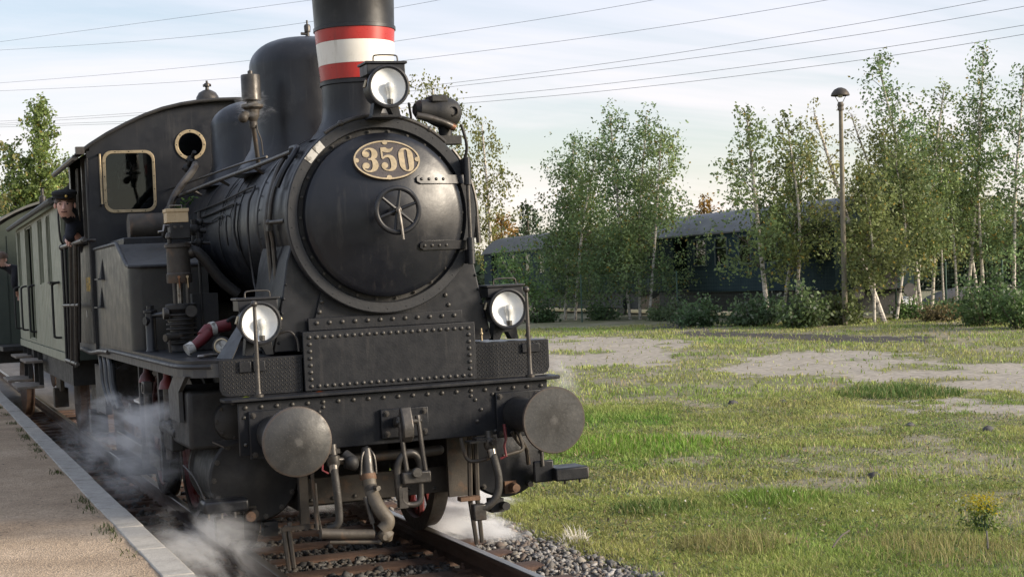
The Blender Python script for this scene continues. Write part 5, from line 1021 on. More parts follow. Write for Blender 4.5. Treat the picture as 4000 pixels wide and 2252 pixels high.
def build_person(label, head, lookdir, neck, chest, belly, pelvis, kneeL, footL, kneeR, footR, armL, armR, mats, hat=None, specs=False):
    J = {'pelvis': (pelvis, .145), 'belly': (belly, .14), 'chest': (chest, .155), 'neck': (neck, .058)}
    h = Vector(head); up_ = (h - Vector(neck)).normalized()
    f = Vector(lookdir).normalized()
    J['jaw'] = (tuple(h - Vector((0, 0, .06)) + f * .015), (.066, .078)); J['head'] = (tuple(h + Vector((0, 0, .015))), (.088, .098)); J['crown'] = (tuple(h + Vector((0, 0, .085))), (.070, .078))
    E_ = [('pelvis', 'belly'), ('belly', 'chest'), ('chest', 'neck'), ('neck', 'jaw'), ('jaw', 'head'), ('head', 'crown')]
    for t, k, ft in (('L', kneeL, footL), ('R', kneeR, footR)):
        p = Vector(pelvis); kk = Vector(k); hip = p.lerp(kk, .22); J['hip' + t] = (tuple(hip), .10); J['kn' + t] = (k, .065); J['ft' + t] = (ft, .045)
        J['to' + t] = (tuple(Vector(ft) + Vector((-.08, -.12, -.03))), .04)
        E_ += [('pelvis', 'hip' + t), ('hip' + t, 'kn' + t), ('kn' + t, 'ft' + t), ('ft' + t, 'to' + t)]
    arm(J, E_, 'l', *armL); arm(J, E_, 'r', *armR)
    hv_ = Vector(head); wl_, wr_ = Vector(armL[2]), Vector(armR[2])
    def fn(c):
        c = Vector(c)
        if (c - hv_).length < .155 and c.z > neck[2] + .01: return 0
        if (c - wl_ - Vector(armL[4]).normalized() * .08).length < .105 or (c - wr_ - Vector(armR[4]).normalized() * .08).length < .105: return 0
        return 1 if c.z > pelvis[2] - .02 else 2
    P = person(label, J, E_, 'pelvis', fn, mats, CR)
    face(P, h + Vector((0, 0, .01)), lookdir, hat, specs=specs)
    return P
# crew member leaning out of the cab, looking forward along the platform
build_person('crew member in dark cap and jacket leaning out of the cab side', (-1.60, 6.62, 2.915), (-.20, -1, -.10), (-1.545, 6.72, 2.80), (-1.43, 6.90, 2.66), (-1.22, 7.05, 2.42), (-1.05, 7.1, 2.2),
             (-.95, 6.75, 2.05), (-.95, 6.7, 1.66), (-1.0, 7.4, 2.05), (-1.0, 7.4, 1.66),
             ((-1.52, 6.75, 2.74), (-1.58, 6.55, 2.60), (-1.54, 6.66, 2.585), (0, 0, -1), (.1, 1, -.1), (1, 0, 0)), ((-1.42, 7.1, 2.70), (-1.56, 7.15, 2.60), (-1.555, 6.93, 2.585), (0, 0, -1), (0, -1, -.1), (-1, 0, 0)),
             ('skin', 'navy_cloth', 'black_cloth'), 'black_cloth')
build_person('second crew member half hidden inside the cab behind the first', (-1.16, 7.45, 3.10), (-.3, -1, -.05), (-1.15, 7.48, 2.98), (-1.13, 7.5, 2.82), (-1.1, 7.52, 2.6), (-1.08, 7.52, 2.42),
             (-1.0, 7.45, 2.05), (-1.0, 7.5, 1.66), (-1.15, 7.6, 2.05), (-1.15, 7.62, 1.66),
             ((-1.28, 7.45, 2.88), (-1.33, 7.4, 2.62), (-1.25, 7.25, 2.56), (0, 0, -1), (.2, -1, 0), (1, 0, 0)), ((-.97, 7.52, 2.88), (-.9, 7.5, 2.62), (-.95, 7.3, 2.55), (0, 0, -1), (-.2, -1, 0), (1, 0, 0)),
             ('skin', 'navy_cloth', 'black_cloth'), 'black_cloth')
build_person('bare-headed passenger with dark glasses leaning out past the coach end', (-1.72, 16.10, 2.60), (-.75, -1, -.25), (-1.64, 16.14, 2.50), (-1.48, 16.2, 2.42), (-1.28, 16.25, 2.28), (-1.12, 16.28, 2.14),
             (-1.05, 16.2, 1.72), (-1.1, 16.3, 1.34), (-1.0, 16.42, 1.72), (-1.0, 16.5, 1.34),
             ((-1.50, 16.05, 2.46), (-1.55, 16.0, 2.24), (-1.5, 16.1, 2.12), (0, 0, -1), (.2, 1, -.3), (1, 0, 0)), ((-1.40, 16.36, 2.46), (-1.42, 16.4, 2.22), (-1.42, 16.3, 2.08), (0, 0, -1), (-.2, -.6, -.3), (1, 0, 0)),
             ('skin', 'navy_cloth', 'black_cloth'), None, True)

# ------------------------------------------------------------------ track
TR = thing('railway_track', 'rusty rails on steel sleepers under the locomotive', None, (0, 0, 0), CR); TR['kind'] = 'structure'
prof = [(-.065, -.15), (.065, -.15), (.065, -.14), (.012, -.125), (.010, -.045), (.035, -.035), (.036, -.006), (.028, 0), (-.028, 0), (-.036, -.006), (-.035, -.035), (-.010, -.045), (-.012, -.125), (-.065, -.14)]
for s in (-1, 1):
    b = MB(); n = len(prof)
    b.add([(s * .7535 + x, -9, z) for x, z in prof] + [(s * .7535 + x, 70, z) for x, z in prof], [(i, (i + 1) % n, n + (i + 1) % n, n + i) for i in range(n)])
    b.m = [1 if 6 <= i <= 8 else 0 for i in range(n)]
    b.build('rail', ['rail_side', 'rail_top'], TR)
slp = MB()
pz = [(-.14, -.235), (-.115, -.160), (-.09, -.152), (.09, -.152), (.115, -.160), (.14, -.235)]
n = len(pz)
slp.add([(-1.25, y, z) for y, z in pz] + [(1.25, y, z) for y, z in pz], [(i, i + 1, n + i + 1, n + i) for i in range(n - 1)] + [tuple(range(n)), tuple(range(2 * n - 1, n - 1, -1))])
SLM = proto(slp, 'sleeper', 'sleeper_rust'); 
FIX = proto(MB().box(-.06, .06, -.06, .06, 0, .018).lathe([(.022, .018), (.022, .04), (.012, .042), (.012, .065)], (0, 0, 0), (0, 0, 1), 6), 'rail_clip', 'sleeper_rust')
for k in range(-9, 36):
    y = .72 + k * .645
    if y > 22: break
    so = inst('sleeper', SLM, TR, (0, y, 0), (0, 0, random.uniform(-.006, .006)))
    if y < 8:
        for x in (-.87, -.635, .635, .87): inst('rail_clip', FIX, so, (x, 0, -.152))
# ballast: bed plus loose stones
def vnoise(x, y, seed=0, sc_=1.0):
    r = np.random.default_rng(seed); G_ = r.random((64, 64)); x = np.asarray(x) * sc_; y = np.asarray(y) * sc_
    xi = np.floor(x).astype(int); yi = np.floor(y).astype(int); fx = x - xi; fy = y - yi
    fx = fx * fx * (3 - 2 * fx); fy = fy * fy * (3 - 2 * fy); g = lambda a, b: G_[a % 64, b % 64]
    return (g(xi, yi) * (1 - fx) + g(xi + 1, yi) * fx) * (1 - fy) + (g(xi, yi + 1) * (1 - fx) + g(xi + 1, yi + 1) * fx) * fy
def fbm(x, y, seed=0, sc_=1.0, o=4): return sum(vnoise(x, y, seed + i, sc_ * 2 ** i) * .5 ** i for i in range(o)) / sum(.5 ** i for i in range(o))
def bal_z(x, y):
    sh = np.clip((np.abs(x) - 1.35) / .9, 0, 1)
    return -.186 - .09 * sh * (x > 0) + .02 * (fbm(x, y, 5, 2.2) - .5)
gx = np.concatenate([np.arange(-1.75, 2.45, .06)]); gy = np.concatenate([np.arange(-9, 10, .07), np.arange(10, 70, .5)])
X_, Y_ = np.meshgrid(gx, gy, indexing='ij'); Z_ = bal_z(X_, Y_) - .02 + .02 * (rng.random(X_.shape) - .5)
nx, ny = X_.shape; I = np.arange(nx * ny).reshape(nx, ny)
F_ = np.stack([I[:-1, :-1], I[1:, :-1], I[1:, 1:], I[:-1, 1:]], -1).reshape(-1)
cc = .05 + .07 * fbm(X_, Y_, 9, 3.0); tb = np.stack([cc * 1.05, cc * .95, cc * .85], -1).reshape(-1, 3)
bed = fast_mesh('ballast_bed', np.stack([X_, Y_, Z_], -1).reshape(-1, 3), F_, 4, 'stones', tb)
bed.rotation_euler = CR; bed['kind'] = 'structure'
# stone shapes
ico = bmesh.new(); bmesh.ops.create_icosphere(ico, subdivisions=1, radius=1.0); iv = np.array([v.co[:] for v in ico.verts]); ifc = np.array([[v.index for v in f.verts] for f in ico.faces]); ico.free()
def stones(name, n, xr, yr, zf, smin, smax, palette, keep=None):
    px = rng.uniform(*xr, n); py = rng.uniform(*yr, n)
    if keep is not None: k = keep(px, py); px, py = px[k], py[k]; n = len(px)
    s = rng.uniform(smin, smax, n) * np.exp(rng.normal(0, .25, n))
    var = iv[None] * (1 + rng.uniform(-.32, .22, (n, len(iv), 1))) * s[:, None, None] * rng.uniform((.6, .5, .3), (1.5, 1.1, .75), (n, 3))[:, None, :]
    a = rng.uniform(0, 2 * PI, n); ca, sa = np.cos(a)[:, None], np.sin(a)[:, None]
    b = rng.normal(0, .5, n); cb, sb = np.cos(b)[:, None], np.sin(b)[:, None]
    x, y, z = var[..., 0], var[..., 1], var[..., 2]; x, z = x * cb - z * sb, x * sb + z * cb; x, y = x * ca - y * sa, x * sa + y * ca
    P = np.stack([x + px[:, None], y + py[:, None], z + (zf(px, py) + s * .25)[:, None]], -1).reshape(-1, 3)
    F = (ifc[None] + (np.arange(n) * len(iv))[:, None, None]).reshape(-1)
    pal = np.array(palette)[rng.integers(0, len(palette), n)] * rng.uniform(.65, 1.35, (n, 1)) * np.where((px < .72), .48, 1.0)[:, None]   # darker from the right rail to the platform: shade painted into the stones
    return fast_mesh(name, P, F, 3, 'stones', np.repeat(pal, len(iv), 0))
PAL = [(.13, .127, .124), (.19, .185, .178), (.15, .14, .13), (.25, .24, .23), (.09, .088, .088), (.17, .145, .12), (.22, .20, .17), (.14, .11, .09)]
notrail = lambda x, y: (np.abs(np.abs(x) - .7535) > .085)
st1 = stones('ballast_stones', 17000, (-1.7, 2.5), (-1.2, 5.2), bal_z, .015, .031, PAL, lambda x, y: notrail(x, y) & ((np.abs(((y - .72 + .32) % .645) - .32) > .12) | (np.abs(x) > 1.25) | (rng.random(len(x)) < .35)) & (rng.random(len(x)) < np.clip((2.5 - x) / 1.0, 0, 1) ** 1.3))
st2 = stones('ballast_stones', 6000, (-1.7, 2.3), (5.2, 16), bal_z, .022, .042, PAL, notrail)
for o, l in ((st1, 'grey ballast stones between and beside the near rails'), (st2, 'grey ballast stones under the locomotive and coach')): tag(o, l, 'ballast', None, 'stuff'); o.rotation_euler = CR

# ------------------------------------------------------------------ platform
PLx, PLz = -1.728, .447
PF = thing('platform', 'gritty station platform with a stone kerb', None); PF['kind'] = 'structure'
gx = np.concatenate([[-12, -9, -7, -5.5], np.arange(-4.6, -1.90, .06), [-1.905]]); gy = np.concatenate([np.arange(-6, 16, .1), np.arange(16, 60, 1.0)])
X_, Y_ = np.meshgrid(gx, gy, indexing='ij'); Z_ = PLz - .008 + .03 * (fbm(X_, Y_, 21, .8) - .5) + .012 * (fbm(X_, Y_, 22, 5) - .5)
nx, ny = X_.shape; I = np.arange(nx * ny).reshape(nx, ny)
fast_mesh('platform_surface', np.stack([X_, Y_, Z_], -1).reshape(-1, 3), np.stack([I[:-1, :-1], I[1:, :-1], I[1:, 1:], I[:-1, 1:]], -1).reshape(-1), 4, 'platform_grit', None, PF)
y = -6.0; k = 0
while y < 45:
    ln = 1.0 if y < 20 else 2.0
    m = 'kerb_ribbed' if y < 1.4 else 'kerb_stone'
    o = MB().box(-1.905, PLx, 0, ln - .008, PLz - .22, PLz).build('kerb_stone', m, PF, bev=.008)
    o.location = (random.uniform(-.004, .004), y, random.uniform(-.004, .004)); y += ln; k += 1
MB().box(-1.88, PLx - .03, -6, 45, -.4, PLz - .222).build('platform_wall', 'kerb_stone', PF)
# ------------------------------------------------------------------ ground
CX, CY = -3.176, -9.898
def ssn(a, b, x): t = np.clip((x - a) / (b - a), 0, 1); return t * t * (3 - 2 * t)
def gz(x, y):
    x = np.asarray(x, float); y = np.asarray(y, float)
    s = (x - CX) * .355 + (y - CY) * .935
    z = -.2 + .62 * ssn(22, 50, s) * ssn(3, 10, x)
    z = z + .05 * (fbm(x, y, 31, .35) - .5) * ssn(2.3, 4, x) + .03 * (fbm(x, y, 32, 1.6) - .5) * ssn(2.3, 3.5, x)
    return z - .12 * (1 - ssn(1.3, 2.0, x))
def inpoly(px, py, poly):
    r = np.zeros(px.shape, bool); n = len(poly)
    for i in range(n):
        (x1, y1), (x2, y2) = poly[i], poly[(i + 1) % n]
        if y1 == y2: continue
        c = ((y1 > py) != (y2 > py)) & (px < (x2 - x1) * (py - y1) / (y2 - y1) + x1); r ^= c
    return r
G1 = [(13.7, 33.3), (14.9, 31.7), (15.6, 29.5), (16.2, 27.1), (15.3, 26.1), (14.4, 26.3), (13.2, 23.0), (12.4, 21.4), (11.4, 21.9), (9.0, 21.6), (8, 26), (10.7, 31)]
G2 = [(12.4, 19.3), (14.4, 21.2), (16.0, 22.5), (17.2, 22.2), (17.8, 20.2), (16.8, 19.7), (17.0, 17.6), (18.5, 16.7), (17, 9), (12.2, 9.0), (11.6, 9.6), (11.1, 10.4), (12.5, 12.6), (13.3, 13.4), (13.6, 15.5), (13.4, 17.3), (12.5, 18.0)]
G3 = [(11.2, 12.4), (11.3, 11.1), (10.6, 10.5), (10.6, 11.7)]
SOIL = [(17.8, 32.1), (18.5, 29.8), (20.0, 26.9), (20.9, 24.1), (19.7, 22.7), (18.5, 24.6), (17.4, 27.6), (16.6, 29.6)]
SOIL2 = [(20, 38), (21.5, 36), (18.8, 32.0), (17.8, 33.0)]
BRIGHT = [(7.1, 14.9), (8.4, 13.9), (6.3, 9.9), (4.7, 7.0), (3.6, 7.4), (4.0, 9.7)]
def masks(x, y):
    wx = x + 1.1 * (fbm(x, y, 41, .7) - .5) + 1.3 * (fbm(x, y, 45, 3.1, 3) - .5); wy = y + 2.0 * (fbm(x, y, 42, .6) - .5) + 2.6 * (fbm(x, y, 46, 2.7, 3) - .5)
    gr = (inpoly(wx, wy, G1) | inpoly(wx, wy, G2) | inpoly(wx, wy, G3)).astype(float)
    gr = gr * (1 - ssn(.62, .72, fbm(x, y, 43, .8, 5)))
    bare = ssn(.54, .66, fbm(x, y, 44, 1.1, 5)) * .9 * ssn(2.5, 6, x)
    soil = (inpoly(wx, wy, SOIL) | inpoly(wx, wy, SOIL2)).astype(float)
    br = inpoly(wx, wy, BRIGHT) * ssn(.30, .62, fbm(x, y, 47, 1.9, 5) + .12)
    return gr, bare, soil, br
def axis(f0, f1, st, lo, hi):
    a = list(np.arange(f0, f1, st)); s = st; v = f1
    while v < hi: a.append(v); s *= 1.25; v += s
    a.append(hi); s = st; v = f0 - st; b = []
    while v > lo: b.append(v); s *= 1.25; v -= s
    b.append(lo); return np.array(list(reversed(b)) + a)
gx = axis(2.0, 30, .16, -900, 1500); gy = axis(-6, 40, .20, -500, 2500)
X_, Y_ = np.meshgrid(gx, gy, indexing='ij'); Z_ = gz(X_, Y_)
Z_ = np.where(X_ < -1.7, np.minimum(Z_, -.35), Z_)
gr, bare, soil, br = masks(X_, Y_)
col = np.stack([.15 + 0 * X_, .145 + 0 * X_, .068 + 0 * X_], -1) * (.75 + .5 * fbm(X_, Y_, 51, .8))[..., None]
def bl(c, m, k): return c * (1 - m[..., None]) + np.array(k) * m[..., None] * (.85 + .3 * fbm(X_, Y_, 52, 3))[..., None]
col = bl(col, bare * .7, (.24, .205, .15)); col = bl(col, gr, (.30, .265, .215)); col = bl(col, soil, (.035, .030, .026)); col = bl(col, br * .5, (.07, .11, .03))
nx, ny = X_.shape; I = np.arange(nx * ny).reshape(nx, ny)
ground = fast_mesh('ground', np.stack([X_, Y_, Z_], -1).reshape(-1, 3), np.stack([I[:-1, :-1], I[1:, :-1], I[1:, 1:], I[:-1, 1:]], -1).reshape(-1), 4, 'ground_soil', col.reshape(-1, 3))
ground['kind'] = 'structure'; ground.data.polygons.foreach_set('use_smooth', [True] * len(ground.data.polygons))

# grass blades, denser near the camera
def blades(name, px, py, pz, h, w, col, lean=.85):
    n = len(px); a = rng.uniform(0, 2 * PI, n); b = rng.uniform(0, 2 * PI, n); l = np.abs(rng.normal(0, lean, n)) * h
    ca, sa = np.cos(a) * w / 2, np.sin(a) * w / 2
    mx, my = np.cos(b) * l * .35, np.sin(b) * l * .35
    P = np.stack([np.stack([px - ca, py - sa, pz - .01], -1), np.stack([px + ca, py + sa, pz - .01], -1),
                  np.stack([px + mx + ca * .7, py + my + sa * .7, pz + h * .55], -1), np.stack([px + mx - ca * .7, py + my - sa * .7, pz + h * .55], -1),
                  np.stack([px + np.cos(b) * l, py + np.sin(b) * l, pz + h * .95], -1)], 1).reshape(-1, 3)
    base = np.arange(n)[:, None] * 5
    F = np.concatenate([base + np.array([0, 1, 2]), base + np.array([0, 2, 3]), base + np.array([3, 2, 4])], 1).reshape(-1)
    shade = np.array([1.0, 1.0, 1.0, 1.0, 1.0])
    T = (np.repeat(col, 5, 0))
    return fast_mesh(name, P, F, 3, 'grass_blades', T)
def grass_cols(px, py, br, dry):
    n = len(px); v = rng.uniform(.7, 1.35, (n, 1))
    green = np.array([.18, .265, .055]); olive = np.array([.28, .29, .09]); straw = np.array([.32, .26, .14]); lush = np.array([.125, .23, .035])
    f = np.clip(fbm(px, py, 61, .55) * 2.2 - .65 + rng.normal(0, .18, n), 0, 1)[:, None]
    c = green * (1 - f) + olive * f
    st = (rng.random(n) < dry)[:, None]; c = np.where(st, straw, c)
    c = np.where((rng.random(n) < br * .8)[:, None], lush, c)
    pv = .82 + .66 * fbm(px, py, 63, 1.3, 5)[:, None]; yl = np.clip(fbm(px, py, 64, .8, 4) * 3 - 1.3, 0, 1)[:, None]
    c = c * (1 - .5 * yl) + np.array([.30, .30, .10]) * .5 * yl
    return c * v * pv
def scatter(n, d0, d1, h0, h1, w0, w1, dens):
    # area in front of the camera between two distances, real ground positions
    s = np.sqrt(rng.uniform(d0 ** 2, d1 ** 2, n)); t = rng.uniform(-.13, .40, n)
    x = CX + s * (.355 + .935 * t); y = CY + s * (.935 - .355 * t)
    ok = (x > 1.4 + .9 * rng.random(n) ** 1.3) & (x < 40) ; x, y = x[ok], y[ok]
    gr, bare, soil, br = masks(x, y)
    edge = ssn(1.55, 2.2, x)
    keep = rng.random(len(x)) < dens * (1 - .96 * gr) * (1 - .75 * bare) * (1 - .85 * soil) * (.25 + .75 * edge) * (.45 + .75 * fbm(x, y, 71, 1.3)) * (1 + br)
    x, y, br, bare = x[keep], y[keep], br[keep], bare[keep]
    z = gz(x, y); cl = fbm(x, y, 72, 1.1); h = (h0 + (h1 - h0) * np.clip(cl * 1.6 - .35, 0, 1)) * rng.uniform(.5, 1.3, len(x)) * (1 + .5 * br)
    return x, y, z, h, rng.uniform(w0, w1, len(x)), grass_cols(x, y, br, .10 + .25 * bare)
parts = [scatter(230000, 9.5, 16, .018, .085, .004, .010, .85), scatter(170000, 16, 28, .02, .085, .008, .015, .85), scatter(100000, 28, 52, .035, .11, .015, .030, .85)]
cat_ = [np.concatenate([p[i] for p in parts]) for i in range(6)]
tag(blades('meadow_grass', *cat_), 'short patchy green and straw grass across the meadow', 'grass', None, 'stuff')
n = 80000; s_ = np.sqrt(rng.uniform(9.5 ** 2, 27 ** 2, n)); t_ = rng.uniform(-.13, .40, n); wx_ = CX + s_ * (.355 + .935 * t_); wy_ = CY + s_ * (.935 - .355 * t_)
gr, bare, soil, br = masks(wx_, wy_); k_ = (wx_ > 1.5 + .9 * rng.random(n)) & (rng.random(n) < (1 - .95 * gr) * (1 - .5 * bare) * np.clip(fbm(wx_, wy_, 81, 1.7) * 2.6 - .8, .04, 1)); wx_, wy_ = wx_[k_], wy_[k_]; n = len(wx_)
def flat_leaves(name, x, y, z, size, col):
    n = len(x); a = rng.uniform(0, 2 * PI, n); d = np.stack([np.cos(a), np.sin(a), rng.normal(.25, .35, n)], -1); e = np.stack([-np.sin(a), np.cos(a), rng.normal(0, .3, n)], -1)
    P = np.stack([x, y, z], -1); s2 = size[:, None]
    Q = np.stack([P - d * s2 * .6, P + e * s2 * .35, P + d * s2, P - e * s2 * .35], 1).reshape(-1, 3)
    return fast_mesh(name, Q, np.arange(n * 4), 4, 'grass_blades', np.repeat(col, 4, 0))
pick = rng.random(n); wc = np.where((pick < .55)[:, None], np.array([.10, .155, .04]), np.where((pick < .78)[:, None], np.array([.17, .165, .06]), np.where((pick < .92)[:, None], np.array([.20, .14, .08]), np.array([.34, .28, .17])))) * rng.uniform(.6, 1.4, (n, 1))
tag(flat_leaves('meadow_herbs', wx_, wy_, gz(wx_, wy_) + rng.uniform(.005, .05, n), rng.uniform(.012, .034, n), wc), 'low broad-leaved herbs and dead leaves in the meadow grass', 'ground cover', None, 'stuff')
# taller dry verge and weeds near the camera, lush clumps
def clump(cx, cy, n, r, h, w, col, name, label, cat, lean=.5, group=None):
    a = rng.uniform(0, 2 * PI, n); q = r * np.sqrt(rng.random(n)); x = cx + q * np.cos(a); y = cy + q * np.sin(a) * 1.0
    hh = h * rng.uniform(.45, 1.15, n) * (1 - .5 * (q / r) ** 2); c = np.array(col) * 1.6 * rng.uniform(.6, 1.4, (n, 1)); k_ = rng.random(n) < .15; c[k_] = np.array([.33, .29, .13])
    o = blades(name, x, y, gz(x, y), hh, rng.uniform(w * .7, w * 1.3, n), c, lean)
    return tag(o, label, cat, group)
clump(12.75, 13.4, 2200, 1.1, .20, .016, (.060, .10, .024), 'grass_tuft', 'dark green grass tuft standing in the pale gravel patch', 'grass tuft')
clump(4.6, 3.6, 1500, .55, .16, .010, (.105, .17, .03), 'grass_tuft', 'broad bright green grass clump in the middle of the near meadow', 'grass tuft')
clump(5.6, 9.0, 2600, 1.3, .17, .012, (.10, .18, .022), 'grass_tuft', 'lush bright green grass bank just right of the right buffer', 'grass tuft')
clump(3.4, 3.7, 900, .45, .15, .010, (.075, .115, .03), 'grass_tuft', 'green grass clump low between the step and the ballast', 'grass tuft')
clump(3.0, 1.5, 700, .5, .22, .006, (.16, .15, .06), 'grass_tuft', 'thin tall dry grass at the lower edge beside the ballast', 'grass tuft', .7)
clump(4.2, .5, 800, .7, .22, .006, (.17, .155, .06), 'grass_tuft', 'straw coloured grass near the lower right edge of the meadow', 'grass tuft', .7)
clump(2.02, 2.5, 110, .13, .17, .008, (.52, .49, .44), 'dry_tuft', 'pale dead grass tuft lying on the ballast shoulder', 'grass tuft', 1.3)
# yellow flowering weed
YF = thing('yellow_weed', 'bushy weed with yellow flower heads near the lower right corner', 'weed', (5.1, 1.1, float(gz(5.1, 1.1))))
b = MB()
for i in range(16):
    a = rng.uniform(0, 2 * PI); r = rng.uniform(.02, .14); h = rng.uniform(.12, .30)
    b.tube([(r * .3 * math.cos(a), r * .3 * math.sin(a), 0), (r * math.cos(a), r * math.sin(a), h)], .004, 5)
b.build('stems', 'fence_green', YF)
def leaf_quads(P, size, aspect=.55, droop=.0):
    n = len(P); d = rng.normal(0, 1, (n, 3)); d[:, 2] -= droop; d /= np.linalg.norm(d, axis=1)[:, None]
    e = np.cross(d, rng.normal(0, 1, (n, 3))); e /= np.linalg.norm(e, axis=1)[:, None] + 1e-9
    s = (size * rng.uniform(.6, 1.35, n))[:, None]
    return np.stack([P - d * s, P + e * s * aspect, P + d * s, P - e * s * aspect], 1).reshape(-1, 3)
P = np.stack([rng.normal(0, .07, 420), rng.normal(0, .07, 420), rng.uniform(.16, .33, 420)], -1)
fast_mesh('flowers', leaf_quads(P, .010, .8), np.arange(420 * 4), 4, 'leaves', np.repeat(np.array([.46, .38, .03]) * rng.uniform(.7, 1.2, (420, 1)), 4, 0), YF)['kind'] = 'stuff'
P = np.stack([rng.normal(0, .09, 380), rng.normal(0, .09, 380), rng.uniform(.02, .24, 380)], -1)
fast_mesh('leaves', leaf_quads(P, .024, .4), np.arange(380 * 4), 4, 'leaves', np.repeat(np.array([.16, .22, .05]) * rng.uniform(.7, 1.2, (380, 1)), 4, 0), YF)
P = np.stack([rng.uniform(2.6, 6.5, 260), rng.uniform(1.0, 7.0, 260), np.zeros(260)], -1); P[:, 2] = gz(P[:, 0], P[:, 1]) + rng.uniform(.08, .16, 260)
P = P[rng.random(260) < .45]
tag(fast_mesh('clover_flowers', leaf_quads(P, .010, .9), np.arange(len(P) * 4), 4, 'leaves', np.repeat(np.array([.55, .54, .50]) * rng.uniform(.7, 1.2, (len(P), 1)), 4, 0)), 'scattered tiny white clover heads in the grass', 'flowers', None, 'stuff')
# stones lying in the meadow
for i, (x, y, r, lb) in enumerate(((10.2, 7.7, .07, 'grey stone in the grass near the right edge, upper of two'), (9.8, 8.9, .06, 'grey stone in the meadow level with the right buffer bottom'), (6.3, 4.5, .06, 'grey stone in the lower right meadow grass'), (9.6, 13.6, .07, 'dark stone in the middle meadow, left one'), (10.3, 13.2, .06, 'dark stone in the middle meadow, right one'))):
    b = MB().ball((0, 0, 0), r, 10, 1.3, 1.0, .75); b.v = [tuple(np.array(v) * random.uniform(.85, 1.15)) for v in b.v]
    o = tag(b.build('field_stone', 'heap_dark'), lb, 'stone'); o.location = (x, y, float(gz(x, y)) + r * .3)
for i, (x0, y0, x1, y1, lb) in enumerate(((3.5, .85, 3.72, .95, 'bare pale twig lying low in the near grass'), (4.5, .25, 4.62, .42, 'pale dead stalk at the lower right corner'))):
    z0 = float(gz(x0, y0)) + .05; tag(MB().tube(smooth_path([(x0, y0, z0), ((x0 + x1) / 2, (y0 + y1) / 2, z0 + .07), (x1, y1, z0 + .10)], 5), .008, 6).build('twig', 'hose_tan' if i < 2 else 'branch_bark'), lb, 'twig')
# tufts along the kerb
kx, ky = [], []
for yy in np.concatenate([rng.uniform(-1, 14, 20)]):
    n = rng.integers(15, 70); kx.append(-1.93 - np.abs(rng.normal(0, .05, n))); ky.append(yy + rng.normal(0, .12, n))
kx = np.concatenate(kx); ky = np.concatenate(ky); n = len(kx)
tag(blades('kerb_grass', kx, ky, np.full(n, PLz - .01), rng.uniform(.01, .045, n), rng.uniform(.005, .010, n), np.array([.07, .085, .03]) * rng.uniform(.6, 1.5, (n, 1)), .9), 'low moss and grass along the inner edge of the platform kerb', 'grass', None, 'stuff')
n = 260; kx = rng.uniform(-1.68, -1.45, n); ky = rng.normal(2.0, .5, n)
tag(blades('trackside_weed', kx, ky, np.full(n, -.18), rng.uniform(.08, .25, n), rng.uniform(.01, .022, n), np.where((rng.random(n) < .1)[:, None], np.array([.45, .33, .03]), np.array([.06, .10, .025])) * rng.uniform(.6, 1.3, (n, 1)), .5), 'green weed with yellow blooms below the platform edge', 'weed')

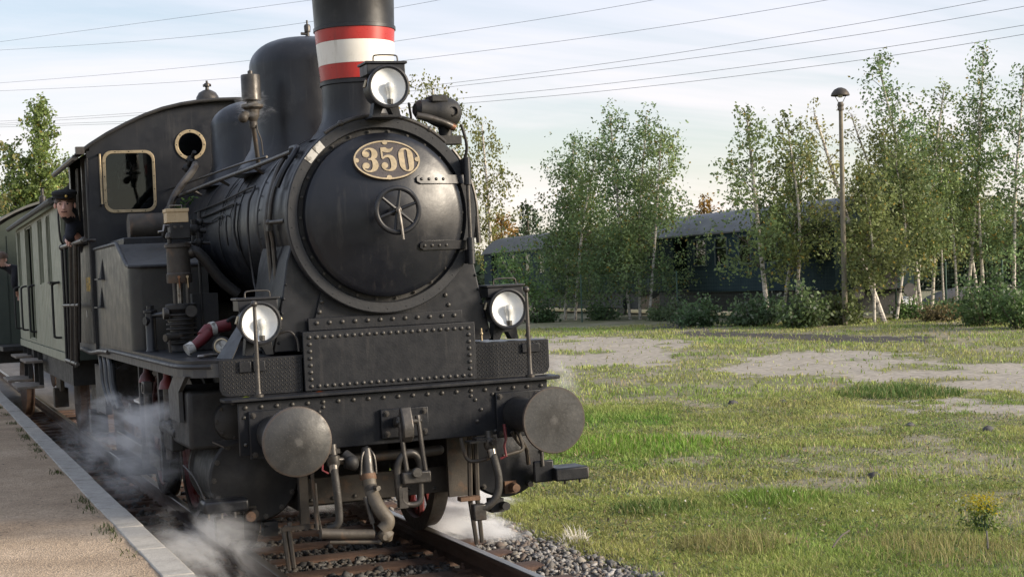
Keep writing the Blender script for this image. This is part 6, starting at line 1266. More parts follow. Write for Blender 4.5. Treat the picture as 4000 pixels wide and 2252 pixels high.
# ------------------------------------------------------------------ trees
def tree(name, label, base, top, hw, zc, tone, nl=24, per=230, leaf=.055, bark='birch_bark', r0=.075, cat='tree', group=None, droop=.5, spread=.30, prof=1.0, mid=None):
    base = np.array(base, float); top = np.array(top, float)
    T = thing(name, label, cat, tuple(base), group=group); top = top - base
    m = np.array(mid) - base if mid is not None else top * .5 + np.array([-.12 * top[0] + .1 * rng.normal(), .1 * rng.normal(), 0])
    trunk = smooth_path([(0, 0, -.1), tuple(m), tuple(top * .93), tuple(top)], 8)
    k = len(trunk); MB().tube(trunk, [r0 * (1 - .88 * i / (k - 1)) for i in range(k)], 8).build('trunk', bark, T)
    tz = np.array([p.z for p in trunk]); tx = np.array([p.x for p in trunk]); ty = np.array([p.y for p in trunk])
    z0 = max(.25, zc - base[2]); H = top[2]; lb = MB(); leaves = []; tone = np.array(tone)
    cols = []
    for i in range(nl):
        t = (i + rng.random()) / nl; z = z0 + (H - z0) * t ** .9
        o = np.array([np.interp(z, tz, tx), np.interp(z, tz, ty), z])
        wid = hw * (1 - t) ** (.62 * prof) * (.6 + .4 * min(1, t * 5 + .3)) * rng.uniform(.45, 1.35) + .12
        a = rng.uniform(0, 2 * PI); d = np.array([math.cos(a), math.sin(a), 0])
        rise = rng.uniform(.15, .75) * wid + t * .18
        e1 = o + d * wid * .55 + np.array([0, 0, rise * .7]); e2 = o + d * wid + np.array([0, 0, rise * (.9 - droop * .5)])
        lb.tube([tuple(o), tuple(e1), tuple(e2)], [max(.008, r0 * .25 * (1 - t) + .006), .008, .004], 4, cap=False)
        cl = rng.uniform(.75, 1.3)
        nn = int(per * (.35 + wid / max(.3, hw)) * .42 * (1.2 - .65 * t))
        u = rng.uniform(.2, 1.1, nn) ** .7
        P0 = np.where((u < .55)[:, None], o + (e1 - o) * (u / .55)[:, None], e1 + (e2 - e1) * ((u - .55) / .45)[:, None])
        sp_ = spread * (.45 + .55 * wid / max(hw, .3))
        nc = 8; cen = rng.normal(0, sp_ * .8, (nc, 3)); pick = rng.integers(0, nc, nn)
        P0 = P0 + cen[pick] + rng.normal(0, sp_ * .33, (nn, 3))
        leaves.append(P0); cols.append(np.tile(tone * cl, (nn, 1)))
        # hanging twigs
        ns = int(per * (.35 + wid / max(.3, hw)) * .42 * (1.15 - .5 * t) / 13); 
        for j in range(ns):
            u = rng.uniform(.3, 1.05); st = o + (e1 - o) * (u / .55) if u < .55 else e1 + (e2 - e1) * ((u - .55) / .45)
            st = st + rng.normal(0, sp_ * .8, 3) * np.array([1, 1, .5]); Ls = rng.uniform(.15, .55) * (1 + droop) * (.5 + .5 * min(1.5, hw)) * .8; dr = rng.normal(0, .22, 3); dr[2] = -1 if rng.random() < .75 else rng.uniform(.3, 1)
            q = rng.random(13)[:, None]
            leaves.append(st + dr * Ls * q + rng.normal(0, .045 + leaf * .4, (13, 3))); cols.append(np.tile(tone * cl * rng.uniform(.8, 1.25), (13, 1)))
    lb.build('branches', 'branch_bark', T)['kind'] = 'stuff'
    P = np.concatenate(leaves); cc = np.concatenate(cols)
    P = P[(P[:, 2] > .05)]; cc = cc[:len(P)]
    n = len(P); cc = cc * rng.uniform(.65, 1.4, (n, 1))
    yel = rng.random(n) < .035; cc[yel] = np.array([.34, .26, .06]) * rng.uniform(.7, 1.2, (yel.sum(), 1))
    fast_mesh('crown', leaf_quads(P, leaf, .6, droop), np.arange(n * 4), 4, 'leaves', np.repeat(cc, 4, 0), T)
    return T
GA, GB, GY = (.155, .23, .098), (.185, .245, .095), (.25, .245, .085)
BIR = [
 ('A1', [21.1, 48.27], [21.64, 48.09, 7.45], 1.6, 1.05, GA, 'left-hand birch of the clump before the coaches'),
 ('A2', [21.08, 47.21], [22.07, 46.86, 7.05], 1.9, 1.0, GB, 'birch second from the left in the clump before the coaches'),
 ('A3', [22.24, 44.62], [21.75, 44.85, 8.15], 1.9, 1.2, GA, 'tallest birch in the clump before the coaches'),
 ('A4', [22.58, 44.49], [23.03, 44.36, 8.0], 1.9, 1.2, GA, 'birch just right of the tallest in the clump before the coaches'),
 ('A5', [22.46, 43.47], [23.10, 43.29, 7.2], 1.8, 1.25, GB, 'right-hand birch of the clump before the coaches'),
 ('A6', [19.09, 45.82], [17.75, 46.27, 2.85], 1.1, .95, (.13, .21, .07), 'small arching birch at the left end of the clump'),
 ('A0', [22.39, 48.85], [22.46, 48.85, 5.9], 1.8, 1.0, GA, 'low bushy birch at the back of the clump before the coaches'),
 ('B1', [22.05, 34.0], [21.6, 34.2, 7.0], 1.25, 1.75, GB, 'leaning white-stemmed birch in front of the coach windows'),
 ('B2', [22.82, 33.71], [22.82, 33.74, 6.65], 1.2, 1.8, (.16, .195, .07), 'upright birch with yellowing leaves in front of the coach end'),
 ('B3', [22.92, 34.74], [23.85, 34.41, 6.2], 1.0, 2.2, GB, 'thin birch between the coach and the lamp post'),
 ('C1', [24.31, 31.0], [22.5, 31.72, 6.75], .75, 3.2, GY, 'sparse birch leaning left across the lamp post'),
 ('C2', [27.19, 34.19], [25.78, 34.75, 7.1], .75, 3.6, GY, 'thin bent birch behind the leaning sparse one'),
 ('C3', [28.66, 36.84], [28.15, 37.05, 5.1], 1.2, 1.9, (.16, .19, .07), 'yellowish low birch right of the lamp post'),
 ('D1', [27.72, 33.99], [26.64, 34.44, 8.9], 1.1, 2.5, GA, 'tall dark birch with its tip leaning left, right of the lamp post'),
 ('D2', [28.57, 35.8], [29.85, 35.35, 8.1], 1.1, 2.4, GB, 'tall birch beside the one with the leaning tip'),
 ('D3', [31.01, 38.08], [30.86, 38.17, 6.4], 1.2, 2.0, GY, 'yellowing birch behind the tall ones at the right'),
 ('E1', [30.92, 35.98], [31.77, 35.7, 9.4], 1.05, 2.4, GA, 'tallest birch near the right edge'),
 ('E2', [31.52, 35.75], [31.52, 35.78, 7.4], 1.1, 2.1, GB, 'birch below the tallest one near the right edge'),
 ('E3', [33.26, 38.3], [32.34, 38.68, 6.8], 1.1, 2.1, (.17, .19, .06), 'yellow-green birch set back near the right edge'),
 ('E4', [31.8, 34.57], [32.36, 34.4, 8.5], 1.1, 1.9, GA, 'birch cut by the right edge of the view'),
]
for k, b, t, hw, zc, tone, lab in BIR:
    z = float(gz(*b)); big = k[0] == 'A' and k != 'A6'
    sparse = k in ('C1', 'C2')
    tree('birch_tree', lab, (*b, z), t, hw, zc, tone, nl=(46 if big else 20 if k == 'A6' else 14 if sparse else 34), per=(205 if big else 100 if sparse else 165), leaf=.058 if not sparse else .05, group='birch trees by the sidings', prof=.85 if big else 1.0, spread=.42 if big else .34, r0=.085 if k in ('B1', 'C1') else .065)
for lab, b, t, r0 in (('slim white birch stem left of the green fence post', (28.2, 35.3), (27.9, 35.4, 6.2), .04), ('slim pale birch stem in the gap beside the tarpaulin heap', (28.9, 35.9), (28.7, 36, 6.6), .045), ('slim birch stem with a crooked top near the right edge', (30.3, 35.6), (29.9, 35.8, 6.8), .05), ('slim birch stem behind the fence right of the post', (29.6, 35.4), (29.7, 35.4, 6.4), .04)):
    tree('birch_tree', lab, (*b, float(gz(*b))), t, .7, 2.4, GB, nl=18, per=80, leaf=.058, group='birch trees by the sidings', r0=r0, spread=.25)
for lab, b, t, hw, zc, tone in (('yellowing bushy birch just right of the lamp post foot', (23.75, 30.75), (23.6, 30.9, 4.9), 1.15, 1.5, (.16, .19, .07)), ('green bushy birch hiding the end of the right far coach', (25.5, 32.2), (25.7, 32.2, 5.6), 1.35, 1.5, (.14, .18, .065)), ('yellow-green birch behind the leaning sparse one', (26.4, 33.6), (26.2, 33.6, 6.4), 1.2, 1.8, (.17, .195, .07))):
    tree('birch_tree', lab, (*b, float(gz(*b))), t, hw, zc, tone, nl=36, per=270, leaf=.054, group='birch trees by the sidings', r0=.05, spread=.36)
# shrubs
def shrub(label, x, y, w, h, tone, leaf=.055, n=2600, name='shrub', white=0.0):
    tone = tuple(v * 2.2 for v in tone); w = w * .92; h = h * .92; n = int(n * .8)
    z = float(gz(x, y)); T = thing(name, label, 'shrub', (x, y, z), group='shrubs in front of the sidings')
    lb = MB(); L_ = []; cc = []
    for i in range(26):
        a = rng.uniform(0, 2 * PI); q = math.sqrt(rng.random()); r = w * q; hh = h * (1 - .55 * q ** 2) * rng.uniform(.45, 1.35)
        tip = np.array([r * math.cos(a), r * math.sin(a), hh]); lb.tube([(tip[0] * .35, tip[1] * .35, 0), tuple(tip)], [.014, .005], 4, cap=False)
        m = int(n / 26 * rng.uniform(.3, 1.6)); u = rng.uniform(.15, 1.12, m)[:, None]
        L_.append(np.array([tip[0] * .35, tip[1] * .35, 0]) * (1 - u) + tip * u + rng.normal(0, .13, (m, 3))); cc.append(np.tile(np.array(tone) * rng.uniform(.7, 1.35), (m, 1)))
    lb.build('stems', 'branch_bark', T)
    P = np.concatenate(L_); cc = np.concatenate(cc) * rng.uniform(.65, 1.4, (len(P), 1)); ok = P[:, 2] > .01; P, cc = P[ok], cc[ok]
    if white: w_ = rng.random(len(P)) < white; cc[w_] = np.array([.22, .24, .18]) * rng.uniform(.7, 1.2, (w_.sum(), 1))
    fast_mesh('foliage', leaf_quads(P, leaf, .65), np.arange(len(P) * 4), 4, 'leaves', np.repeat(cc, 4, 0), T)
for a in (('left shrub of the row below the coach windows', 19.7, 34.2, .8, .7, (.035, .058, .026), .055, 3000, 'shrub', .06),
          ('second shrub of the row below the coach windows', 20.9, 32.7, .95, .8, (.042, .066, .030), .06, 3400, 'shrub', .10),
          ('third shrub of the row, with pale leaves, below the coach end', 21.2, 30.6, .8, 1.05, (.052, .075, .030), .065, 3200, 'shrub', .12),
          ('right shrub of the row, by the foot of the lamp post', 22.7, 30.9, .7, .8, (.06, .075, .028), .06, 2400, 'shrub', .04),
          ('dark shrub left of the birch clump', 19.17, 45.79, .7, .65, (.04, .065, .028), .06, 1500, 'shrub', 0.0),
          ('shrub at the right foot of the birch clump', 22.14, 41.45, .7, .6, (.05, .07, .028), .06, 1500, 'shrub', 0.0),
          ('large dark shrub near the right edge', 24.91, 26.9, 1.2, 1.45, (.040, .064, .024), .055, 4200, 'shrub', .02),
          ('large green shrub cut by the right edge', 24.6, 24.9, 1.0, 1.6, (.048, .078, .026), .055, 3600, 'shrub', 0.0),
          ('low green shrub at the foot of the leaning birch', 26.21, 32.42, .6, .55, (.055, .09, .03), .05, 1400, 'shrub', 0.0),
          ('low shrub right of the green fence post', 27.26, 32.02, .7, .5, (.05, .08, .028), .05, 1400, 'shrub', 0.0),
          ('shrub in the middle foot of the birch clump', 21.24, 45.01, .7, .6, (.05, .075, .028), .06, 1500, 'shrub', 0.0),
          ('shrub behind the right head lamp rod', 18.3, 47.2, .6, .6, (.055, .08, .03), .06, 1300, 'shrub', 0.0),
          ('shrub between the birch clump and the shrub row', 21.0, 37.61, .7, .7, (.045, .062, .03), .055, 1600, 'shrub', .08),
          ('brown weedy shrub on the dark soil at the right', 25.61, 30.0, .8, .45, (.085, .07, .035), .05, 1500, 'shrub', 0.0),
          ('shrub below the tallest birch at the right', 28.4, 31.8, .9, .9, (.045, .072, .026), .055, 2200, 'shrub', 0.0)): shrub(*a)
# far trees
def fz_(x, y): return float(gz(x, y))
tree('weeping_birch', 'weeping birch with drooping yellow-green branches behind the smokebox', (26.64, 80.41, fz_(26.64, 80.41)), (26.53, 80.5, 13.7), 3.0, 5.5, (.18, .19, .06), nl=60, per=95, leaf=.10, r0=.16, droop=1.3, spread=.55, prof=.6)
tree('weeping_birch', 'drooping birch branchy crown right of the smokebox edge', (28.6, 76.77, fz_(27.8, 76.8)), (28.2, 76.72, 11.1), 1.3, 3.0, (.18, .19, .06), nl=46, per=75, leaf=.09, r0=.12, droop=1.5, spread=.42, prof=.5)
tree('autumn_tree', 'orange autumn tree behind the left far coach', (40.54, 107.22, .4), (40.63, 107.2, 7.0), 1.9, 2.5, (.25, .14, .025), nl=34, per=100, leaf=.12, bark='branch_bark', r0=.12, spread=.5)
tree('autumn_tree', 'dark green tree above the roof of the left far coach', (40.58, 101.86, .4), (40.71, 101.83, 7.6), 1.5, 2.5, (.045, .07, .03), nl=34, per=100, leaf=.12, bark='branch_bark', r0=.12, spread=.45)
tree('autumn_tree', 'orange tree top above the roof of the right far coach', (57.65, 106.07, .4), (57.8, 106.04, 8.2), 1.7, 3.0, (.26, .15, .025), nl=34, per=100, leaf=.12, bark='branch_bark', r0=.12, spread=.5)
tree('poplar_tree', 'slim poplar behind the coach at the far left', (2.86, 68.05, 0), (2.98, 68.04, 10.9), .75, 2.5, (.19, .25, .08), nl=80, per=150, leaf=.085, bark='branch_bark', r0=.14, droop=.1, spread=.30, prof=.35)
tree('poplar_tree', 'second poplar stem beside the slim one at the far left', (1.9, 68.6, 0), (1.75, 68.6, 9.0), .65, 2.5, (.18, .24, .075), nl=55, per=110, leaf=.085, bark='branch_bark', r0=.12, droop=.1, spread=.30, prof=.4)
tree('poplar_tree', 'shorter poplar stem right of the slim one at the far left', (4.1, 68.4, 0), (4.35, 68.4, 8.4), .55, 2.5, (.19, .25, .08), nl=45, per=110, leaf=.085, bark='branch_bark', r0=.12, droop=.1, spread=.30, prof=.4)
tree('broadleaf_tree', 'broad tree cut by the left edge of the view', (-1.9, 47.95, 0), (-1.8, 47.84, 9.2), 1.7, 3.0, (.16, .155, .055), nl=56, per=130, leaf=.085, bark='branch_bark', r0=.15, spread=.42, prof=.5)
tree('broadleaf_tree', 'yellowing rounded tree right of the poplars', (4.94, 77.96, 0), (4.97, 77.97, 8.6), 1.9, 3.0, (.21, .19, .055), nl=50, per=120, leaf=.10, bark='branch_bark', r0=.14, spread=.5, prof=.5)
tree('broadleaf_tree', 'green bushy tree below the poplars behind the coach roof', (2.6, 73.7, 0), (2.6, 73.67, 7.4), 2.0, 3.0, (.16, .18, .055), nl=50, per=130, leaf=.10, bark='branch_bark', r0=.14, spread=.5, prof=.45)
for i, (x, y, top, hw, tone, lab) in enumerate(((59, 84.2, 6.3, 2.8, (.055, .075, .035), 'distant tree seen just right of the lamp post'), (66.1, 86.8, 6.0, 3.2, (.06, .08, .035), 'distant tree in the gap between the right-hand birches'), (67.2, 81, 6.1, 3.0, (.07, .085, .035), 'distant tree behind the tallest right birch'), (72, 82, 6.5, 3.0, (.06, .085, .035), 'distant tree at the right edge behind the birches'), (60.5, 105, 6.6, 3.2, (.05, .07, .035), 'distant tree behind the right far coach'), (52, 92, 5.6, 2.8, (.05, .07, .035), 'distant tree behind the middle of the right far coach'))):
    tree('distant_tree', lab, (x, y, .4), (x + .1, y, top), hw, 1.0, tone, nl=44, per=110, leaf=.14, bark='branch_bark', r0=.15, spread=.6, prof=.5, group='distant trees beyond the sidings')

n = 26000; u_ = rng.random(n); bx_ = 30 + 75 * u_ + rng.normal(0, 2.5, n); by_ = 118 - 62 * u_ + rng.normal(0, 2.5, n)
bh_ = (2.2 + 3.2 * fbm(u_ * 60, u_ * 0, 91, .35, 4)) * rng.random(n) ** .8
fc_ = np.array([.085, .115, .065]) * (.6 + .8 * fbm(u_ * 60, bh_, 92, .5, 3))[:, None] * rng.uniform(.6, 1.4, (n, 1))
tag(fast_mesh('far_wood', leaf_quads(np.stack([bx_, by_, .4 + bh_], -1), .30, .7), np.arange(n * 4), 4, 'leaves', np.repeat(fc_, 4, 0)), 'continuous dark green wood along the horizon behind the sidings', 'wood', None, 'stuff')
# ------------------------------------------------------------------ far coaches on the siding
ANG = math.atan2(-.058, .998)
def far_coach(label, along0, length, wins, doors, roofm='far_roof', open_end=False):
    ox, oy = 24.03 + .058 * along0, 33.25 + .998 * along0
    T = thing('siding_coach', label, 'coach', (ox, oy, .28), (0, 0, ANG), group='disused coaches on the siding')
    W2, zb, zt = 2.8, 1.12, 3.22
    holes = [[(a, c), (b, c), (b, d), (a, d)] for a, b, c, d in wins + doors]
    for x in (0, W2):
        MB().prism([(0, zb), (length, zb), (length, zt), (0, zt)], holes, (x, 0, 0), (0, 1, 0), (0, 0, 1), .05 if x else -.05).build('side_wall', 'far_green', T)
    for a, b, c, d in wins:
        fr_ = MB()
        for q in ((a - .05, a, c - .05, d + .05), (b, b + .05, c - .05, d + .05), (a, b, c - .05, c), (a, b, d, d + .05), (a, b, (c + d) / 2 + .12, (c + d) / 2 + .15)): fr_.box(-.03, .0, *q)
        w_ = fr_.build('window', 'far_frame', T)
        MB().box(.02, .03, a, b, c, d).build('pane', 'lamp_glass', w_)
    MB().box(.05, W2 - .05, .0, .06, zb, zt).build('end_wall', 'far_green', T); MB().box(.05, W2 - .05, length - .06, length, zb, zt).build('end_wall', 'far_green', T)
    MB().box(.1, W2 - .1, .1, length - .1, zb, zb + .05).build('floor', 'interior_dark', T)
    n = 16; pts = [(-.08 + (W2 + .16) * i / n, zt - .02 + .85 * (1 - abs(-1 + 2 * i / n) ** 2.4)) for i in range(n + 1)]
    r_ = roof_shell('roof', pts, -.15, length + .15, .05, roofm, T)
    MB().prism(pts, (), (0, .04, 0), (1, 0, 0), (0, 0, 1), .03).build('roof_end', 'far_green', T)
    MB().box(.25, W2 - .25, .4, length - .4, .38, 1.1).build('underframe', 'soot_black', T)
    for y in (2.2, 4.4, length - 4.4, length - 2.2):
        MB().lathe([(.1, 0), (.46, 0), (.46, .12), (.1, .12)], (.12, y, .48), (1, 0, 0), 20).build('wheel', 'brown_iron', T)
    for y in (3.3, length - 3.3): MB().box(.0, .12, y - 1.7, y + 1.7, .45, .75).build('bogie_frame', 'soot_black', T)
    for x in (.5, W2 - .5): MB().lathe([(.22, -.55), (.22, -.5), (.08, -.48), (.08, 0)], (x, 0, 1.05), (0, 1, 0), 18).build('buffer', 'heap_dark', T)
    return T
R1 = far_coach('right dark green coach with grey roof behind the birches', 0, 15.2, [(.62, 1.12, 2.1, 3.02), (2.2, 3.1, 2.1, 3.02), (3.9, 4.8, 2.1, 3.02), (5.9, 6.8, 2.1, 3.02), (7.85, 8.8, 2.1, 3.02), (9.65, 10.65, 2.1, 3.02)], [(11.4, 12.7, 1.15, 3.1)])
MB().box(.10, .12, 9.68, 10.62, 2.1, 2.62).build('through_light_panel', 'through_light_brown', R1)  # added panel, coloured like the light coming through from the far side
MB().box(.10, .12, 7.9, 8.35, 2.1, 2.9).build('through_light_panel', 'through_light_yellow', R1)  # same for the yellowish window: see-through light put into a panel's colour
MB().torus((.0 - .10, .35, 2.35), (1, 0, 0), .26, .035, 24, 6).build('gangway_ring', 'soot_black', R1)
MB().box(.85, 1.95, -.4, -.02, 1.1, 3.1).build('gangway_bellows', 'soot_black', R1)
R2 = far_coach('left dark green coach with mossy grey roof behind the right head lamp', 16.6, 22.0, [(3 + 2.2 * i, 3.9 + 2.2 * i, 2.1, 3.02) for i in range(7)], [(19.6, 20.6, 1.15, 3.1)], 'coach_roof')
SR = thing('railway_track', 'siding track under the far coaches', None, (24.03, 33.25, .28), (0, 0, ANG)); SR['kind'] = 'structure'
for x in (.645, 2.155): MB().box(x - .036, x + .036, -40, 60, -.14, 0).build('rail', 'rail_side', SR)
for k in range(60): inst('sleeper', SLM, SR, (1.4, -20 + k * .65, .0))
gx = np.linspace(22.6, 28.4, 12); gy = np.arange(5, 95, .8); X_, Y_ = np.meshgrid(gx, gy, indexing='ij'); X_ = X_ + .058 * (Y_ - 33.25)
Z_ = np.full(X_.shape, .10) + .05 * rng.random(X_.shape) + np.where((np.abs(X_ - 25.4 - .058 * (Y_ - 33.25)) > 2.2), -.5, 0)
nx, ny = X_.shape; I = np.arange(nx * ny).reshape(nx, ny); cc = .018 + .02 * rng.random(X_.shape)
sb = fast_mesh('siding_ballast', np.stack([X_, Y_, Z_ + .36 * 0], -1).reshape(-1, 3), np.stack([I[:-1, :-1], I[1:, :-1], I[1:, 1:], I[:-1, 1:]], -1).reshape(-1), 4, 'stones', np.stack([cc, cc * .95, cc * .9], -1).reshape(-1, 3)); sb['kind'] = 'structure'
# red signal post, lamp post, fence, heap, red-brown post
LP = thing('lamp_post', 'concrete lamp post with a dark mushroom lamp shade', 'lamp post', (22.63, 30.57, fz_(22.63, 30.57)))
z0 = fz_(22.63, 30.57)
MB().tube([(0, 0, -.2), (.03, 0, 3.0), (.07, 0, 6.72 - z0)], [.085, .075, .06], 12).build('post', 'concrete_post', LP)
MB().lathe([(.09, 6.70 - z0), (.10, 6.74 - z0), (.08, 6.80 - z0), (.10, 6.86 - z0), (.07, 6.95 - z0)], (.07, 0, 0), (0, 0, 1), 16).build('collar', 'hose_tan', LP)
MB().lathe([(.27, 7.13 - z0), (.275, 7.15 - z0), (.25, 7.22 - z0), (.17, 7.32 - z0), (.06, 7.37 - z0), (.001, 7.375 - z0), (.05, 7.36 - z0), (.16, 7.30 - z0), (.24, 7.21 - z0), (.265, 7.14 - z0)], (.07, 0, 0), (0, 0, 1), 28, cap=False).build('lamp_shade', 'brown_iron', LP)
MB().lathe([(.05, 7.08 - z0), (.08, 7.12 - z0), (.08, 7.22 - z0), (.03, 7.28 - z0)], (.07, 0, 0), (0, 0, 1), 14).build('lamp_globe', 'bulb_glass', LP)
for s in (-1, 1): MB().tube([(.07 + s * .06, 0, 6.92 - z0), (.07 + s * .2, 0, 7.15 - z0)], .01, 6).build('lamp_strut', 'dark_steel', LP)
for x, y in ((18.3, 62), (19.2, 51.5)):
    pass
MP = tag(MB().cyl((0, 0, -.2), (0, 0, 3.4), .09, n=10).cyl((0, 0, 3.4), (0, 0, 3.46), .11, n=10).build('siding_post', 'rusty_iron'), 'rusty red-brown post left of the birch clump, under the coach roof edge', 'post'); MP.location = (24.6, 71.5, .3)
FN = thing('wire_fence', 'green wire mesh fence between the birches and the coaches', 'fence', (0, 0, 0))
fpts = [(19.3, 50), (20.0, 44), (20.9, 38), (22.4, 34.6), (24.2, 33.4), (26.0, 32.9), (27.6, 32.5), (29.3, 31.9), (32, 31), (36, 30)]
for x, y in fpts: MB().cyl((x, y, fz_(x, y) - .1), (x, y, fz_(x, y) + 1.75), .03, n=8).build('fence_post', 'fence_green', FN)
wm = MB()
for (x0, y0), (x1, y1) in zip(fpts[:-1], fpts[1:]):
    a = V(x0, y0, fz_(x0, y0)); b = V(x1, y1, fz_(x1, y1)); L_ = (b - a).length; d = (b - a) / L_
    for k in range(0, 15): z = .1 + k * .115; wm.add([a + V(0, 0, z - .002), b + V(0, 0, z - .002), b + V(0, 0, z + .002), a + V(0, 0, z + .002)], [(0, 1, 2, 3)])
    for k in range(int(L_ / .10)): p = a + d * (k * .10); wm.add([p - d * .002 + V(0, 0, .1), p + d * .002 + V(0, 0, .1), p + d * .002 + V(0, 0, 1.72), p - d * .002 + V(0, 0, 1.72)], [(0, 1, 2, 3)])
tag(wm.build('wire_mesh', 'fence_green', FN), None, kind='stuff')
hb = MB()
hb.ball((0, 0, .2), .45, 14, 1.5, .8, .8).ball((.5, .1, .25), .33, 12, 1.2, .8, 1.0).ball((-.4, 0, .3), .3, 12); hb.v = [tuple(np.array(v) * (1 + .12 * math.sin(v[0] * 9 + v[2] * 7))) for v in hb.v]
o = tag(hb.build('tarpaulin_heap', 'tarp_white', None, ang=80), 'crumpled white tarpaulin heap between the right-hand birch stems', 'heap'); o.location = (29.26, 37.68, .42)
hb = MB().ball((0, 0, 0), 1.0, 20, 2.6, 1.2, .9); hb.v = [tuple(np.array(v) * (1 + .06 * math.sin(v[0] * 5 + v[1] * 7))) for v in hb.v]
o = tag(hb.build('gravel_heap', 'heap_dark', None, ang=80), 'grey gravel heap beyond the fence at the right', 'heap'); o.location = (36.5, 43, .3)
# ------------------------------------------------------------------ overhead power lines
WR = {'uppermost power line, top left': [[-8.7, 195.6, 30.5], [19.6, 128.5, 25.5], [35.7, 90.5, 22.7], [46.0, 66.0, 20.8], [53.2, 49.0, 19.5]],
      'power line second from the top at the left': [[-8.7, 195.6, 31.0], [19.6, 128.5, 23.8], [35.6, 90.5, 21.8], [46.0, 66.0, 22.1], [53.3, 49.0, 23.8]],
      'power line passing just above the dome top': [[-8.9, 195.6, 26.7], [19.5, 128.5, 21.2], [35.6, 90.5, 19.3], [45.9, 66.1, 19.0], [53.2, 49.0, 19.6]],
      'power line meeting the chimney at the white band': [[-8.9, 195.6, 26.4], [19.4, 128.5, 20.0], [35.5, 90.5, 17.7], [45.9, 66.1, 17.1], [53.1, 49.0, 17.6]],
      'top wire of the lower four, leaving at the upper right corner': [[-9.0, 195.7, 22.5], [19.4, 128.5, 17.6], [35.5, 90.5, 15.8], [45.8, 66.1, 15.5], [53.1, 49.0, 15.9]],
      'second wire of the lower four power lines': [[-9.0, 195.7, 22.2], [19.4, 128.5, 17.4], [35.4, 90.5, 15.5], [45.8, 66.1, 14.9], [53.1, 49.0, 15.2]],
      'third wire of the lower four power lines': [[-9.0, 195.7, 22.6], [19.3, 128.5, 16.8], [35.4, 90.5, 14.6], [45.8, 66.1, 14.0], [53.0, 49.0, 14.2]],
      'lowest power line across the sky': [[-9.0, 195.7, 22.4], [19.3, 128.5, 16.6], [35.4, 90.5, 14.2], [45.8, 66.1, 13.5], [53.0, 49.0, 13.8]]}
for lab, pts in WR.items():
    tag(MB().tube(smooth_path(pts, 14), .012, 6).build('power_line', 'wire_grey'), lab, 'wire', 'overhead power lines')

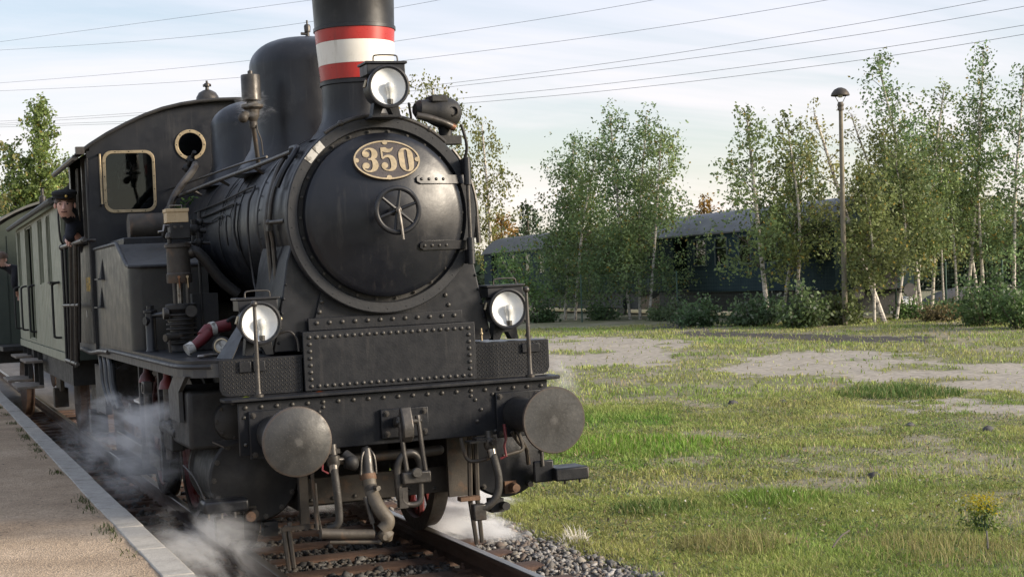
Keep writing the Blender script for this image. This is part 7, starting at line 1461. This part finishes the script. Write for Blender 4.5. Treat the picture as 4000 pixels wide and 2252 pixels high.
# ------------------------------------------------------------------ steam
def steam_mat(name, dens, seed, scale, fall=1.5):
    m = bpy.data.materials.new(name); m.use_nodes = True; N = m.node_tree.nodes; L = m.node_tree.links; N.clear()
    out = N.new('ShaderNodeOutputMaterial'); pv = N.new('ShaderNodeVolumePrincipled'); L.new(pv.outputs[0], out.inputs['Volume'])
    pv.inputs['Color'].default_value = (.92, .93, .95, 1); pv.inputs['Anisotropy'].default_value = .1
    t = N.new('ShaderNodeTexCoord'); mp_ = N.new('ShaderNodeMapping'); L.new(t.outputs['Object'], mp_.inputs[0]); mp_.inputs['Location'].default_value = (seed, seed * 2, 0)
    mp_.inputs['Rotation'].default_value = (.5, .3, .6); mp_.inputs['Scale'].default_value = (1.0, .55, 1.5)
    nz = N.new('ShaderNodeTexNoise'); nz.inputs['Scale'].default_value = scale; nz.inputs['Detail'].default_value = 9; nz.inputs['Roughness'].default_value = .68; nz.inputs['Distortion'].default_value = .5; L.new(mp_.outputs[0], nz.inputs['Vector'])
    ln = N.new('ShaderNodeVectorMath'); ln.operation = 'LENGTH'; L.new(t.outputs['Object'], ln.inputs[0])
    a = N.new('ShaderNodeMath'); a.operation = 'MULTIPLY_ADD'; L.new(ln.outputs['Value'], a.inputs[0]); a.inputs[1].default_value = -fall; a.inputs[2].default_value = fall * .62
    b = N.new('ShaderNodeMath'); b.operation = 'MULTIPLY_ADD'; L.new(nz.outputs['Fac'], b.inputs[0]); b.inputs[1].default_value = 4.2; b.inputs[2].default_value = -2.15
    s = N.new('ShaderNodeMath'); s.operation = 'ADD'; s.use_clamp = True; L.new(a.outputs[0], s.inputs[0]); L.new(b.outputs[0], s.inputs[1])
    # fade to nothing at the edge of the cloud
    e = N.new('ShaderNodeMapRange'); L.new(ln.outputs['Value'], e.inputs[0]); e.inputs[1].default_value = .98; e.inputs[2].default_value = .55; e.inputs[3].default_value = 0; e.inputs[4].default_value = 1
    q = N.new('ShaderNodeMath'); q.operation = 'MULTIPLY'; L.new(s.outputs[0], q.inputs[0]); L.new(e.outputs[0], q.inputs[1])
    d = N.new('ShaderNodeMath'); d.operation = 'MULTIPLY'; L.new(q.outputs[0], d.inputs[0]); d.inputs[1].default_value = dens; L.new(d.outputs[0], pv.inputs['Density'])
    MT[name] = m
def steam(label, loc, rad, dens, seed, scale=2.2, fall=1.5):
    nm = f'steam_{seed}'; steam_mat(nm, dens, seed, scale, fall)
    b = MB().ball((0, 0, 0), 1.0, 20); o = b.build('steam_cloud', nm); o.location = TRK @ Vector(loc); o.scale = rad
    tag(o, label, 'steam', 'steam clouds round the locomotive', 'stuff')
steam('grey steam drifting beside the driving gear on the platform side', (-1.60, 2.4, .95), (.75, 1.5, .62), 1.8, 3, 1.7, 1.0)
steam('thin steam behind the step on the platform side', (-1.60, 4.6, .75), (.45, 1.6, .5), 1.2, 5, 1.5, 1.2)
steam('low white steam between platform and rail at the bottom left', (-1.38, .9, .28), (.52, 1.4, .48), 2.0, 8, 1.6, 1.0)
steam('steam spreading over the near left rail', (-1.12, -.1, .02), (.42, .75, .26), 2.2, 11, 1.6, 1.0)
steam('bright white steam behind the right-hand guard irons', (1.18, 3.2, .06), (.62, 1.3, .45), 24, 14, 1.7, 1.6)
steam('white steam under the smokebox between the wheels', (.45, 4.8, .25), (.8, 1.3, .50), 14, 17, 1.6, 1.5)
steam('faint wisp of steam above the right buffer', (1.75, 1.9, 1.17), (.22, .35, .32), 2.2, 19, 1.8, 1.0)
steam('faint steam wisp round the whistle valve', (-.55, 2.45, 3.43), (.24, .28, .19), 4, 23, 1.8, 1.0)
